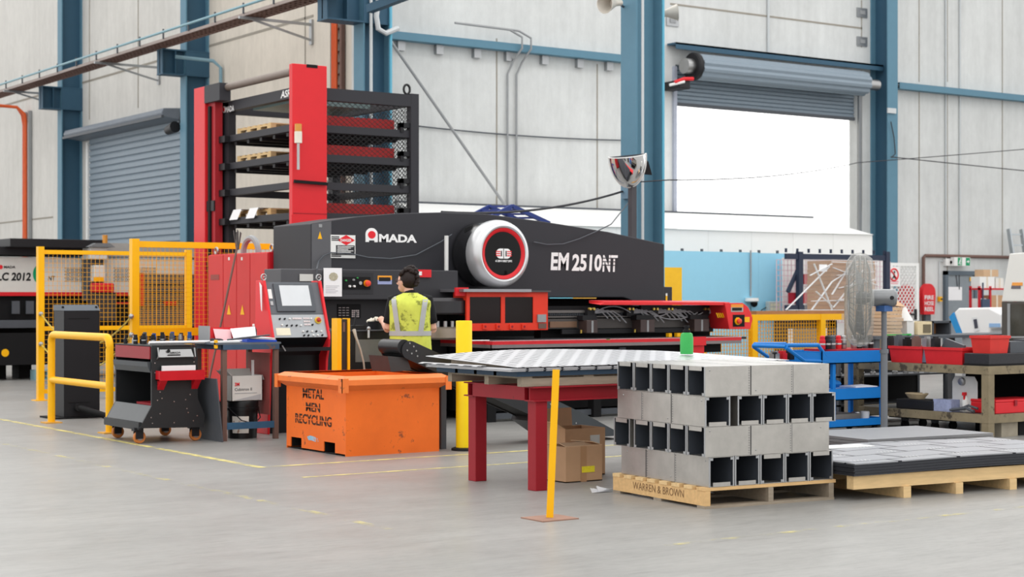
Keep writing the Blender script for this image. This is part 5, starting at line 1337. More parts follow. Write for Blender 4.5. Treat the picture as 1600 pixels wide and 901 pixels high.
b.prism([(h_[0]+nx*r_*.85+dx*Lc, h_[1]+nz*r_*.85+dz*Lc)]+[(h_[0]+r_*.88*math.cos(a), h_[1]+r_*.88*math.sin(a)) for a in [PI/2-ang+i*PI/10 for i in range(11)]]+[(h_[0]-nx*r_*.85+dx*Lc, h_[1]-nz*r_*.85+dz*Lc)], 'Y', ycv0+.012, ycv1-.012); b.build('belt', rubber, t)
hr = CV(633, 542)
b = MB(); b.tube([(hr[0], ycv0+.02, hr[1]), (hr[0], ycv1-.02, hr[1])], .074, 20); b.build('head_roller', M('roller_black', (34, 34, 36), .35), t)
b = MB()
for px, py in ((640, 536), (646, 541), (636, 547), (643, 552), (650, 548), (652, 556)):
    disc(b, (CV(px, py)[0], ycv0, CV(px, py)[1]), NY, .009, .006, 8)
b.build('bolt', steel, t)
b = MB(); a = CV(618, 556); q = CV(640, 568)
b.add([(a[0]-.06, ycv0+.05, a[1]), (q[0], ycv0+.05, a[1]-.02), (q[0]+.05, ycv0+.05, .79), (a[0]-.02, ycv0+.05, .78), (a[0]-.06, ycv1, a[1]), (q[0], ycv1, a[1]-.02), (q[0]+.05, ycv1, .79), (a[0]-.02, ycv1, .78)], [(0, 1, 2, 3), (4, 5, 6, 7), (0, 1, 5, 4), (1, 2, 6, 5), (2, 3, 7, 6), (3, 0, 4, 7)])
b.build('chute_apron', M('apron_grey', (66, 66, 66), .35), t)
for px in (696,):
    xx = CV(px, 600)[0]; b = MB(); b.box(xx-.03, xx+.03, ycv0+.03, ycv0+.09, 0, h_[1]+dz*(xx-h_[0])/dx-.08); b.box(xx-.03, xx+.03, ycv1-.09, ycv1-.03, 0, h_[1]+dz*(xx-h_[0])/dx-.08); b.box(xx-.02, xx+.02, ycv0+.09, ycv1-.09, .1, .14); b.build('support_leg', grey_dk, t)
# lower section of conveyor under the tables
x0c = h_[0]+dx*Lc
b = MB(); b.prism([(x0c, h_[1]+dz*Lc+.16), (x0c+.5, h_[1]+dz*Lc-.05), (x0c+1.0, .04), (x0c+.2, .04), (x0c-.1, h_[1]+dz*Lc-.1)], 'Y', ycv0-.05, ycv1+.05); b.build('tail_box', M('tail_grey', (62, 66, 70), .4), t)
b = MB()
for k in range(6): disc(b, (x0c+.03+.11*k, ycv0-.05, h_[1]+dz*Lc+.08-.07*k), NY, .008, .006, 8)
b.build('bolt', steel, t)
tag(MB().box(8.98, 9.1, 14.72, 15.0, .0, .06).box(8.98, 9.1, 14.72, 15.0, .09, .15).box(8.98, 9.1, 14.72, 15.0, .18, .24).box(9.0, 9.03, 14.74, 14.98, 0, .3).box(9.05, 9.08, 14.74, 14.98, 0, .3).build('plastic_crate', matt), 'small black slatted plastic crate on floor behind the orange bin', 'crate')

# ---- orange recycling bin
bx0, bx1, by0, by1, bh = 7.8, 8.84, 14.07, 15.29, .76
t = thing('recycling_bin', 'scuffed orange steel scrap bin with stencilled lettering and fork pockets', 'bin', ((bx0+bx1)/2, (by0+by1)/2, 0))
hz1 = .115
hy = [PX(471, 690, bx0).y, PX(454.5, 690, bx0).y, PX(523.5, 700, bx0).y, PX(506, 700, bx0).y]
b = MB()
b.box(bx0, bx1, by0, by0+.012, .0, bh-.02); b.box(bx0, bx1, by1-.012, by1, .0, bh-.02); b.box(bx1-.012, bx1, by0+.012, by1-.012, .0, bh-.02)
seg = sorted([hy[0], hy[1], hy[2], hy[3]])
b.box(bx0, bx0+.012, by0+.012, by1-.012, hz1, bh-.02)
for a, q in ((by0+.012, seg[0]), (seg[1], seg[2]), (seg[3], by1-.012)): b.box(bx0, bx0+.012, a, q, .02, hz1)
b.box(bx0+.012, bx1-.012, by0+.012, by1-.012, hz1+.005, hz1+.02)
b.build('body', orange, t)
for a, q in ((seg[0], seg[1]), (seg[2], seg[3])):
    b = MB(); b.box(bx0+.01, bx1-.02, a-.006, a, .02, hz1); b.box(bx0+.01, bx1-.02, q, q+.006, .02, hz1); b.box(bx0+.01, bx1-.02, a, q, .004, .012); b.build('fork_pocket', matt, t)
b = MB(); ov = .085
outer = [(bx0-ov, by0-ov), (bx1+ov, by0-ov), (bx1+ov, by1+ov), (bx0-ov, by1+ov)]
inn = [(bx0+.005, by0+.005), (bx1-.005, by0+.005), (bx1-.005, by1-.005), (bx0+.005, by1-.005)]
body_ = [(bx0, by0), (bx1, by0), (bx1, by1), (bx0, by1)]
vs = [(x, y, bh) for x, y in inn]+[(x+(-.015 if x < 8.3 else .015), y+(-.015 if y < 14.6 else .015), bh) for x, y in body_]+[(x, y, bh-.035) for x, y in outer]+[(x, y, bh-.085) for x, y in outer]+[(x, y, bh-.14) for x, y in body_]
fs = []
for l in range(4):
    for i in range(4): fs.append((l*4+i, l*4+(i+1) % 4, (l+1)*4+(i+1) % 4, (l+1)*4+i))
b.add(vs, fs); b.build('rim', orange_rim, t)
for x, y, sx2, sy2 in ((bx0, by0, -1, -1), (bx1, by0, 1, -1), (bx0, by1, -1, 1), (bx1, by1, 1, 1)):
    b = MB(); b.box(x+sx2*.092, x+sx2*.02, y+sy2*.092, y+sy2*.086, bh-.155, bh-.02); b.box(x+sx2*.092, x+sx2*.086, y+sy2*.092, y+sy2*.02, bh-.155, bh-.02); b.build('corner_lug', orange_rim, t)
def btxt(s_, x0, y0, x1, y1):
    A = PX(x0, (y0+y1)/2, bx0-.002); B = PX(x1, (y0+y1)/2, bx0-.002); zc = PX((x0+x1)/2, y1, bx0).z; zt_ = PX((x0+x1)/2, y0, bx0).z
    text(s_, (bx0-.001, A.y, zc), NX, A.y-B.y, zt_-zc, stencil, 'lettering', t, .002, .02)
btxt('METAL', 473, 607, 506, 622.5); btxt('MEN', 478, 629, 500, 643); btxt('RECYCLING', 461.5, 648, 518, 663.5)
b = MB()
for (x0, y0, x1, y1) in ((473, 607, 506, 622.5), (478, 629, 500, 643), (461.5, 648, 518, 663.5)):
    A = PX(x0, y0, bx0); B = PX(x1, y1, bx0); z_ = (PX((x0+x1)/2, y0, bx0).z+PX((x0+x1)/2, y1, bx0).z)/2
    b.box(bx0-.0036, bx0-.0032, B.y, A.y, z_-.004, z_+.004)
b.build('stencil_bridge', orange, t)
b = MB(); A = PX(489, 685, bx0)
b.add([(bx0-.002, A.y+d_, A.z+e_) for d_, e_ in ((.12, .012), (.09, -.02), (.02, -.018), (-.05, -.03), (-.12, -.02), (-.1, .01), (-.02, .022), (.06, .028))], [tuple(range(8))])
b.build('paint_smear', M('smear_blue', (150, 190, 214), .6, var=.2, wear=(226, 120, 50), wamt=.5, wscale=20), t)
# scrap in the bin
for k in range(7):
    x = random.uniform(bx0+.25, bx1-.35); y = random.uniform(by0+.25, by1-.35)
    b = MB(); b.box(x-.12, x+.12, y-.1, y+.1, .2+.03*k, .206+.03*k)
    tag(b.build('scrap_sheet', galv), 'grey sheet metal offcut lying inside the orange scrap bin', 'offcut', 'offcuts in the bin')

# ---- yellow bollard
A = G(725, 703)
t = thing('bollard', 'tall bright yellow steel bollard on a round black base', 'bollard', (A.x, A.y+.0, 0))
MB().lathe([(.08, .02), (.08, 1.265), (.076, 1.275)], (A.x, A.y, 0), (0, 0, 1), 28).build('post', yel_bol, t)
MB().lathe([(.125, 0), (.125, .02), (.1, .03), (.082, .03)], (A.x, A.y, 0), (0, 0, 1), 28).build('base_ring', rubber, t)

# ---- free-standing yellow flat post
A = G(859, 810)
t = thing('marker_post', 'thin leaning yellow flat bar post on a square rusty base plate', 'post', (A.x, A.y, 0))
b = MB(); b.box(A.x-.15, A.x+.15, A.y-.13, A.y+.13, 0, .008); o = b.build('base_plate', M('rusty_plate', (150, 116, 100), .7, var=.15), t)
B = at(869, 577, 11.5)
b = MB(); b.bar((A.x, A.y, .008), B, .048, .01, (CA*0+SA, CA, 0)); b.build('flat_bar', yellow, t)

# ---- red steel stand with pallets and perforated sheets
t = thing('steel_stand', 'heavy deep red steel stand carrying a pallet of perforated sheets', 'stand', (9.0, 11.2, 0))
rx0, rx1, ry0_, ry1_ = 7.62, 9.9, 10.72, 11.68
for x in (rx0, rx1-.11):
    for y in (ry0_, ry1_-.11):
        b = MB(); b.box(x, x+.11, y, y+.11, 0, .70); b.build('leg', red_dk, t, bevel=.004)
b = MB()
for y in (ry0_-.02, ry1_-.11):
    b.box(rx0-.03, rx1+.1, y, y+.13, .695, .705); b.box(rx0-.03, rx1+.1, y, y+.13, .80, .81); b.box(rx0-.03, rx1+.1, y+.06, y+.07, .705, .80)
b.build('long_beam', red_dk, t)
for x in (rx0-.03, rx1-.1): MB().box(x, x+.1, ry0_+.111, ry1_-.111, .70, .809).build('cross_beam', red_dk, t)
def pallet_g(name, label, x0, x1, y0, y1, z, h, m_, ns=3, nb=6):
    o = thing(name, label, 'pallet', ((x0+x1)/2, (y0+y1)/2, z))
    for k in range(ns):
        x = x0+(x1-x0-.08)*k/(ns-1); b = MB(); b.box(x, x+.08, y0, y1, z, z+h-.02); b.build('stringer', m_, o)
    for k in range(nb):
        y = y0+(y1-y0-.1)*k/(nb-1); b = MB(); b.box(x0, x1, y, y+.1, z+h-.02, z+h); b.build('deck_board', m_, o)
    return o
o = thing('timber_pallet', 'weathered grey timber pallet on the red steel stand under navy bars', 'pallet', (9, 11.2, .811))
for k in range(3):
    y = [10.74, 11.2, 11.74][k]; b = MB(); b.box(7.5, 10.1, y, y+.06, .812, .875); b.build('stringer', wood_g, o)
for x in (7.5, 8.1, 8.7, 9.3, 10.0):
    b = MB(); b.box(x, x+.1, 10.74, 11.8, .875, .89); b.build('deck_board', wood_g, o)
t = thing('sheet_carrier', 'navy steel carrier bars between the weathered pallet and perforated sheets', 'carrier', (9, 11.3, .891))
for k in range(5):
    y = 10.72+.28*k; b = MB(); b.box(7.44, 10.2, y, y+.04, .892, .93); b.build('carrier_bar', navy, t)
for x in (7.44, 8.8, 10.12):
    b = MB(); b.box(x, x+.04, 10.76, 11.84, .892, .925); b.build('cross_bar', navy, t)
def perf(name, col, sc, dark=(96, 98, 104)):
    m = M(name, col, .35, .55, var=0)
    tt = m.node_tree; bs = tt.nodes['Principled BSDF']
    tc = tt.nodes.new('ShaderNodeTexCoord'); mp = tt.nodes.new('ShaderNodeMapping'); mp.inputs['Scale'].default_value = sc; mp.inputs['Rotation'].default_value = (0, 0, PI/2)
    br = tt.nodes.new('ShaderNodeTexBrick'); br.inputs['Color1'].default_value = lin(dark); br.inputs['Color2'].default_value = lin(dark); br.inputs['Mortar'].default_value = lin(col)
    br.inputs['Scale'].default_value = 1; br.inputs['Brick Width'].default_value = 2.0; br.inputs['Row Height'].default_value = 1.0; br.inputs['Mortar Size'].default_value = .36; br.inputs['Mortar Smooth'].default_value = 0
    tt.links.new(tc.outputs['Object'], mp.inputs[0]); tt.links.new(mp.outputs[0], br.inputs['Vector']); tt.links.new(br.outputs['Color'], bs.inputs['Base Color'])
    return m
pm_ = perf('perforated_sheet', (212, 212, 215), (12, 10, 1), (58, 60, 68))
def curved(name, xs, zs, y0, y1, m_, label, th=.003, rise=None):
    b = MB(); n = len(xs)
    rise = rise or [0]*n
    for i in range(n-1):
        lo = [(xs[i], y0, zs[i]), (xs[i+1], y0, zs[i+1]), (xs[i+1], y1, zs[i+1]+rise[i+1]), (xs[i], y1, zs[i]+rise[i])]
        b.hexa(lo, [(p_[0], p_[1], p_[2]+th) for p_ in lo])
    b.sm = True
    return tag(b.build(name, m_, smooth=False), label, 'metal sheet', 'perforated sheets on the red stand')
for k in range(6):
    curved('perforated_sheet', [7.37+.01*(k % 3), 8.2, 10.26], [.932+.004*k]*3, 10.7+.008*(k % 2), 11.94, pm_, f'perforated pale metal sheet low in the pile on the red stand, {ords[k]} from the bottom', .003)
tag(MB().hexa([(7.5, 10.95, .957), (7.58, 10.95, .957), (7.58, 11.75, .957), (7.5, 11.75, .957)], [(7.5, 10.95, .966), (7.58, 10.95, .966), (7.58, 11.75, .995), (7.5, 11.75, .995)]).build('timber_batten', wood_g), 'short timber batten propping up the top perforated sheet', 'batten')
curved('perforated_sheet', [7.44, 7.6, 7.9, 8.3, 8.8, 9.4, 9.9, 10.3], [.962, .962, .962, .964, .966, .966, .964, .960], 10.71, 12.05, pm_, 'topmost bowed perforated metal sheet resting on a timber batten', .004, [.05, .06, .075, .085, .08, .065, .05, .03])
curved('perforated_sheet', [7.33, 7.38, 7.43], [.958, .966, .960], 11.1, 12.0, pm_, 'torn perforated sheet offcut at the outer end of the sheet pile', .003)
A = at(1073, 553, 17.0)
A = PY(1073, 552, 11.4); zs_ = 1.006
t = thing('green_bottle', 'green plastic spray bottle with black cap standing on perforated sheets', 'bottle', (A.x, 11.4, zs_))
sc_ = 1.0
MB().lathe([(.055, 0), (.058, .02), (.058, .14), (.05, .18), (.03, .19)], (A.x, 11.4, zs_), (0, 0, 1), 20).build('body', green_m, t)
MB().lathe([(.034, .19), (.034, .21), (.02, .215), (.02, .235), (.025, .235), (.025, .25)], (A.x, 11.4, zs_), (0, 0, 1), 16).build('cap', matt, t)

# ---- cardboard boxes under the stand
def carton(x0, x1, y0, y1, h, label, flaps):
    t = thing('cardboard_box', label, 'box', ((x0+x1)/2, (y0+y1)/2, 0))
    b = MB(); w = .008
    b.box(x0, x1, y0, y0+w, 0, h); b.box(x0, x1, y1-w, y1, 0, h); b.box(x0, x0+w, y0+w, y1-w, 0, h); b.box(x1-w, x1, y0+w, y1-w, 0, h); b.box(x0, x1, y0, y1, 0, w); b.build('body', card, t)
    for f in flaps:
        b = MB(); p = [Vector(v) for v in f]; n = (p[1]-p[0]).cross(p[3]-p[0]).normalized()*.006; b.hexa(p, [v+n for v in p]); b.build('flap', card_lt, t)
    return t
bx_, by_ = G(869, 753).x, G(869, 753).y
x0, y0 = 8.16, 11.06; x1 = x0+.37; y1 = y0+.3; h = .29
t = carton(x0, x1, y0, y1, h, 'open brown cardboard box under the red stand, taped and shorter of two', [((x0, y0, h), (x1, y0, h), (x1-.02, y0+.12, h+.02), (x0+.02, y0+.12, h+.02)), ((x1, y0, h), (x1, y1, h), (x1-.1, y1, h+.02), (x1-.1, y0, h+.03))])
b = MB(); b.box(x0+.15, x0+.21, y0-.002, y0, 0, h); b.build('tape', M('brown_tape', (176, 136, 100), .35), t)
b = MB(); b.box(x0+.16, x0+.29, y0-.004, y0-.002, .075, .125); b.build('yellow_label', M('label_yel', (240, 220, 50), .6, var=.1, scale=60), t)
x0, y0 = 8.42, 11.42; x1 = x0+.42; y1 = y0+.34; h = .4
t = carton(x0, x1, y0, y1, h, 'taller open cardboard box with upright flap behind the taped one', [((x0, y1, h), (x1-.1, y1, h), (x1-.08, y1+.04, h+.15), (x0+.03, y1+.04, h+.15)), ((x0, y0, h), (x0, y1, h), (x0-.09, y1, h+.07), (x0-.09, y0, h+.05))])
b = MB(); b.box(x1-.16, x1-.06, y0-.003, y0, .25, .34); b.build('address_label', M('label_pale', (206, 208, 206), .7), t)
b = MB(); b.box(x1-.14, x1-.06, y0-.003, y0, .14, .22); b.build('yellow_label', M('label_yel', (240, 220, 50), .6, var=.1, scale=60), t)
b = MB()
A = G(938, 768)
for k in range(5):
    x = A.x+random.uniform(-.08, .08); y = A.y+random.uniform(-.05, .05)
    b.add([(x-.07, y-.03, .004), (x+.06, y-.05, .03*random.random()+.005), (x+.08, y+.04, .004), (x-.02, y+.06, .04*random.random()+.01)], [(0, 1, 2), (0, 2, 3)])
tag(b.build('film_scrap', M('film_white', (226, 228, 232), .3, var=0, alpha=.7)), 'crumpled clear plastic film scrap on the floor beside the box pallet', 'film')
# ================================================================== PERSON AT THE MACHINE
def person():
    base = at(641, 600, 17.75); bx, by = base.x, base.y
    t = thing('person', 'person in yellow hi-vis vest and black T-shirt standing back-on at the machine', 'person', (bx, by, 0), -YAW)
    def bld(mb, name, m, parent=t, **k):
        # builder works in the figure's own frame: x to the figure's own right, y ahead, z up
        o = MB.build(mb, name, m, None, **k)
        me = o.data
        for v in me.vertices: v.co += o.location
        o.location = (0, 0, 0); o.parent = parent
        return o
    # --- one continuous body
    b = MB()
    def limb(pts, rs, n=14): b.tube(pts, rs, n)
    b.tube([(0, 0, .90), (0, 0, 1.0), (0, .01, 1.12), (0, .01, 1.28), (0, 0, 1.40), (0, -.005, 1.47), (0, 0, 1.52)], [.13, .135, .12, .125, .125, .10, .055], 20)
    b.tube([(0, .0, 1.46), (-.012, .012, 1.56), (-.03, .03, 1.63)], [.065, .052, .05], 14)
    hc = Vector((-.045, .035, 1.675))
    b.ball(hc, (.088, .078, .108), 20, 14)
    fd = Vector((-.90, .42, -.08)).normalized(); sd = Vector((-fd.y, fd.x, 0)).normalized()
    b.ball(hc+fd*.035+Vector((0, 0, -.065)), (.055, .05, .05), 14, 9)
    b.tube([hc+fd*.084+Vector((0, 0, .015)), hc+fd*.108+Vector((0, 0, -.018)), hc+fd*.088+Vector((0, 0, -.03))], [.007, .013, .009], 8)
    b.ball(hc+fd*.084+Vector((0, 0, -.058)), (.013, .02, .006), 8, 6); b.ball(hc+fd*.084+Vector((0, 0, -.07)), (.012, .018, .007), 8, 6)
    for s_ in (-1, 1):
        b.ball(hc+sd*s_*.08-fd*.005+Vector((0, 0, -.005)), (.02, .012, .032), 10, 7)
    for s_ in (-1, 1):
        sh = Vector((s_*.175, 0, 1.455)); el = Vector((s_*.235, .03, 1.17)); wr = Vector((-.30, .20, 1.245)) if s_ < 0 else Vector((.20, .27, 1.18))
        limb([sh-Vector((s_*.06, 0, 0)), sh, sh.lerp(el, .5), el], [.07, .062, .052, .043])
        limb([el, el.lerp(wr, .35), wr], [.043, .042, .029])
        d = (wr-el).normalized(); side = d.cross(Vector((0, 0, 1))).normalized()
        pal = wr+d*.05; b.tube([wr, wr+d*.03, wr+d*.085], [.027, .036, .034], 12)
        for k in range(4):
            r0 = wr+d*.082+side*(-.027+.018*k)
            ln = (.066, .076, .07, .055)[k]
            p1 = r0+d*ln*.45+Vector((0, 0, -.006)); p2 = p1+d*ln*.3+Vector((0, 0, -.018)); p3 = p2+d*ln*.15+Vector((0, 0, -.022))
            b.tube([r0, p1, p2, p3], [.009, .0085, .0078, .0062], 8)
        th = wr+d*.03-side*s_*.028
        b.tube([th, th+d*.03-side*s_*.022, th+d*.058-side*s_*.024+Vector((0, 0, -.012))], [.011, .01, .008], 8)
    for s_ in (-1, 1):
        limb([(s_*.085, 0, .95), (s_*.095, .0, .72), (s_*.10, .015, .50), (s_*.10, .0, .30), (s_*.10, -.01, .09)], [.10, .085, .06, .055, .04])
        b.tube([(s_*.10, -.05, .045), (s_*.105, .05, .045), (s_*.11, .15, .035)], [.042, .045, .035], 12)
    o = bld(b, 'body', skin)
    r = o.modifiers.new('remesh', 'REMESH'); r.mode = 'VOXEL'; r.voxel_size = .0075; r.use_smooth_shade = True
    sm = o.modifiers.new('smooth', 'SMOOTH'); sm.factor = .5; sm.iterations = 4
    # --- clothing
    def ring(z, rx, ry, x0, y0, n=28):
        return [Vector((x0+rx*math.copysign(abs(math.cos(a))**.85, math.cos(a)), y0+ry*math.copysign(abs(math.sin(a))**.85, math.sin(a)), z)) for a in [2*PI*i/n for i in range(n)]]
    def loft(rings, close_top=False):
        m = MB(); n = len(rings[0])
        for rg in rings: m.v += rg
        for i in range(len(rings)-1):
            for j in range(n): m.f.append((i*n+j, i*n+(j+1) % n, (i+1)*n+(j+1) % n, (i+1)*n+j))
        m.sm = True; return m
    prof = [(.845, .232, .165), (.90, .228, .162), (1.0, .222, .16), (1.12, .214, .158), (1.25, .218, .165), (1.36, .222, .166), (1.42, .228, .168), (1.465, .226, .155), (1.495, .205, .128), (1.52, .15, .105), (1.54, .095, .088), (1.552, .078, .076)]
    def vr(z):
        for i in range(len(prof)-1):
            z0, a0, b0 = prof[i]; z1, a1, b1 = prof[i+1]
            if z0 <= z <= z1:
                k = (z-z0)/(z1-z0); return a0+(a1-a0)*k, b0+(b1-b0)*k
        return prof[-1][1:]
    m = loft([[p+Vector((0, 0, .006*math.sin(7*i+z*30))) if zi == 0 else p for i, p in enumerate(ring(z, rx, ry, 0, 0))] for zi, (z, rx, ry) in enumerate(prof)])
    v = bld(m, 'hi_vis_vest', hiviz)
    so = v.modifiers.new('cloth', 'SOLIDIFY'); so.thickness = .006
    def spt(a, z, off=.006):
        rx, ry = vr(z); rx += off; ry += off
        return Vector((rx*math.copysign(abs(math.cos(a))**.85, math.cos(a)), ry*math.copysign(abs(math.sin(a))**.85, math.sin(a)), z))
    m = MB(); n = 40
    for z in (1.105, 1.155):
        m.v += [spt(2*PI*i/n, z) for i in range(n)]
    m.f = [(i, (i+1) % n, n+(i+1) % n, n+i) for i in range(n)]; m.sm = True
    bld(m, 'reflective_band', reflect, v)
    for s_ in (-1, 1):
        m = MB(); zs = [1.155+.36*i/10 for i in range(11)]
        for z in zs:
            for dx in (-.026, .026):
                xc = s_*(.12+.05*(z-1.155)/.36)+dx; rx, ry = vr(z)
                q = max(-1, min(1, xc/(rx+.006))); ca = math.copysign(abs(q)**(1/.85), q); sa = -math.sqrt(max(0, 1-ca*ca))
                m.v.append(Vector((xc, -(ry+.007)*abs(sa)**.85, z)))
        m.f = [(2*i, 2*i+1, 2*i+3, 2*i+2) for i in range(10)]; m.sm = True
        bld(m, 'reflective_strip', reflect, v)
    for s_ in (-1, 1):
        sh = Vector((s_*.165, 0, 1.475)); el = Vector((s_*.235, .03, 1.17)); e2 = sh.lerp(el, .80)
        m = MB(); m.tube([sh-Vector((s_*.05, 0, -.01)), sh, sh.lerp(el, .3), sh.lerp(el, .6), e2], [.06, .078, .076, .07, .066], 16, cap=False); o2 = bld(m, 'sleeve', shirt_m)
        o2.modifiers.new('cloth', 'SOLIDIFY').thickness = .005
    m = MB(); m.tube([(0, 0, 1.515), (-.004, .0, 1.548), (-.008, .004, 1.565)], [.085, .068, .062], 18, cap=False); bld(m, 'collar', shirt_m)
    for s_ in (-1, 1):
        m = MB(); m.tube([(s_*.08, 0, .98), (s_*.095, 0, .80), (s_*.10, .012, .50), (s_*.10, .0, .25), (s_*.10, -.005, .09)], [.125, .118, .085, .078, .074], 18); bld(m, 'trouser_leg', trouser_m)
        m = MB(); m.tube([(s_*.10, -.075, .045), (s_*.10, -.03, .055), (s_*.105, .08, .052), (s_*.112, .185, .036)], [.03, .052, .052, .034], 14); m.box(s_*.105-.05, s_*.105+.05, -.08, .19, 0, .02); bld(m, 'boot', black)
    # --- hair gathered up, glasses
    m = MB(); m.ball(hc+Vector((.022, -.02, .022))-fd*.012, (.098, .092, .108), 20, 14)
    h_ = bld(m, 'hair', hair_m)
    m = MB()
    for k in range(34):
        a = random.random()*2*PI; e = random.uniform(-.5, 1.4)
        p = hc+Vector((.055, -.035, .10))+Vector((math.cos(a)*math.cos(e)*.07, math.sin(a)*math.cos(e)*.06, math.sin(e)*.045))
        m.ball(p, random.uniform(.016, .028), 7, 5)
    for k in range(60):
        a = random.uniform(-.7, 2.7); p = hc+Vector((.02, -.02, .02))-fd*.012+Vector((math.cos(a)*.095, -.045*random.random()-.02, math.sin(a)*.10))
        m.ball(p, random.uniform(.014, .026), 7, 5)
    bld(m, 'hair_curl', hair_m, h_)
    m = MB()
    for s_ in (-1, 1):
        c = hc+fd*.09+sd*s_*.034+Vector((0, 0, .012))
        m.tube([c+sd*.024*math.cos(a)+Vector((0, 0, .018*math.sin(a))) for a in [i*2*PI/12 for i in range(13)]], .003, 6, cap=False)
        m.tube([c+sd*s_*.024, hc+sd*s_*.088+Vector((0, 0, .012))], .003, 6)
    bld(m, 'glasses', M('glasses_frame', (70, 36, 30), .3))
    return t
person()

# ================================================================== DUCT BOXES ON THE PALLET
PYAW = math.radians(-5)
PB = (7.965, 9.13)
t = thing('timber_pallet', 'timber pallet with stencilled stringer carrying the stacked grey steel boxes', 'pallet', (PB[0], PB[1], 0), PYAW)
def loc_build(mb, name, m, parent, **k):
    o = mb.build(name, m, None, **k)
    for v in o.data.vertices: v.co += o.location
    o.location = (0, 0, 0); o.parent = parent; return o
PX_, PYl = 1.2, 1.2
for i, x in enumerate((0, .565, 1.13)):
    b = MB(); b.box(x, x+.045, 0.0, PYl, .02, .125); loc_build(b, 'stringer', wood if i == 0 else wood_g, t)
for k in range(8):
    y = (PYl-.1)*k/7; b = MB(); b.box(-.004, PX_-.005, y, y+.1, .126, .15); loc_build(b, 'deck_board', wood_s if k else wood, t)
for y in (0, .55, 1.1):
    b = MB(); b.box(0, PX_-.02, y, y+.1, 0, .0195); loc_build(b, 'bottom_board', wood_g, t)
tx_ = MB(); 
o = text('WARREN & BROWN', (-.0008, .92, .055), NX, .66, .055, branded, 'lettering', None, .002, -.012)
for v in o.data.vertices: v.co += o.location
o.location = (0, 0, 0); o.parent = t
# a box section: open ended tube with tabs and seam lines; axis along +y, open end at y=0
BW, BH = .222, .2155
inner_shade_m = M('duct_inner_shade', (92, 98, 108), .5, .6, var=.08)  # darker steel tone standing in for the shade inside the boxes
def duct(name, L, lip_top, seams, label, loc, rz, group='stacked steel boxes', w=BW, side=None, gap=0, topseam=False):
    t = thing(name, label, 'steel box', loc, rz, group)
    tk = .004
    b = MB(); b.box(0, tk, 0, L, 0, BH-.002); b.box(w-tk, w, 0, L, 0, BH-.002); b.box(tk, w-tk, 0, L, 0, tk); b.box(tk, w-tk, 0, L, BH-.002-tk, BH-.002); b.box(tk, w-tk, L-.01, L-.006, tk, BH-.006)  # last piece closes the far end to keep the inside dark
    loc_build(b, 'shell', galv, t)
    b = MB(); b.box(tk, tk+.001, .012, L-.012, tk, BH-.006); b.box(w-tk-.001, w-tk, .012, L-.012, tk, BH-.006); b.box(tk+.001, w-tk-.001, L-.013, L-.011, tk, BH-.006); loc_build(b, 'inner_face', inner_shade_m, t)  # thin dark skins painting the inner shade, no separate layer
    for xe in (0, w-.012): loc_build(MB().box(xe, xe+.012, -.003, .001, 0, BH-.002), 'end_flange', galv_ed, t)
    z0, z1 = (BH-.034, BH-.003) if lip_top else (.002, .032)
    loc_build(MB().box(.032, w-.036, -.006, -.003, z0, z1), 'end_tab', galv, t)
    z0, z1 = (.006, .024) if lip_top else (BH-.026, BH-.008)
    for xe in (.006, w-.034): loc_build(MB().box(xe, xe+.028, -.005, -.002, z0, z1), 'corner_tab', galv_ed, t)
    for n_, s_ in enumerate(seams):
        wd = .008 if n_ == gap else .003
        xe = -.0012 if side == 0 else w
        if side is not None:
            loc_build(MB().box(xe, xe+.0012, s_, s_+wd, .002, BH-.004), 'seam', M('seam_dark', (40, 40, 44), .6) if n_ == gap else M('seam_grey', (120, 120, 122), .5, .6), t)
            b = MB()
            for k in range(11): b.box(xe-.0002, xe+.0014, s_-.016, s_-.008, .012+k*.018, .02+k*.018)
            loc_build(b, 'spot_weld_dot', M('weld_grey', (130, 130, 130), .5, .6), t)
        if topseam: loc_build(MB().box(.002, w-.002, s_, s_+wd, BH-.002, BH-.0012), 'seam', M('seam_grey', (120, 120, 122), .5, .6), t)
    if side is not None:
        xe = 0 if side == 0 else w
        for yy, zz in ((seams[0]+.05, .035), (L*.93, BH-.04), (.04, BH-.03)): loc_build(MB().ball((xe, yy, zz), (.004, .007, .007), 8, 5), 'rivet', steel, t)
    return t
cP, sP = math.cos(PYAW), math.sin(PYAW)
def pw(x, y, z): return (PB[0]+x*cP-y*sP, PB[1]+x*sP+y*cP, z)
layer_nm = ['bottom', 'second', 'third', 'top']
seam_spec = {0: ([.42, .79], [0, 0, 1, 0, 1]), 1: ([.40, .78], [0, 0, 0, 0, 0]), 2: ([.41, .8], [1, 1, 1, 1, 1]), 3: ([.40, .79], [1, 1, 1, 1, 1])}
for L in range(4):
    z = .151+BH*L+.0005
    seams, lips = seam_spec[L]
    for k in range(5):
        if L in (0, 2):
            # open ends on the -Y face (axis along y)
            off = k*(BW+.006)+(.06 if (L == 2 and k > 0) else 0)
            x = (.035 if L == 0 else 0.0)+off
            o = duct('steel_box', 1.13, bool(lips[k]) if L == 0 else False, seams, f'open steel box facing the sheet pallet, {["lowest","","second highest",""][L]} course, {ords[k]} from the stack corner', pw(x, .005, z), PYAW, side=0 if k == 0 else None, gap=1 if L == 0 else 0)
        else:
            off = k*(BW+.006)+(.05 if (L == 1 and k == 4) else 0)
            y = .0+off
            o = duct('steel_box', 1.13, True, seams, f'open steel box facing the yellow post, {["","second lowest","","topmost"][L]} course, {ords[k]} from the stack corner', pw(.0, y, z), PYAW, side=1 if k == 0 else None, topseam=L == 3)
            # axis along x: rotate so local y -> world x ; mirrored placement
            o.rotation_euler = (0, 0, PYAW-PI/2); o.location = pw(.0, y+BW, z)
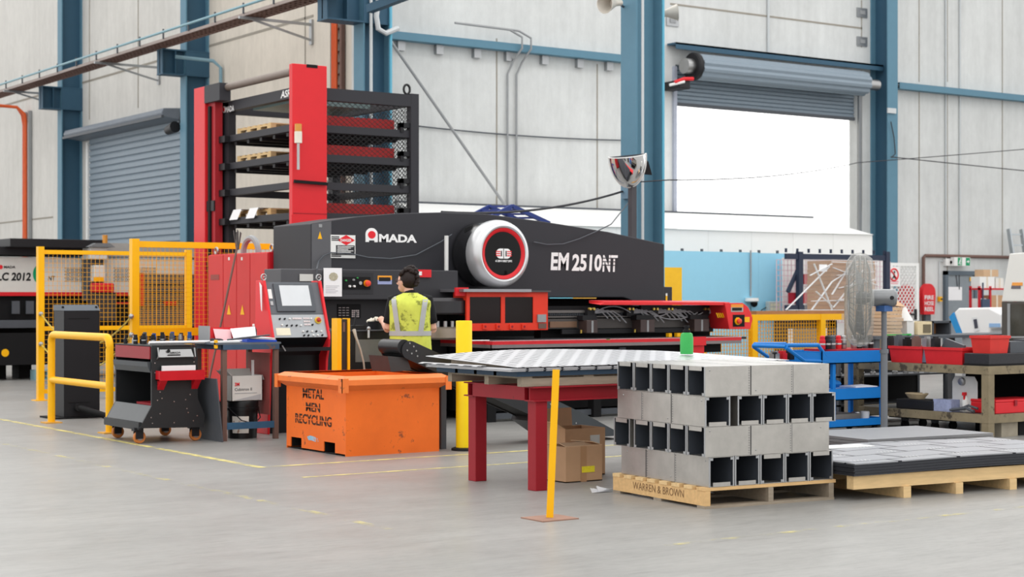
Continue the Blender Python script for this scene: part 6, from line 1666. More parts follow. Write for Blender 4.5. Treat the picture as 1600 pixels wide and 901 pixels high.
# ================================================================== SHEET PALLET ON THE FLOOR
SY = math.radians(-5)
SB = (9.17, 8.86)
def sw(x, y, z):
    return (SB[0]+x*math.cos(SY)-y*math.sin(SY), SB[1]+x*math.sin(SY)+y*math.cos(SY), z)
t = thing('sheet_pallet', 'long pale timber skid pallet carrying punched dark steel sheets', 'pallet', (SB[0], SB[1], 0), SY)
for x in (.47, 1.0, 1.57, 2.2, 2.8):
    b = MB(); b.box(x, x+.075, -.02, 1.35, 0, .085); loc_build(b, 'skid', wood_s, t)
for y in (0, .6, 1.2):
    b = MB(); b.box(0, 3.1, y, y+.075, .086, .185); loc_build(b, 'long_beam', wood_s, t)
def sheet_top(name, col, sc, dark):
    m = M(name, col, .4, .5, var=0)
    tt = m.node_tree; bs = tt.nodes['Principled BSDF']
    tc = tt.nodes.new('ShaderNodeTexCoord'); mp = tt.nodes.new('ShaderNodeMapping'); mp.inputs['Scale'].default_value = sc; mp.inputs['Location'].default_value = (.2, .3, 0)
    br = tt.nodes.new('ShaderNodeTexBrick'); br.offset = .37; br.inputs['Color1'].default_value = lin(col); br.inputs['Color2'].default_value = lin(tuple(int(v*.95) for v in col)); br.inputs['Mortar'].default_value = lin(dark)
    br.inputs['Scale'].default_value = 1; br.inputs['Brick Width'].default_value = 1.0; br.inputs['Row Height'].default_value = 1.0; br.inputs['Mortar Size'].default_value = .032; br.inputs['Mortar Smooth'].default_value = 0
    tt.links.new(tc.outputs['Object'], mp.inputs[0]); tt.links.new(mp.outputs[0], br.inputs['Vector']); tt.links.new(br.outputs['Color'], bs.inputs['Base Color'])
    return m
stm = sheet_top('punched_sheet', (158, 160, 165), (1.7, 3.2, 1), (40, 40, 48))
edge_m = M('sheet_edge', (58, 60, 66), .5, .4, var=.05)
def bow(x): return .006*(1-math.cos(x*2.4))
NS = 9
for k in range(NS):
    last = k == NS-1
    b = MB(); xs = [-.02+.004*(k % 3)+2.62*i/14 for i in range(15)]
    z0 = .187+.0105*k
    for i in range(14):
        za, zb2 = z0+bow(xs[i]), z0+bow(xs[i+1])
        y0 = -.03+.006*(k % 2)
        b.hexa([(xs[i], y0, za), (xs[i+1], y0, zb2), (xs[i+1], y0+1.26, zb2), (xs[i], y0+1.26, za)], [(xs[i], y0, za+.009), (xs[i+1], y0, zb2+.009), (xs[i+1], y0+1.26, zb2+.009), (xs[i], y0+1.26, za+.009)])
    b.v = [Vector(sw(*v)) for v in b.v]
    o = b.build('steel_sheet', stm if last else edge_m, smooth=False)
    tag(o, 'topmost punched steel sheet with cut panels on the skid pallet' if last else f'dark steel sheet in the skid pallet pile, {ords[k]} from the bottom', 'metal sheet', 'steel sheets on the skid pallet')
    if last:
        b = MB()
        for i in range(15):
            cx_, cy_ = .12+.52*(i % 5)+.1*(i//5), .12+.4*(i//5)
            for j in range(10):
                x = cx_+.035*(j % 5); y = cy_+.05*(j//5)
                p = sw(x, y, z0+bow(x)+.0095); b.box(p[0]-.006, p[0]+.006, p[1]-.006, p[1]+.006, p[2], p[2]+.0008)
        b.build('punched_dot', white, o)['kind'] = 'stuff'
def slab(name, x0, x1, y0, y1, z0, z1, m_, label, cat, grp=None):
    b = MB(); b.box(0, 1, 0, 1, 0, 1); b.v = [Vector(sw(x0+(x1-x0)*v.x, y0+(y1-y0)*v.y, z0+(z1-z0)*v.z)) for v in b.v]; return tag(b.build(name, m_), label, cat, grp)
ztop = .187+.0105*NS
slab('steel_offcut', .45, 1.05, .95, 1.15, ztop+.006, ztop+.012, white, 'bright white steel strip lying loose on the punched sheets', 'offcut')
t = thing('timber_pallet', 'low timber pallet under the plain grey sheets before the bench', 'pallet', sw(1.4, 1.7, 0), SY)
for x in (1.45, 2.0, 2.6):
    b = MB(); b.box(x-1.4, x-1.3, -.3, .75, 0, .1); loc_build(b, 'skid', wood_g, t)
for y in (-.25, .25, .6):
    b = MB(); b.box(.0, 1.4, y, y+.1, .1, .14); loc_build(b, 'deck_board', wood_g, t)
for k in range(6):
    slab('grey_sheet', 1.38+.01*(k % 2), 2.85, 1.4+.008*(k % 3), 2.4, .142+.026*k, .165+.026*k, M('plain_sheet', (132, 134, 138), .45, .4, var=.05), f'plain grey steel sheet on the low pallet by the bench, {ords[k]} from the bottom', 'metal sheet', 'plain sheets on the low pallet')

# ================================================================== BLUE TOOL TROLLEY
qx0, qx1, qy0, qy1 = 13.28, 14.28, 13.3, 13.85
t = thing('service_trolley', 'bright blue steel trolley with three trays and angled push handle', 'trolley', (13.8, 13.55, 0))
for z0, z1, nm in ((.775, .915, 'top_tray'), (.37, .50, 'middle_tray'), (.07, .16, 'bottom_tray')):
    b = MB(); b.box(qx0, qx1, qy0, qy0+.01, z0, z1); b.box(qx0, qx1, qy1-.01, qy1, z0, z1); b.box(qx0, qx0+.01, qy0, qy1, z0, z1); b.box(qx1-.01, qx1, qy0, qy1, z0, z1); b.box(qx0, qx1, qy0, qy1, z0+.0, z0+.012); b.box(qx0+.01, qx1-.01, qy0+.01, qy1-.01, z1-.03, z1-.02); b.build(nm, blue_tr, t)
b = MB(); b.box(qx0+.25, qx1-.02, qy0+.02, qy1-.02, .9, .93); b.build('red_mat', M('mat_red', (160, 24, 40), .6), t)
for x in (qx0+.18, qx1-.05):
    for y in (qy0+.015, qy1-.055):
        b = MB(); b.box(x, x+.045, y, y+.04, .1, .775); b.build('post', blue_tr, t)
hb = MB()
for y in (qy0+.02, qy1-.02):
    hb.tube([(qx0+.2, y, .80), (qx0-.25, y, .82), (qx0-.52, y, .965), (qx0-.5, y, .99), (qx0-.04, y, .985), (qx0+.08, y, .86)], .022, 8)
hb.tube([(qx0-.52, qy0+.02, .975), (qx0-.52, qy1-.02, .975)], .022, 8)
hb.build('push_handle', blue_tr, t)
b = MB(); b.prism([(qx0-.25, .80), (qx0+.02, .80), (qx0+.02, .90), (qx0-.42, .92)], 'Y', qy0+.015, qy0+.022); b.build('handle_plate', blue_tr, t)
for x in (qx0+.1, qx1-.1):
    for y in (qy0+.08, qy1-.08):
        b = MB(); b.tube([(x, y-.02, .035), (x, y+.02, .035)], .035, 14); b.build('wheel', black, t)
for k, (nme, px) in enumerate((('red', 1285), ('black', 1293), ('dark grey', 1301), ('red', 1310), ('silver', 1318), ('silver', 1334), ('black', 1343), ('dark grey', 1352), ('black', 1360))):
    x = PY(px, 535, 13.5).x; z = .931; mm = {'red': red, 'black': black, 'dark grey': grey_dk, 'silver': steel}[nme]
    o = thing('tool_holder', f'{nme} round tool holder on the blue trolley, {ords[k]} from the handle', 'punch tool', (x, 13.5, z), 0, 'tool holders on the blue trolley')
    MB().lathe([(.03, 0), (.034, .012), (.034, .1), (.028, .105), (.028, .14), (.016, .15)], (x, 13.5, z), (0, 0, 1), 16).build('body', mm, o)
    MB().lathe([(.0342, .045), (.036, .047), (.036, .062), (.0342, .065)], (x, 13.5, z), (0, 0, 1), 16).build('collar', steel if nme != 'silver' else grey_dk, o)
tag(MB().ball((13.62, 13.5, .545), (.13, .1, .05), 12, 6).build('soft_blue_cap', M('cap_blue', (40, 120, 190), .6)), 'soft blue cap lying on the middle tray of the blue trolley', 'cap')  # soft cap lying flat on the middle tray
tag(MB().hexa([(13.85, 13.35, .501), (14.2, 13.35, .501), (14.2, 13.6, .501), (13.85, 13.6, .501)], [(13.85, 13.35, .515), (14.2, 13.35, .51), (14.2, 13.6, .52), (13.85, 13.6, .512)]).build('paper_pad', paper), 'white papers on the middle tray of the blue trolley', 'paper')
t = thing('steel_basin', 'shallow steel basin on the bottom tray of the blue trolley', 'basin', (13.65, 13.55, .162))
MB().box(13.46, 13.9, 13.36, 13.75, .141, .149).build('base', steel, t); MB().box(13.44, 13.92, 13.34, 13.36, .141, .215).box(13.44, 13.92, 13.75, 13.77, .141, .215).box(13.44, 13.46, 13.36, 13.75, .141, .215).box(13.9, 13.92, 13.36, 13.75, .141, .215).build('rim', steel, t)
for k, x in enumerate((14.02, 14.15)):
    tag(MB().lathe([(.05, 0), (.055, .07), (.05, .08)], (x, 13.5, .141), (0, 0, 1), 18).build('paint_tin', [steel, white][k]), ['plain steel tin on the bottom tray of the blue trolley', 'white tin on the bottom tray of the blue trolley'][k], 'tin')
t = thing('parts_stand', 'low black stand with small tools peeking over the steel box stack', 'stand', (12.5, 13.7, 0))
MB().box(12.2, 12.75, 13.4, 14.0, .0, .80).build('body', black, t); MB().box(12.17, 12.78, 13.37, 14.03, .80, .825).build('top', grey_dk, t)
for k, (px, mm, lab) in enumerate(((1210, steel, 'small steel die block on the low black stand, at its outer end'), (1222, red, 'small red die block on the low black stand, between a steel and a black one'), (1233, black, 'small black die block on the low black stand beside the red one'))):
    x = PY(px, 555, 13.5).x; tag(MB().box(x-.03, x+.03, 13.45, 13.55, .826, .90).box(x-.02, x+.02, 13.46, 13.54, .90, .925).build('die_block', mm), lab, 'die')
tag(MB().tube([(12.72, 13.45, .826), (12.72, 13.45, .90)], .008, 8).ball((12.72, 13.45, .905), (.03, .03, .014), 12, 6).build('black_knob', black), 'black knob on thin stem at the corner of the low black stand', 'knob')  # a knob on a thin stem

# ================================================================== GRUBBY STEEL BENCH
hx, hy_, hz_ = 14.44, 11.99, .77
t = thing('steel_bench', 'grubby olive steel workbench with lower shelf holding red bins', 'bench', (15.5, 12.6, 0))
bx1_, by1_ = 17.2, 13.98
b = MB(); b.box(hx+.01, bx1_, hy_+.01, by1_-.01, hz_-.02, hz_); b.build('worktop', M('bench_top', (96, 92, 84), .6, var=.15), t)
for z1, nm in ((hz_, 'top_frame'), (.25, 'shelf_frame')):
    b = MB(); b.box(hx, hx+.05, hy_, by1_, z1-.09, z1-.001); b.box(hx+.05, bx1_, hy_, hy_+.05, z1-.09, z1-.001); b.box(hx+.05, bx1_, by1_-.05, by1_, z1-.09, z1-.001); b.build(nm, bench_m, t)
b = MB(); b.box(hx+.05, bx1_, hy_+.05, by1_-.05, .23, .25); b.build('shelf', M('shelf_grey', (84, 82, 78), .6, var=.15), t)
for x in (hx+.003, bx1_-.1):
    for y in (hy_+.003, by1_-.1):
        b = MB(); b.box(x, x+.095, y, y+.095, 0, hz_-.09); b.build('leg', bench_m, t)
def hopper(name, x0, x1, y0, y1, z, h, label, m_=red_bin, grp='red plastic bins on the bench'):
    o = thing(name, label, 'bin', ((x0+x1)/2, (y0+y1)/2, z), 0, grp)
    ti = .02
    def wallq(a, c, d): return a
    b = MB(); w = .008
    lo = [(x0+ti, y0+ti), (x1-ti, y0+ti), (x1-ti, y1-ti), (x0+ti, y1-ti)]; hi = [(x0, y0), (x1, y0), (x1, y1), (x0, y1)]
    lo2 = [(x0+ti+w, y0+ti+w), (x1-ti-w, y0+ti+w), (x1-ti-w, y1-ti-w), (x0+ti+w, y1-ti-w)]; hi2 = [(x0+w, y0+w), (x1-w, y0+w), (x1-w, y1-w), (x0+w, y1-w)]
    vs = [(*p, z) for p in lo]+[(*p, z+h) for p in hi]+[(*p, z+h) for p in hi2]+[(*p, z+w) for p in lo2]
    fs = [(3, 2, 1, 0)]+[(l*4+i, l*4+(i+1) % 4, l*4+4+(i+1) % 4, l*4+4+i) for l in range(3) for i in range(4)]+[(12, 13, 14, 15)]
    b.add(vs, fs); b.build('tub', m_, o)
    b = MB(); b.box(x0-.008, x1+.008, y0-.008, y0, z+h-.03, z+h); b.box(x0-.008, x1+.008, y1, y1+.008, z+h-.03, z+h); b.box(x0-.008, x0, y0, y1, z+h-.03, z+h); b.box(x1, x1+.008, y0, y1, z+h-.03, z+h); b.build('rim', m_, o)
    return o
zB = hz_+.001
ya_, yb_, yc_ = PX(1387, 550, hx+.02).y, PX(1441, 550, hx+.02).y, PX(1505, 550, hx+.02).y
hopper('parts_bin', hx+.03, hx+.38, yb_+.012, ya_-.01, zB, .185, 'red plastic parts bin on the bench next to the blue trolley')
hopper('parts_bin', hx+.03, hx+.38, yc_+.02, yb_-.012, zB, .185, 'red plastic parts bin on the bench beside the black granite slab')
sy1 = PX(1507, 555, hx+.04).y
t = thing('surface_plate', 'thick black granite slab on the bench corner under a red bin', 'slab', (hx+.6, hy_+.2, zB))
MB().box(hx+.03, hx+1.9, hy_+.02, yc_-.005, zB, zB+.13).build('slab', M('granite', (44, 44, 48), .45, var=.2, scale=60), t, bevel=.005)
MB().box(hx+.02, hx+1.91, hy_+.015, yc_-.001, zB+.0, zB+.02).build('base_edge', matt, t)
zS = zB+.131
hopper('parts_bin', hx+.1, hx+.42, hy_+.06, yc_-.03, zS, .19, 'scuffed red plastic bin sitting on the black granite slab', M('scuffed_red', (210, 56, 50), .5, var=.1, wear=(170, 150, 145), wamt=.63, wscale=8))
MB_ = tag(MB().box(hx+.5, hx+.75, hy_+.12, hy_+.3, zS, zS+.12).box(hx+.8, hx+1.0, hy_+.1, hy_+.32, zS, zS+.14).build('grey_block', grey_dk), 'dark grey steel blocks on the granite slab behind the scuffed bin', 'block')
dk = [black, grey_dk, matt, brown_m, steel]
for k, (px, py, sz) in enumerate(((1392, 530, .07), (1405, 528, .09), (1418, 532, .08), (1432, 530, .07), (1449, 531, .09), (1462, 531, .08))):
    x = hx+.1; p = PX(px, py, x); s_ = sz/2
    if not (hy_ < p.y < by1_): continue
    zb0 = zB+.01
    tag(MB().box(x-.05, x+.05, p.y-s_*.7, p.y+s_*.7, zb0, p.z+.02).box(x-.03, x+.03, p.y-s_*.4, p.y+s_*.4, p.z+.02, p.z+.04).build('steel_part', dk[k % 5]), f'{["black","dark grey","matt black","brown","steel","black"][k]} machined part standing in a red bench bin, {ords[k]} from the blue trolley', 'machine part')
p = PX(1488, 530, hx+.2)
tag(MB().prism([(p.y+.22, .80), (p.y-.2, .80), (p.y-.19, .98), (p.y+.06, 1.05)], 'X', hx+.16, hx+.2).build('guard_plate', grey_dk), 'dark grey angular plate standing up in the bin beside granite slab', 'plate')
# lower shelf
zL = .251
tag(MB().box(hx+.05, hx+.3, PX(1458, 630, hx+.05).y, PX(1400, 630, hx+.05).y, zL, zL+.11).build('black_case', black, bevel=.01), 'black flat case on the lower shelf of the bench', 'case')
b = MB()
for k in range(5):
    yy = PX(1440, 630, hx+.2).y; b.tube([(hx+.12+.05*math.cos(a)*(1+.2*k), yy+.10*math.sin(a)*(1+.1*k), zL+.125+.012*k) for a in [i*2*PI/14 for i in range(14)]], .01, 6)
tag(b.build('rope_coil', M('rope', (178, 160, 130), .9, var=.15)), 'coil of pale rope on top of the black flat case', 'rope')
y0_, y1_ = PX(1490, 630, hx+.1).y, PX(1462, 630, hx+.1).y
tag(MB().box(hx+.06, hx+.2, y0_, y1_, zL, zL+.13).build('glove_carton', M('carton_blue', (150, 158, 190), .6, var=.2, scale=20)), 'small blue and white carton on the bench lower shelf', 'box')
y0_, y1_ = PX(1527, 610, hx+.2).y, PX(1488, 610, hx+.2).y
b = MB(); b.prism([(y0_, zL), (y1_, zL), (y1_, zL+.33), (y1_-.04, zL+.39), (y0_+.04, zL+.39), (y0_, zL+.33)], 'X', hx+.2, hx+.206); o = tag(b.build('white_panel', M('panel_white', (206, 206, 206), .5)), 'white round shouldered panel standing on the bench lower shelf', 'panel')  # plain white panel with rounded shoulders
b = MB(); b.lathe([(.045, 0), (.04, .03), (.015, .035)], (hx+.2, (y0_+y1_)/2+.03, zL+.33), (-1, 0, 0), 16); b.build('disc_boss', steel, o)
b = MB(); yy = PX(1510, 635, hx+.1).y
b.tube([(hx+.08, yy-.12, zL+.02), (hx+.1, yy, zL+.05), (hx+.07, yy+.2, zL+.02)], .018, 8); b.tube([(hx+.12, yy-.14, zL+.05), (hx+.11, yy-.02, zL+.08), (hx+.13, yy+.12, zL+.03)], .014, 8)
tag(b.build('air_gun', grey_dk), 'dark air gun and hose lying before the white panel', 'air tool')
rx_ = PY(1551, 635, hy_+.1).x
t = thing('tool_box', 'flat red steel tool box on the bench lower shelf', 'tool box', (rx_+.4, hy_+.2, zL))
MB().box(rx_, rx_+.75, hy_+.06, hy_+.4, zL, zL+.12).build('body', red, t, bevel=.008); MB().box(rx_-.003, rx_+.753, hy_+.057, hy_+.403, zL+.12, zL+.15).build('lid', red, t, bevel=.008)
MB().box(rx_+.3, rx_+.34, hy_+.045, hy_+.06, zL+.08, zL+.14).build('latch', red_dk, t)
t = thing('spray_bottle', 'white trigger spray bottle with red head behind flat red tool box', 'bottle', (rx_+.08, hy_+.5, zL))
sx_, sy_ = rx_+.02, hy_+.48
MB().lathe([(.04, 0), (.042, .12), (.02, .17), (.014, .18)], (sx_, sy_, zL), (0, 0, 1), 16).build('body', white, t); MB().box(sx_-.05, sx_+.02, sy_-.015, sy_+.015, zL+.18, zL+.215).box(sx_-.035, sx_-.025, sy_-.01, sy_+.01, zL+.13, zL+.18).build('trigger', red, t)
tag(MB().prism([(hx+.28, 0), (hx+.55, 0), (hx+.55, .17), (hx+.5, .2), (hx+.33, .2), (hx+.28, .17)], 'Y', hy_+.06, hy_+.35).build('concrete_block', M('block_conc', (158, 150, 134), .9, var=.15, bump=.3)), 'weathered concrete block under the bench beside its corner leg', 'block')
tag(MB().box(hx+.62, hx+1.5, hy_+.1, hy_+.7, 0, .16).build('black_chest', matt), 'low black chest under the bench beyond the concrete block', 'chest')
for k in range(2):
    x = hx+.5; y = PX((1428, 1475)[k], 650, x).y
    t = thing('castor_dolly', ['black castor dolly under the bench near the blue trolley', 'black castor dolly under the bench towards the corner leg'][k], 'dolly', (x, y, 0))
    MB().box(x-.2, x+.2, y-.2, y+.2, .12, .15).build('deck', black, t)
    for dx_ in (-.15, .15):
        MB().tube([(x+dx_, y-.02, .05), (x+dx_, y+.02, .05)], .05, 14).build('wheel', rubber, t)
        MB().box(x+dx_-.03, x+dx_+.03, y-.03, y+.03, .09, .12).build('fork', grey_dk, t)
tag(MB().box(16.2, 17.0, 12.15, 13.8, .251, .66).build('black_chest', matt), 'black steel chest standing at the back of the bench lower shelf', 'chest')
# rack behind bench with chrome tooling
t = thing('tool_rack', 'dark open steel rack of chrome tooling behind the bench', 'rack', (15.2, 14.4, 0))
for x in (14.45, 16.3):
    for y in (14.2, 14.65): MB().box(x, x+.04, y, y+.04, 0, .74).build('post', grey_dk, t)
for z in (.22, .56): MB().box(14.45, 16.34, 14.2, 14.69, z, z+.02).build('shelf', M('rack_shelf', (70, 72, 76), .5), t)
MB().box(14.45, 16.34, 14.66, 14.69, .05, .74).build('back_panel', matt, t)
for k in range(9):
    x = 14.56+.19*k
    o = thing('chrome_tool', f'chrome tool holder on the dark rack behind the bench, {ords[k]} from the blue trolley', 'punch tool', (x, 14.3, .581), 0, 'chrome tooling on the rack')
    MB().lathe([(.035, 0), (.035, .03), (.02, .035), (.028, .08+.01*(k % 3)), (.012, .1+.01*(k % 3))], (x, 14.3, .581), (0, 0, 1), 14).build('body', steel, o)

# ================================================================== PEDESTAL FAN IN PLASTIC FILM
FX, FY = 13.05, 12.18
fd_ = math.hypot(FX*CA-FY*SA, FX*SA+FY*CA)
t = thing('pedestal_fan', 'large grey pedestal fan seen edge-on, its cage wrapped in clear film', 'fan', (FX, FY, 0))
fr = Vector((CA, -SA, 0)); fdp = Vector((SA, CA, 0))
fax = (fr*.975-fdp*.17).normalized()
mz = 1.5
MB().lathe([(.26, 0), (.26, .02), (.08, .05), (.05, .09)], (FX, FY, 0), (0, 0, 1), 28).build('base', grey_dk, t)
MB().lathe([(.036, .08), (.036, .93), (.045, .93), (.045, .97), (.028, .97), (.028, 1.4)], (FX, FY, 0), (0, 0, 1), 18).build('pole', M('fan_grey', (108, 112, 118), .4, .3), t)
mc = Vector((FX, FY, mz))
MB().lathe([(.05, -.15), (.085, -.13), (.09, -.02), (.09, .10), (.07, .125), (.03, .13)], mc, fax, 22).build('motor', M('motor_grey', (132, 134, 136), .35, .5), t)
MB().box(FX-.06, FX+.06, FY-.06, FY+.06, 1.36, 1.42).build('motor_bracket', M('fan_blue', (60, 96, 150), .5), t)
p = mc+fax*.06-fdp*.085; MB().lathe([(.022, 0), (.018, .02)], p, -fdp, 10).build('switch_knob', black, t)
cc = mc-fax*.245; FRr = .435
u_ = fax.cross(Vector((0, 0, 1))).normalized(); v_ = Vector((0, 0, 1))
cagem = M('cage_wire', (110, 112, 112), .4, .6, var=0)
b = MB()
for i in range(40):
    a = 2*PI*i/40; rd = u_*math.cos(a)+v_*math.sin(a)
    b.tube([cc+fax*.12+rd*.08, cc+fax*.10+rd*.3, cc+fax*.05+rd*FRr*.97, cc+rd*FRr, cc-fax*.05+rd*FRr*.97, cc-fax*.11+rd*.28, cc-fax*.12+rd*.08], .0032, 4)
for off, r_ in ((0, FRr), (.05, FRr*.97), (-.05, FRr*.97), (.10, .3), (-.11, .28), (.12, .08), (-.12, .08)):
    b.tube([cc+fax*off+(u_*math.cos(a)+v_*math.sin(a))*r_ for a in [i*2*PI/36 for i in range(37)]], .0055, 5, cap=False)
b.build('cage_grille', cagem, t)
for k in range(3):
    a = 2*PI*k/3+.3; rd = u_*math.cos(a)+v_*math.sin(a); tn = fax.cross(rd)
    pts = [cc+rd*.05-tn*.03+fax*.02, cc+rd*.05+tn*.03-fax*.02, cc+rd*.38+tn*.12-fax*.05, cc+rd*.38-tn*.09+fax*.04]
    b = MB(); b.hexa(pts, [q+fax*.004 for q in pts]); b.build('blade', grey_dk, t)
MB().lathe([(.06, -.04), (.06, .06), (.03, .14)], cc, fax, 16).build('hub', grey_dk, t)
b = MB(); n = 44
random.seed(11)
rows = [(.135, .30), (.12, .40), (.07, .452), (0, .462), (-.07, .452), (-.125, .39), (-.14, .28)]
for off, r_ in rows:
    for j in range(n):
        a = 2*PI*j/n; rd = u_*math.cos(a)+v_*math.sin(a)
        q = r_+random.uniform(-.006, .008)
        low = .04*max(0, -math.sin(a))**6
        b.v.append(cc+fax*(off*(1+.0)+random.uniform(-.008, .008))+rd*(q+low))
for i in range(len(rows)-1):
    for j in range(n): b.f.append((i*n+j, i*n+(j+1) % n, (i+1)*n+(j+1) % n, (i+1)*n+j))
b.sm = True
tag(b.build('plastic_film', M('fan_film', (176, 176, 170), .22, var=0, alpha=.36)), 'clear crumpled plastic film wrapped round the pedestal fan cage', 'film')

# ================================================================== BACKGROUND BEYOND THE MACHINE
# low yellow fence
YR = 18.72
x0, x1 = PY(1096, 520, YR).x, PY(1312, 520, YR).x
zt2 = PY(1180, 491, YR).z
t = thing('low_fence', 'low yellow mesh fence beyond the far end of the punching machine', 'fence', ((x0+x1)/2, YR, 0))
for px in (1096, 1176.5, 1283):
    x = PY(px, 520, YR).x; b = MB(); b.box(x-.05, x+.05, YR-.05, YR+.05, 0, zt2); b.build('post', yellow, t)
b = MB(); b.box(PY(1171, 500, YR).x, x1, YR-.04, YR+.04, zt2-.09, zt2); b.build('top_rail', yellow, t)
b = MB(); b.box(x0, x1, YR-.02, YR+.02, .08, .14); b.build('bottom_rail', yellow, t)
b = MB(); wires(b, 'x', YR, x0+.05, x1-.1, .14, zt2-.09, .055, .008); b.build('wire_mesh', ywire, t)
b = MB(); b.box(PY(1208, 500, YR+.1).x, PY(1228, 500, YR+.1).x, YR+.06, YR+.09, .2, zt2-.1); b.box(PY(1228, 500, YR+.1).x, x1, YR+.06, YR+.09, zt2-.22, zt2-.1); b.box(PY(1292, 500, YR+.1).x, x1, YR+.06, YR+.09, .2, zt2-.1); b.build('dark_infill', M('infill_grey', (84, 84, 86), .6), t)
tag(MB().box(PY(1180, 490, YR).x, PY(1318, 490, YR).x, YR-.03, YR+.1, zt2+.002, zt2+.05).build('timber_rail', M('rail_brown', (170, 118, 76), .7, var=.12)), 'brown timber plank lying along the low yellow fence', 'plank')
# pale blue partition and yellow panel
xa, xb = PY(1041, 430, 25.0).x, PY(1230, 430, 25.0).x
t = thing('blue_partition', 'pale blue partition panel behind the punching machine with camera and light', 'partition', ((xa+xb)/2, 25.0, 0))
xs_ = PY(1185, 430, 25).x
MB().box(xa-1.2, xs_, 25.0, 25.06, 0, 2.40).build('panel', blue_pn, t); MB().box(xs_+.004, xb, 25.0, 25.06, 0, 2.39).build('panel', blue_pn, t)
for k in range(6):
    x = xa+.4+k*.5; MB().box(x, x+.05, 25.02, 25.05, 2.39, 2.45).build('top_lug', grey_dk, t)
p = PY(1173, 400, 24.97)
MB().tube([(p.x, 24.97, PY(1173, 463, 24.97).z), (p.x, 24.97, 2.44)], .016, 6).build('conduit', grey, t)
p = PY(1176, 470, 24.9)
o = thing('dome_camera', 'white dome camera on the pale blue partition', 'camera', tuple(p))
MB().lathe([(.13, .06), (.14, .0), (.10, -.02)], p+Vector((-.02, 0, .0)), (0, 0, 1), 18).build('housing', white, o); MB().ball(p+Vector((.02, -.02, -.05)), .075, 14, 9).build('lens_dome', glass_bk, o)
MB().tube([p+Vector((0, .06, -.1)), p+Vector((.03, .07, -.35))], .008, 6).build('lead', grey_dk, o)
p = PY(1212, 480, 24.8)
o = thing('work_light', 'square grey work light leaning on the pale blue partition', 'light', tuple(p))
MB().box(p.x-.16, p.x+.16, 24.82, 24.93, p.z-.1, p.z+.12).build('housing', M('light_grey', (176, 186, 186), .4), o, bevel=.015)
for i in range(2):
    for j in range(3): MB().box(p.x-.12+.085*j, p.x-.05+.085*j, 24.815, 24.82, p.z-.06+.08*i, p.z+.0+.08*i).build('diffuser', M('diff', (214, 214, 190), .3), o)
MB().box(p.x-.1, p.x+.1, 24.86, 24.99, p.z-.14, p.z-.1).build('bracket', grey, o)
MB().tube([(p.x-.16, 24.9, p.z), (p.x-.24, 24.95, p.z-.05), (p.x-.26, 24.95, p.z-.3)], .01, 6).build('lead', black, o)
xa2, xb2 = PY(1036, 440, 23.6).x, PY(1065.5, 440, 23.6).x
tag(MB().box(xa2-.3, xb2, 23.6, 23.64, 0, PY(1050, 417.5, 23.6).z).box(xb2-.05, xb2, 23.64, 23.8, 0, 1.9).build('yellow_screen', M('screen_yellow', (250, 190, 40), .5)), 'plain yellow screen panel standing before the pale blue partition', 'screen')
# navy gable frame above the machine
t = thing('gable_frame', 'navy blue truss frame rising behind the punching machine drum', 'frame', (14.2, 20.8, 0))
nv = M('truss_navy', (50, 66, 130), .5)
ap, le, ri = PY(800, 322, 20.6), PY(742, 352, 20.6), PY(858, 349, 20.6)
for nm, a_, c_ in (('rafter', ap, ri), ('rafter', ap, le)):
    MB().bar(a_, c_, .05, .06).build(nm, nv, t); MB().bar(a_+Vector((0, .6, .02)), c_+Vector((0, .6, .02)), .05, .06).build(nm, nv, t)
for k in range(5):
    q = ap.lerp(ri, k/4.5); MB().bar(q, q+Vector((0, .6, .02)), .04, .03).build('rung', nv, t)
    if k: q = ap.lerp(le, k/4.5); MB().bar(q, q+Vector((0, .6, .02)), .04, .03).build('rung', nv, t)
for q in (le, ri):
    for dy in (0, .6): MB().bar((q.x, q.y+dy, 0), (q.x, q.y+dy, q.z), .05, .05).build('post', nv, t)
# navy rack with shrink wrapped card
YK = 24.2
t = thing('pallet_rack', 'navy pallet rack bay with mesh back behind the shrink wrapped cardboard', 'rack', (20, YK, 0))
for px in (1252, 1388):
    x = PY(px, 430, YK).x; z = PY(px, 393, YK).z; MB().box(x-.055, x+.055, YK, YK+.1, 0, z).build('upright', M('rack_navy', (44, 52, 72), .5), t)
x0, x1 = PY(1230, 430, YK).x, PY(1392, 430, YK).x
for py in (401, 480):
    z = PY(1300, py, YK).z; MB().box(x0, x1, YK+.02, YK+.08, z-.06, z+.05).build('beam', M('rack_navy', (44, 52, 72), .5), t)
for k in range(10):
    x = x0+(x1-x0)*k/9.5; z = PY(1300, 397, YK).z; MB().box(x, x+.03, YK+.03, YK+.07, z+.02, z+.1).build('beam_pin', M('rack_navy', (44, 52, 72), .5), t)
MB().bar(PY(1231, 456, YK+.12), PY(1252, 410, YK+.12), .07, .06).build('brace', M('rack_navy', (44, 52, 72), .5), t)
b = MB(); wires(b, 'x', YK+.3, x0, x1+.3, 1.0, 2.25, .1, .012); b.build('wire_mesh', M('mesh_pink', (226, 196, 204), .5), t)
MB().box(x0+.45, x1+.5, YK+.6, YK+.62, .0, 2.3).build('back_sheet', white, t)
for k, (x0p, y0p, x1p, y1p) in enumerate(((1252, 428, 1268, 444), (1236, 457, 1268, 474))):
    a_, c_ = PY(x0p, y1p, YK+.2), PY(x1p, y0p, YK+.2); tag(MB().box(a_.x, c_.x, YK+.12, YK+.28, a_.z, c_.z).build('red_crate', M('crate_red', (176, 30, 48), .5)), ['small red crate on the navy rack, upper of two', 'wider red crate on the navy rack, lower of two'][k], 'crate')
t = thing('stillage', 'dark timber stillage under the shrink wrapped cardboard', 'stillage', (19.4, 22.2, 0))
YS = 22.0
cx0_, cx1_ = PY(1301, 450, YS).x, PY(1372, 450, YS).x
zst = PY(1320, 489, YS).z
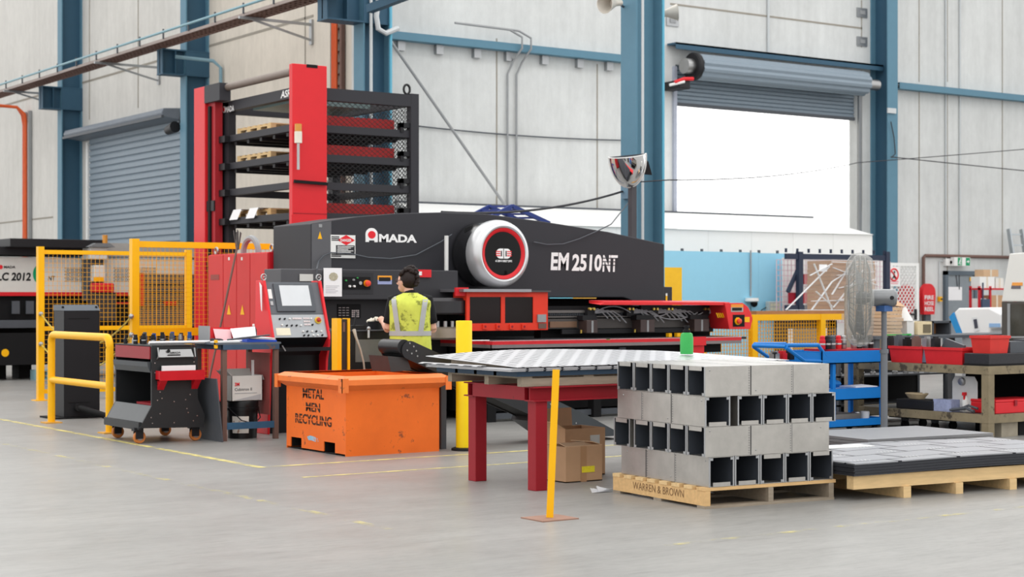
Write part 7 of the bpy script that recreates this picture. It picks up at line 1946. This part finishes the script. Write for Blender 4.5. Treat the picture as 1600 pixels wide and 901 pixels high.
MB().box(cx0_-.3, cx1_+.3, YS, YS+.8, zst-.12, zst).build('deck', wood, t)
for x in (cx0_-.25, cx1_+.15): MB().box(x, x+.1, YS+.05, YS+.75, 0, zst-.12).build('leg', wood_g, t)
xm2 = PY(1302, 450, YS).x
zt3 = PY(1330, 407, YS).z
nK = 13
for s_, (xa3, xb3, lab, mm) in enumerate(((cx0_, cx1_, 'in the shrink wrapped pile on the stillage', M('card_brown', (176, 136, 102), .8, var=.08)),)):
    for k in range(nK):
        z = zst+.001+(zt3-zst)*k/nK; j = .02*random.random()
        tag(MB().box(xa3+j, xb3-.02*random.random(), YS+.05+j, YS+.66, z, z+(zt3-zst)/nK-.004).build('flat_carton', mm), f'folded carton {lab}, {ords[k]} from the bottom' if k < 12 else f'topmost folded carton {lab}', 'cardboard', 'folded cartons on the stillage')
b = MB(); b.box(cx0_-.02, cx1_+.02, YS+.0, YS+.7, zst+.003, zt3+.02)
o = tag(b.build('shrink_wrap', M('wrap_film', (232, 232, 232), .2, var=0, alpha=.16)), 'clear shrink wrap film round the stillage of cardboard', 'film')
wm = M('wrap_band', (236, 236, 238), .3, var=0, alpha=.8)
for (pa, pb) in (((1272, 412), (1301, 486)), ((1296, 416), (1228, 484)), ((1302, 480), (1350, 420)), ((1275, 455), (1300, 478)), ((1345, 410), (1300, 440)), ((1232, 484), (1345, 484)), ((1300, 409), (1370, 412)), ((1310, 450), (1368, 436)), ((1308, 430), (1366, 424)), ((1304, 470), (1340, 462)), ((1266, 430), (1300, 412)), ((1268, 470), (1372, 468)), ((1302, 418), (1372, 446)), ((1300, 460), (1330, 410)), ((1268, 484), (1300, 440))):
    MB().bar(PY(*pa, YS-.03), PY(*pb, YS-.03), .012, .035, (0, -1, 0)).build('wrap_band', wm, o)
b = MB(); ypl(b, 1280, 413, 1292, 424, YS-.01); b.build('delivery_note', paper, o)
# second bench with odds and ends
t = thing('rear_bench', 'plain dark bench behind the red parts bins carrying cardboard and boxes', 'bench', (19, 16.7, 0))
MB().box(17.3, 22.2, 16.3, 17.2, .93, .97).build('worktop', grey_dk, t)
for x in (17.35, 19.7, 22.0):
    for y in (16.35, 17.05): MB().box(x, x+.08, y, y+.08, 0, .93).build('leg', grey_dk, t)
xa4, xb4 = PY(1378, 500, 16.5).x, PY(1408, 500, 16.5).x
for k in range(8):
    j = .03*random.random()
    tag(MB().box(xa4+j, xb4-.04*random.random(), 16.45+j, 17.1, .972+.05*k, 1.016+.05*k).build('flat_carton', card_lt if k > 4 else M('card_pile', (196, 170, 146), .8, var=.06)), f'flat cardboard on the rear bench behind the fan pole, {ords[k]} from the bottom', 'cardboard', 'flat cardboard on the rear bench')
tag(MB().hexa([(xb4-.4, 16.5, 1.42), (xb4+.1, 16.5, 1.37), (xb4+.1, 17.0, 1.37), (xb4-.4, 17.0, 1.42)], [(xb4-.2, 16.6, 1.5), (xb4-.05, 16.6, 1.5), (xb4-.05, 16.9, 1.5), (xb4-.2, 16.9, 1.5)]).build('paper_bag', card_lt), 'crumpled brown paper on top of the flat cardboard', 'paper')
a_, c_ = PY(1434, 523, 16.6), PY(1456, 502, 16.6)
t = thing('louvre_box', 'cream box with dark louvre panel on the rear bench', 'box', ((a_.x+c_.x)/2, 16.7, .972))
MB().box(a_.x, c_.x, 16.6, 16.9, .972, c_.z).build('body', M('cream_box', (232, 214, 176), .6), t); MB().box(a_.x+.11, c_.x-.03, 16.59, 16.6, 1.0, c_.z-.04).build('louvre_panel', M('louvre', (120, 110, 90), .6), t)
a_, c_ = PY(1457, 524, 16.6), PY(1486, 501, 16.6)
t = thing('open_box', 'dark open fronted box lined in brown on the rear bench', 'box', ((a_.x+c_.x)/2, 16.7, .972))
MB().box(a_.x, c_.x, 16.9, 16.93, .972, c_.z).box(a_.x, a_.x+.03, 16.6, 16.9, .972, c_.z).box(c_.x-.03, c_.x, 16.6, 16.9, .972, c_.z).box(a_.x, c_.x, 16.6, 16.9, c_.z-.03, c_.z).build('shell', grey_dk, t); MB().box(a_.x+.03, c_.x-.03, 16.86, 16.89, .98, c_.z-.03).build('inner_face', M('lining_brown', (170, 116, 76), .7), t)
tag(MB().lathe([(.12, 0), (.05, .12), (.02, .2)], (PY(1414, 500, 16.75).x, 16.75, .972+.2), (0, 0, 1), 12).box(PY(1409, 500, 16.75).x, PY(1420, 500, 16.75).x, 16.65, 16.85, .972, 1.172).build('white_sack', white), 'white sack on the rear bench beside mesh gate', 'sack')
tag(MB().box(18.0, 18.03, 16.32, 16.38, .972, 1.0).box(17.55, 18.0, 16.33, 16.37, .98, .995).build('green_tool', green_m), 'green handled tool at the edge of the rear bench', 'tool')
# white and blue lathe
XLt = 21.4
t = thing('white_lathe', 'white and blue cnc lathe with sloping hood behind the rear bench', 'machine', (22, 18.4, 0))
def LX(*pts): return [XP(px, py, XLt) for px, py in pts]
MB().prism(LX((1490, 488), (1497, 481), (1545, 480), (1564, 490), (1564, 512), (1547, 514), (1545, 526), (1504, 526)), 'X', XLt, XLt+1.0).build('hood', M('lathe_white', (236, 236, 236), .4, var=.01), t, bevel=.03)
MB().prism(LX((1483.5, 495), (1490, 488), (1506, 526), (1497, 526)), 'X', XLt-.01, XLt+1.0).build('blue_nose', M('lathe_blue', (50, 140, 200), .4), t)
MB().prism(LX((1519, 496), (1527, 495), (1531, 516), (1523, 518)), 'X', XLt-.012, XLt-.004).build('side_door', M('lathe_door', (222, 224, 226), .4), t)
MB().prism(LX((1522, 499), (1527, 498), (1529, 512), (1524, 513)), 'X', XLt-.018, XLt-.012).build('dark_decal', M('decal_dark', (70, 72, 84), .5), t)
MB().prism(LX((1546, 505), (1563, 505), (1563, 511), (1546, 511)), 'X', XLt-.01, XLt).build('blue_band', M('band_blue', (150, 186, 226), .4), t)
ya7, yb7 = XP(1560, 520, XLt)[0], XP(1500, 520, XLt)[0]; MB().box(XLt+.05, XLt+.95, ya7, yb7, 0, XP(1520, 526, XLt)[1]).build('base', M('lathe_grey', (150, 152, 156), .5), t)
# machining centre at the picture edge
XCn = 19.6
t = thing('machining_centre', 'tall cream machining centre with dark window beyond the bench', 'machine', (20.4, 15.6, 0))
def CX_(*pts): return [XP(px, py, XCn) for px, py in pts]
MB().prism(CX_((1577, 396), (1616, 393), (1616, 471), (1564.5, 471)), 'X', XCn, XCn+1.3).build('hood', M('centre_cream', (224, 224, 220), .45, var=.02), t, bevel=.015)
q = CX_((1564.5, 471), (1616, 471)); zq_ = q[0][1]
MB().box(XCn+.01, XCn+1.3, q[1][0], q[0][0], 0, zq_-.002).build('body', M('centre_grey', (84, 80, 76), .5, var=.06), t)
MB().prism(CX_((1579, 475), (1614, 475), (1614, 525), (1579, 525)), 'X', XCn-.005, XCn+.01).build('window', M('centre_window', (62, 62, 58), .15, var=.2), t)
for pp in (((1575, 474), (1579, 474), (1579, 529), (1575, 529)), ((1579, 525), (1614, 525), (1614, 528), (1579, 528))): MB().prism(CX_(*pp), 'X', XCn-.015, XCn+.01).build('window_trim', grey, t)
MB().prism(CX_((1581, 446), (1595, 446), (1595, 451), (1580, 451)), 'X', XCn-.006, XCn).build('warning_label', M('label_grey2', (110, 104, 110), .5), t)
MB().prism(CX_((1582, 441), (1598, 441), (1598, 446), (1581, 446)), 'X', XCn-.006, XCn).build('warning_label', M('label_orange3', (236, 160, 80), .5), t)
# mesh gate with prohibition sign
YGt = 26.0
a_, c_ = PY(1390, 515, YGt), PY(1434.5, 411, YGt)
t = thing('mesh_gate', 'white framed diamond mesh gate beside the blue column', 'gate', ((a_.x+c_.x)/2, YGt, 0))
MB().box(a_.x, a_.x+.07, YGt-.03, YGt+.03, .02, c_.z).box(c_.x-.09, c_.x, YGt-.03, YGt+.03, .02, c_.z).box(a_.x+.07, c_.x-.09, YGt-.03, YGt+.03, c_.z-.07, c_.z).box(a_.x+.07, c_.x-.09, YGt-.03, YGt+.03, .02, .09).build('gate_frame', white, t)
b = MB(); diamonds(b, 'x', YGt, a_.x+.07, c_.x-.09, .09, c_.z-.07, .11, .13, .014); b.build('diamond_mesh', white, t)
p = PY(1431, 491, YGt-.05); MB().box(p.x-.03, p.x+.03, YGt-.06, YGt-.03, p.z-.12, p.z+.12).box(p.x-.2, p.x-.03, YGt-.09, YGt-.06, p.z-.02, p.z+.02).build('latch', black, t)
b = MB(); ypl(b, 1389, 416, 1406, 447, YGt-.05, .01); o = tag(b.build('prohibition_sign', white), 'white sign with red no-walking circle on the mesh gate', 'sign')
p = PY(1397, 429, YGt-.065); b = MB(); b.tube([p+Vector((.13*math.cos(a), 0, .13*math.sin(a))) for a in [i*2*PI/24 for i in range(25)]], .016, 6, cap=False); b.tube([p+Vector((-.09, 0, .09)), p+Vector((.09, 0, -.09))], .014, 6); b.build('red_ring', red_txt, o)
b = MB(); b.tube([p+Vector((.01, 0, .03)), p+Vector((0, 0, -.02)), p+Vector((-.05, 0, -.09))], .014, 6); b.tube([p+Vector((0, 0, -.02)), p+Vector((.04, 0, -.09))], .014, 6); b.ball(p+Vector((.01, 0, .06)), .022, 8, 6); b.build('walking_figure', blk_txt, o)
b = MB(); ypl(b, 1391, 439, 1404, 440.5, YGt-.06, .004); ypl(b, 1392, 442, 1403, 443.5, YGt-.06, .004); b.build('sign_line', M('sign_pink', (226, 150, 160), .6), o)
# fire hose board
a_, c_ = PY(1434, 491, YW-.08), PY(1454, 443, YW-.08)
t = thing('hose_reel_board', 'red round topped fire hose reel board on the wall beside the exit door', 'sign', ((a_.x+c_.x)/2, YW-.08, a_.z))
xm3 = (a_.x+c_.x)/2; w2 = (c_.x-a_.x)/2
MB().prism([(a_.x+.04, a_.z), (c_.x-.04, a_.z), (c_.x, c_.z-.3)]+[(xm3+w2*math.cos(q), c_.z-.22+.22*math.sin(q)) for q in [i*PI/10 for i in range(11)]]+[(a_.x, c_.z-.3)], 'Y', YW-.24, YW-.12).build('board', M('board_red', (220, 40, 48), .5), t)
for k, s_ in enumerate(('FIRE', 'HOSE', 'REEL')):
    zz = a_.z+.36-.14*k; text(s_, (a_.x+.06, YW-.24, zz), NY, .32, .1, white_txt, 'lettering', t, .006, .02)
MB().box(xm3-.08, xm3+.1, YW-.2, YW-.13, 0, a_.z).build('stand', grey_dk, t)
p = PY(1421, 468, YW-.25)
t = thing('hose_reel', 'red hose reel disc mounted on the wall behind mesh gate', 'hose reel', (p.x, YW-.2, p.z))
MB().lathe([(.34, 0), (.36, .03), (.36, .1), (.34, .13)], (p.x, YW-.07, p.z), (0, -1, 0), 28).build('reel', M('reel_red', (190, 30, 44), .5), t); MB().box(p.x-.05, p.x+.05, YW-.07, YW-.005, p.z-.3, p.z+.3).build('bracket', red_dk, t)
# exit sign and services
a_, c_ = PY(1490, 415, YW-.2), PY(1515, 402, YW-.2)
t = thing('exit_sign', 'green and white running man exit sign above the grey door', 'sign', ((a_.x+c_.x)/2, YW-.2, a_.z))
MB().box(a_.x, c_.x, YW-.22, YW-.11, a_.z, c_.z).build('housing', white, t)
w3 = c_.x-a_.x
for u0, u1 in ((.22, .47), (.72, .97)):
    MB().box(a_.x+w3*u0, a_.x+w3*u1, YW-.226, YW-.22, a_.z+.01, c_.z-.01).build('green_panel', green_sg, t)
p = Vector((a_.x+w3*.345, YW-.23, (a_.z+c_.z)/2))
b = MB(); b.ball(p+Vector((.02, 0, .06)), .018, 8, 5); b.tube([p+Vector((.015, 0, .04)), p+Vector((-.01, 0, -.01)), p+Vector((.025, 0, -.05)), p+Vector((.0, 0, -.085))], .012, 6); b.tube([p+Vector((-.01, 0, -.01)), p+Vector((-.05, 0, -.06))], .011, 6); b.tube([p+Vector((.05, 0, .0)), p+Vector((.015, 0, .03)), p+Vector((-.035, 0, .01))], .009, 6); b.build('running_figure', white_txt, t)
p = Vector((a_.x+w3*.84, YW-.23, (a_.z+c_.z)/2)); b = MB(); b.add([p+Vector((-.04, 0, .015)), p+Vector((0, 0, .015)), p+Vector((0, 0, .045)), p+Vector((.05, 0, 0)), p+Vector((0, 0, -.045)), p+Vector((0, 0, -.015)), p+Vector((-.04, 0, -.015))], [(0, 1, 2, 3, 4, 5, 6)]); b.build('arrow', white_txt, t)
a_, c_ = PY(1478, 415, YW-.1), PY(1487, 404, YW-.1)
t = thing('emergency_light', 'small white emergency light box with black lens beside exit sign', 'light', (a_.x, YW-.1, a_.z))
MB().box(a_.x, c_.x, YW-.1, YW-.01, a_.z, c_.z).build('housing', white, t); MB().ball((c_.x-.02, YW-.12, (a_.z+c_.z)/2), .05, 10, 7).build('lens', glass_bk, t)
p = PY(1469, 467, YW-.05)
t = thing('call_point', 'yellow wall switch with black knob left of the grey exit door'.replace('left of', 'beside'), 'switch', (p.x, YW-.06, p.z))
MB().box(p.x-.05, p.x+.05, YW-.08, YW-.01, p.z-.06, p.z+.06).build('housing', yellow, t); MB().lathe([(.02, 0), (.02, .03)], (p.x, YW-.08, p.z), (0, -1, 0), 12).build('knob', black, t)
pipe('conduit_pipe', [(p.x, YW-.03, p.z+.06), (p.x, YW-.03, PY(1469, 408, YW).z-.03), (p.x+.02, YW-.03, PY(1469, 408, YW).z), (PY(1477, 408, YW).x, YW-.03, PY(1469, 408, YW).z)], .014, pipe_m, 'thin conduit from the yellow wall switch up to the emergency light')
# red shelving with cartons
YRs = 26.2
a_, c_ = PY(1530, 490, YRs), PY(1573, 447, YRs)
t = thing('red_shelving', 'red steel shelving unit with cartons next to the exit door', 'shelving', ((a_.x+c_.x)/2, YRs, 0))
rs = M('shelf_red', (200, 40, 52), .5)
for x in (a_.x, PY(1547, 470, YRs).x, c_.x+.3):
    for dy in (0, .26): MB().box(x, x+.05, YRs+dy, YRs+dy+.04, 0, c_.z).build('post', rs, t)
for z in (a_.z-.4, PY(1550, 482, YRs).z, PY(1550, 450, YRs).z): MB().box(a_.x, c_.x+.35, YRs, YRs+.3, z-.04, z).build('shelf', rs, t)
zt4, zt5 = PY(1550, 450, YRs).z, PY(1550, 482, YRs).z
def crt(px0, px1, py0, zb, m_, label, d=.26):
    x0, x1 = PY(px0, 450, YRs).x, PY(px1, 450, YRs).x; zt_ = PY((px0+px1)/2, py0, YRs).z
    o = thing('carton', label, 'carton', ((x0+x1)/2, YRs+.25, zb)); MB().box(x0+.01, x1-.01, YRs+.03, YRs+.03+d, zb+.001, zt_).build('body', m_, o); MB().box((x0+x1)/2-.03, (x0+x1)/2+.03, YRs+.028, YRs+.03, zb+.002, zt_).build('tape', M('tape_pale', (216, 204, 186), .4), o); return zt_
z_ = crt(1532, 1556, 432, zt4, white, 'wide white carton on top of the red shelving'); crt(1557, 1570, 434, zt4, M('carton_pale', (226, 222, 216), .7), 'narrow pale carton on top of the red shelving')
crt(1538, 1562, 421, z_+.002, card_lt, 'brown carton stacked on the wide white carton'); crt(1532, 1543, 466, zt5, white, 'small white carton inside the red shelving'); crt(1549, 1570, 461, zt5, card, 'brown carton inside the red shelving')
p = PY(1539, 475, YRs-.02); tag(MB().box(p.x-.13, p.x+.13, YRs-.06, YRs-.012, p.z-.2, p.z+.12).box(p.x-.1, p.x-.08, YRs-.05, YRs-.02, p.z+.12, p.z+.5).build('blue_tester', M('tester_blue', (60, 76, 100), .5)), 'slim dark blue tester hanging on the red shelving', 'tester')
# aluminium ladder against the wall
t = thing('aluminium_ladder', 'aluminium ladder standing against the wall above the machining centre', 'ladder', (36.5, YW-.5, 0))
al = M('aluminium', (170, 176, 180), .35, .8)
xa6, xb6 = PY(1586, 370, YW-.5).x, PY(1606, 370, YW-.5).x; zl_ = PY(1586, 357, YW-.5).z
for x in (xa6, xb6): MB().bar((x, YW-.9, 0), (x, YW-.3, zl_), .05, .1).build('stile', al, t)
for k in range(12):
    f_ = (k+.5)/12; MB().bar((xa6, YW-.9+.6*f_, zl_*f_), (xb6, YW-.9+.6*f_, zl_*f_), .04, .04).build('rung', al, t)
# timber post behind the blue trolley
tag(MB().box(PY(1322, 500, 13.95).x, PY(1330, 500, 13.95).x, 13.92, 13.98, 0, PY(1326, 447, 13.95).z).build('timber_post', wood_g), 'weathered timber post standing behind the blue trolley', 'post')

# ================================================================== DOME MIRROR, HORNS AND CABLES AT THE COLUMN
C_ = at(980, 242.5, 24.6)
t = thing('dome_mirror', 'half dome safety mirror on a dark pole in front of the blue column', 'mirror', tuple(C_))
R_ = (Vector((CA, -SA, 0))*.995+Vector((0, 0, .10))).normalized(); N_ = -Vector((SA, CA, 0)); N_ = (N_+Vector((0, 0, -.25))).normalized(); U_ = N_.cross(R_); U_ = -U_ if U_.z < 0 else U_
rr_ = .27; rb = .47
b = MB(); nA, nT = 24, 10
for i in range(nT+1):
    th = PI/2*i/nT
    for j in range(nA+1):
        ph = PI+PI*j/nA
        b.v.append(C_+R_*(rr_*math.sin(th)*math.cos(ph))+U_*(rb*math.sin(th)*math.sin(ph))+N_*(.2*math.cos(th)))
for i in range(nT):
    for j in range(nA): k = i*(nA+1)+j; b.f.append((k, k+1, k+nA+2, k+nA+1))
b.sm = True; b.build('mirror_dome', mirror, t)
b = MB(); b.tube([C_+R_*(rr_*math.cos(PI+PI*j/24))+U_*(rb*math.sin(PI+PI*j/24)) for j in range(25)], .016, 6); b.tube([C_+R_*rr_*math.cos(q_)+N_*.2*math.sin(q_) for q_ in [PI*j/16 for j in range(17)]], .008, 6); b.build('rim', white, t)
b = MB(); b.add([C_+R_*(rr_*math.cos(PI+PI*j/24))+U_*(rb*math.sin(PI+PI*j/24))-N_*.01 for j in range(25)], [tuple(range(25))]); b.build('back_sheet', grey_dk, t)
b = MB(); b.hexa([C_+R_*.18-U_*.3-N_*.03, C_+R_*.34-U_*.33-N_*.03, C_+R_*.3-U_*.12-N_*.03, C_+R_*.2-U_*.08-N_*.03], [v+N_*.01 for v in (C_+R_*.18-U_*.3-N_*.03, C_+R_*.34-U_*.33-N_*.03, C_+R_*.3-U_*.12-N_*.03, C_+R_*.2-U_*.08-N_*.03)]); b.build('mount_plate', black, t)
p0 = at(988, 288, 24.75); MB().box(p0.x-.045, p0.x+.045, p0.y-.045, p0.y+.045, 0, p0.z+.25).build('pole', M('pole_dark', (72, 70, 74), .5), t)
p = at(976, 298, 25.3); tag(MB().box(CX-.05, CX-.001, CY0+.06, CY1-.08, p.z-.1, p.z+.1).build('junction_box', M('jb_blue', (110, 140, 160), .5)), 'small bluish junction box on the column below the dome mirror', 'junction box')
def horn(name, p, dirv, label):
    t = thing(name, label, 'loudspeaker', tuple(p)); d = Vector(dirv).normalized()
    MB().lathe([(.02, -.2), (.045, -.18), (.05, -.05), (.06, 0), (.1, .12), (.14, .2), (.15, .2), (.07, .0)], p, d, 22).build('horn', M('horn_grey', (196, 190, 180), .4, .2), t)
    MB().tube([p-d*.18, p-d*.1+Vector((.1, .1, .02)), Vector((CX+.02, CY1-.05, p.z+.02))], .018, 6).build('bracket', grey_dk, t)
horn('horn_speaker', at(958, 5, 25.3), (-.9, -.2, -.15), 'pale horn loudspeaker high on the blue column, pointing across the hall')
p = at(1046, 20, 26.3); t = thing('horn_speaker', 'pale horn loudspeaker behind the blue column near the roller door', 'loudspeaker', tuple(p))
MB().lathe([(.05, -.2), (.06, -.05), (.13, .12), (.14, .12)], p, (.85, -.5, .1), 20).build('horn', M('horn_grey', (196, 190, 180), .4, .2), t); MB().tube([p-Vector((.17, -.1, .02)), (CX+.64, CY0+.15, p.z-.02)], .02, 6).build('bracket', grey_dk, t)
cm = M('cable_black', (52, 52, 56), .6, var=0)
a0 = PY(690, 331, 18.6); a1 = Vector((CX-.03, CY1-.1, at(970, 298, 25.6).z)); a2 = at(1045, 281, 25.2); a3 = PY(1340, 254, 26.0); a4 = PY(2300, 160, 25.0)
pipe('power_cable', sag(a0, a1, .12), .016, cm, 'black power cable rising from the punching machine to the blue column', 'cable')
pipe('power_cable', [at(1000, 284, 24.9)]+sag(a2, a3, .10)+sag(a3, a4, .1)[1:], .009, cm, 'black power cable strung from the dome mirror past the open roller door', 'cable')
a5 = PY(1392, 245, 27.4); a6 = PY(2300, 320, 27.4)
pipe('power_cable', sag(a5, a6, .12), .012, cm, 'thin black cable hanging from the column beside the roller door', 'cable')
pipe('power_cable', [PY(1392, 190, YW-.6), PY(1397, 215, YW-.6), PY(1399, 240, YW-.6), PY(1393, 246, YW-.6)], .012, cm, 'short black lead drooping down the column right beside the roller door'.replace('right ', ''), 'cable')
b = MB(); ypl(b, 1386, 169, 1399, 177, YW-.56, .03); tag(b.build('cable_clamp', pipe_m), 'pale clamp plate on the column beside the roller door', 'clamp')
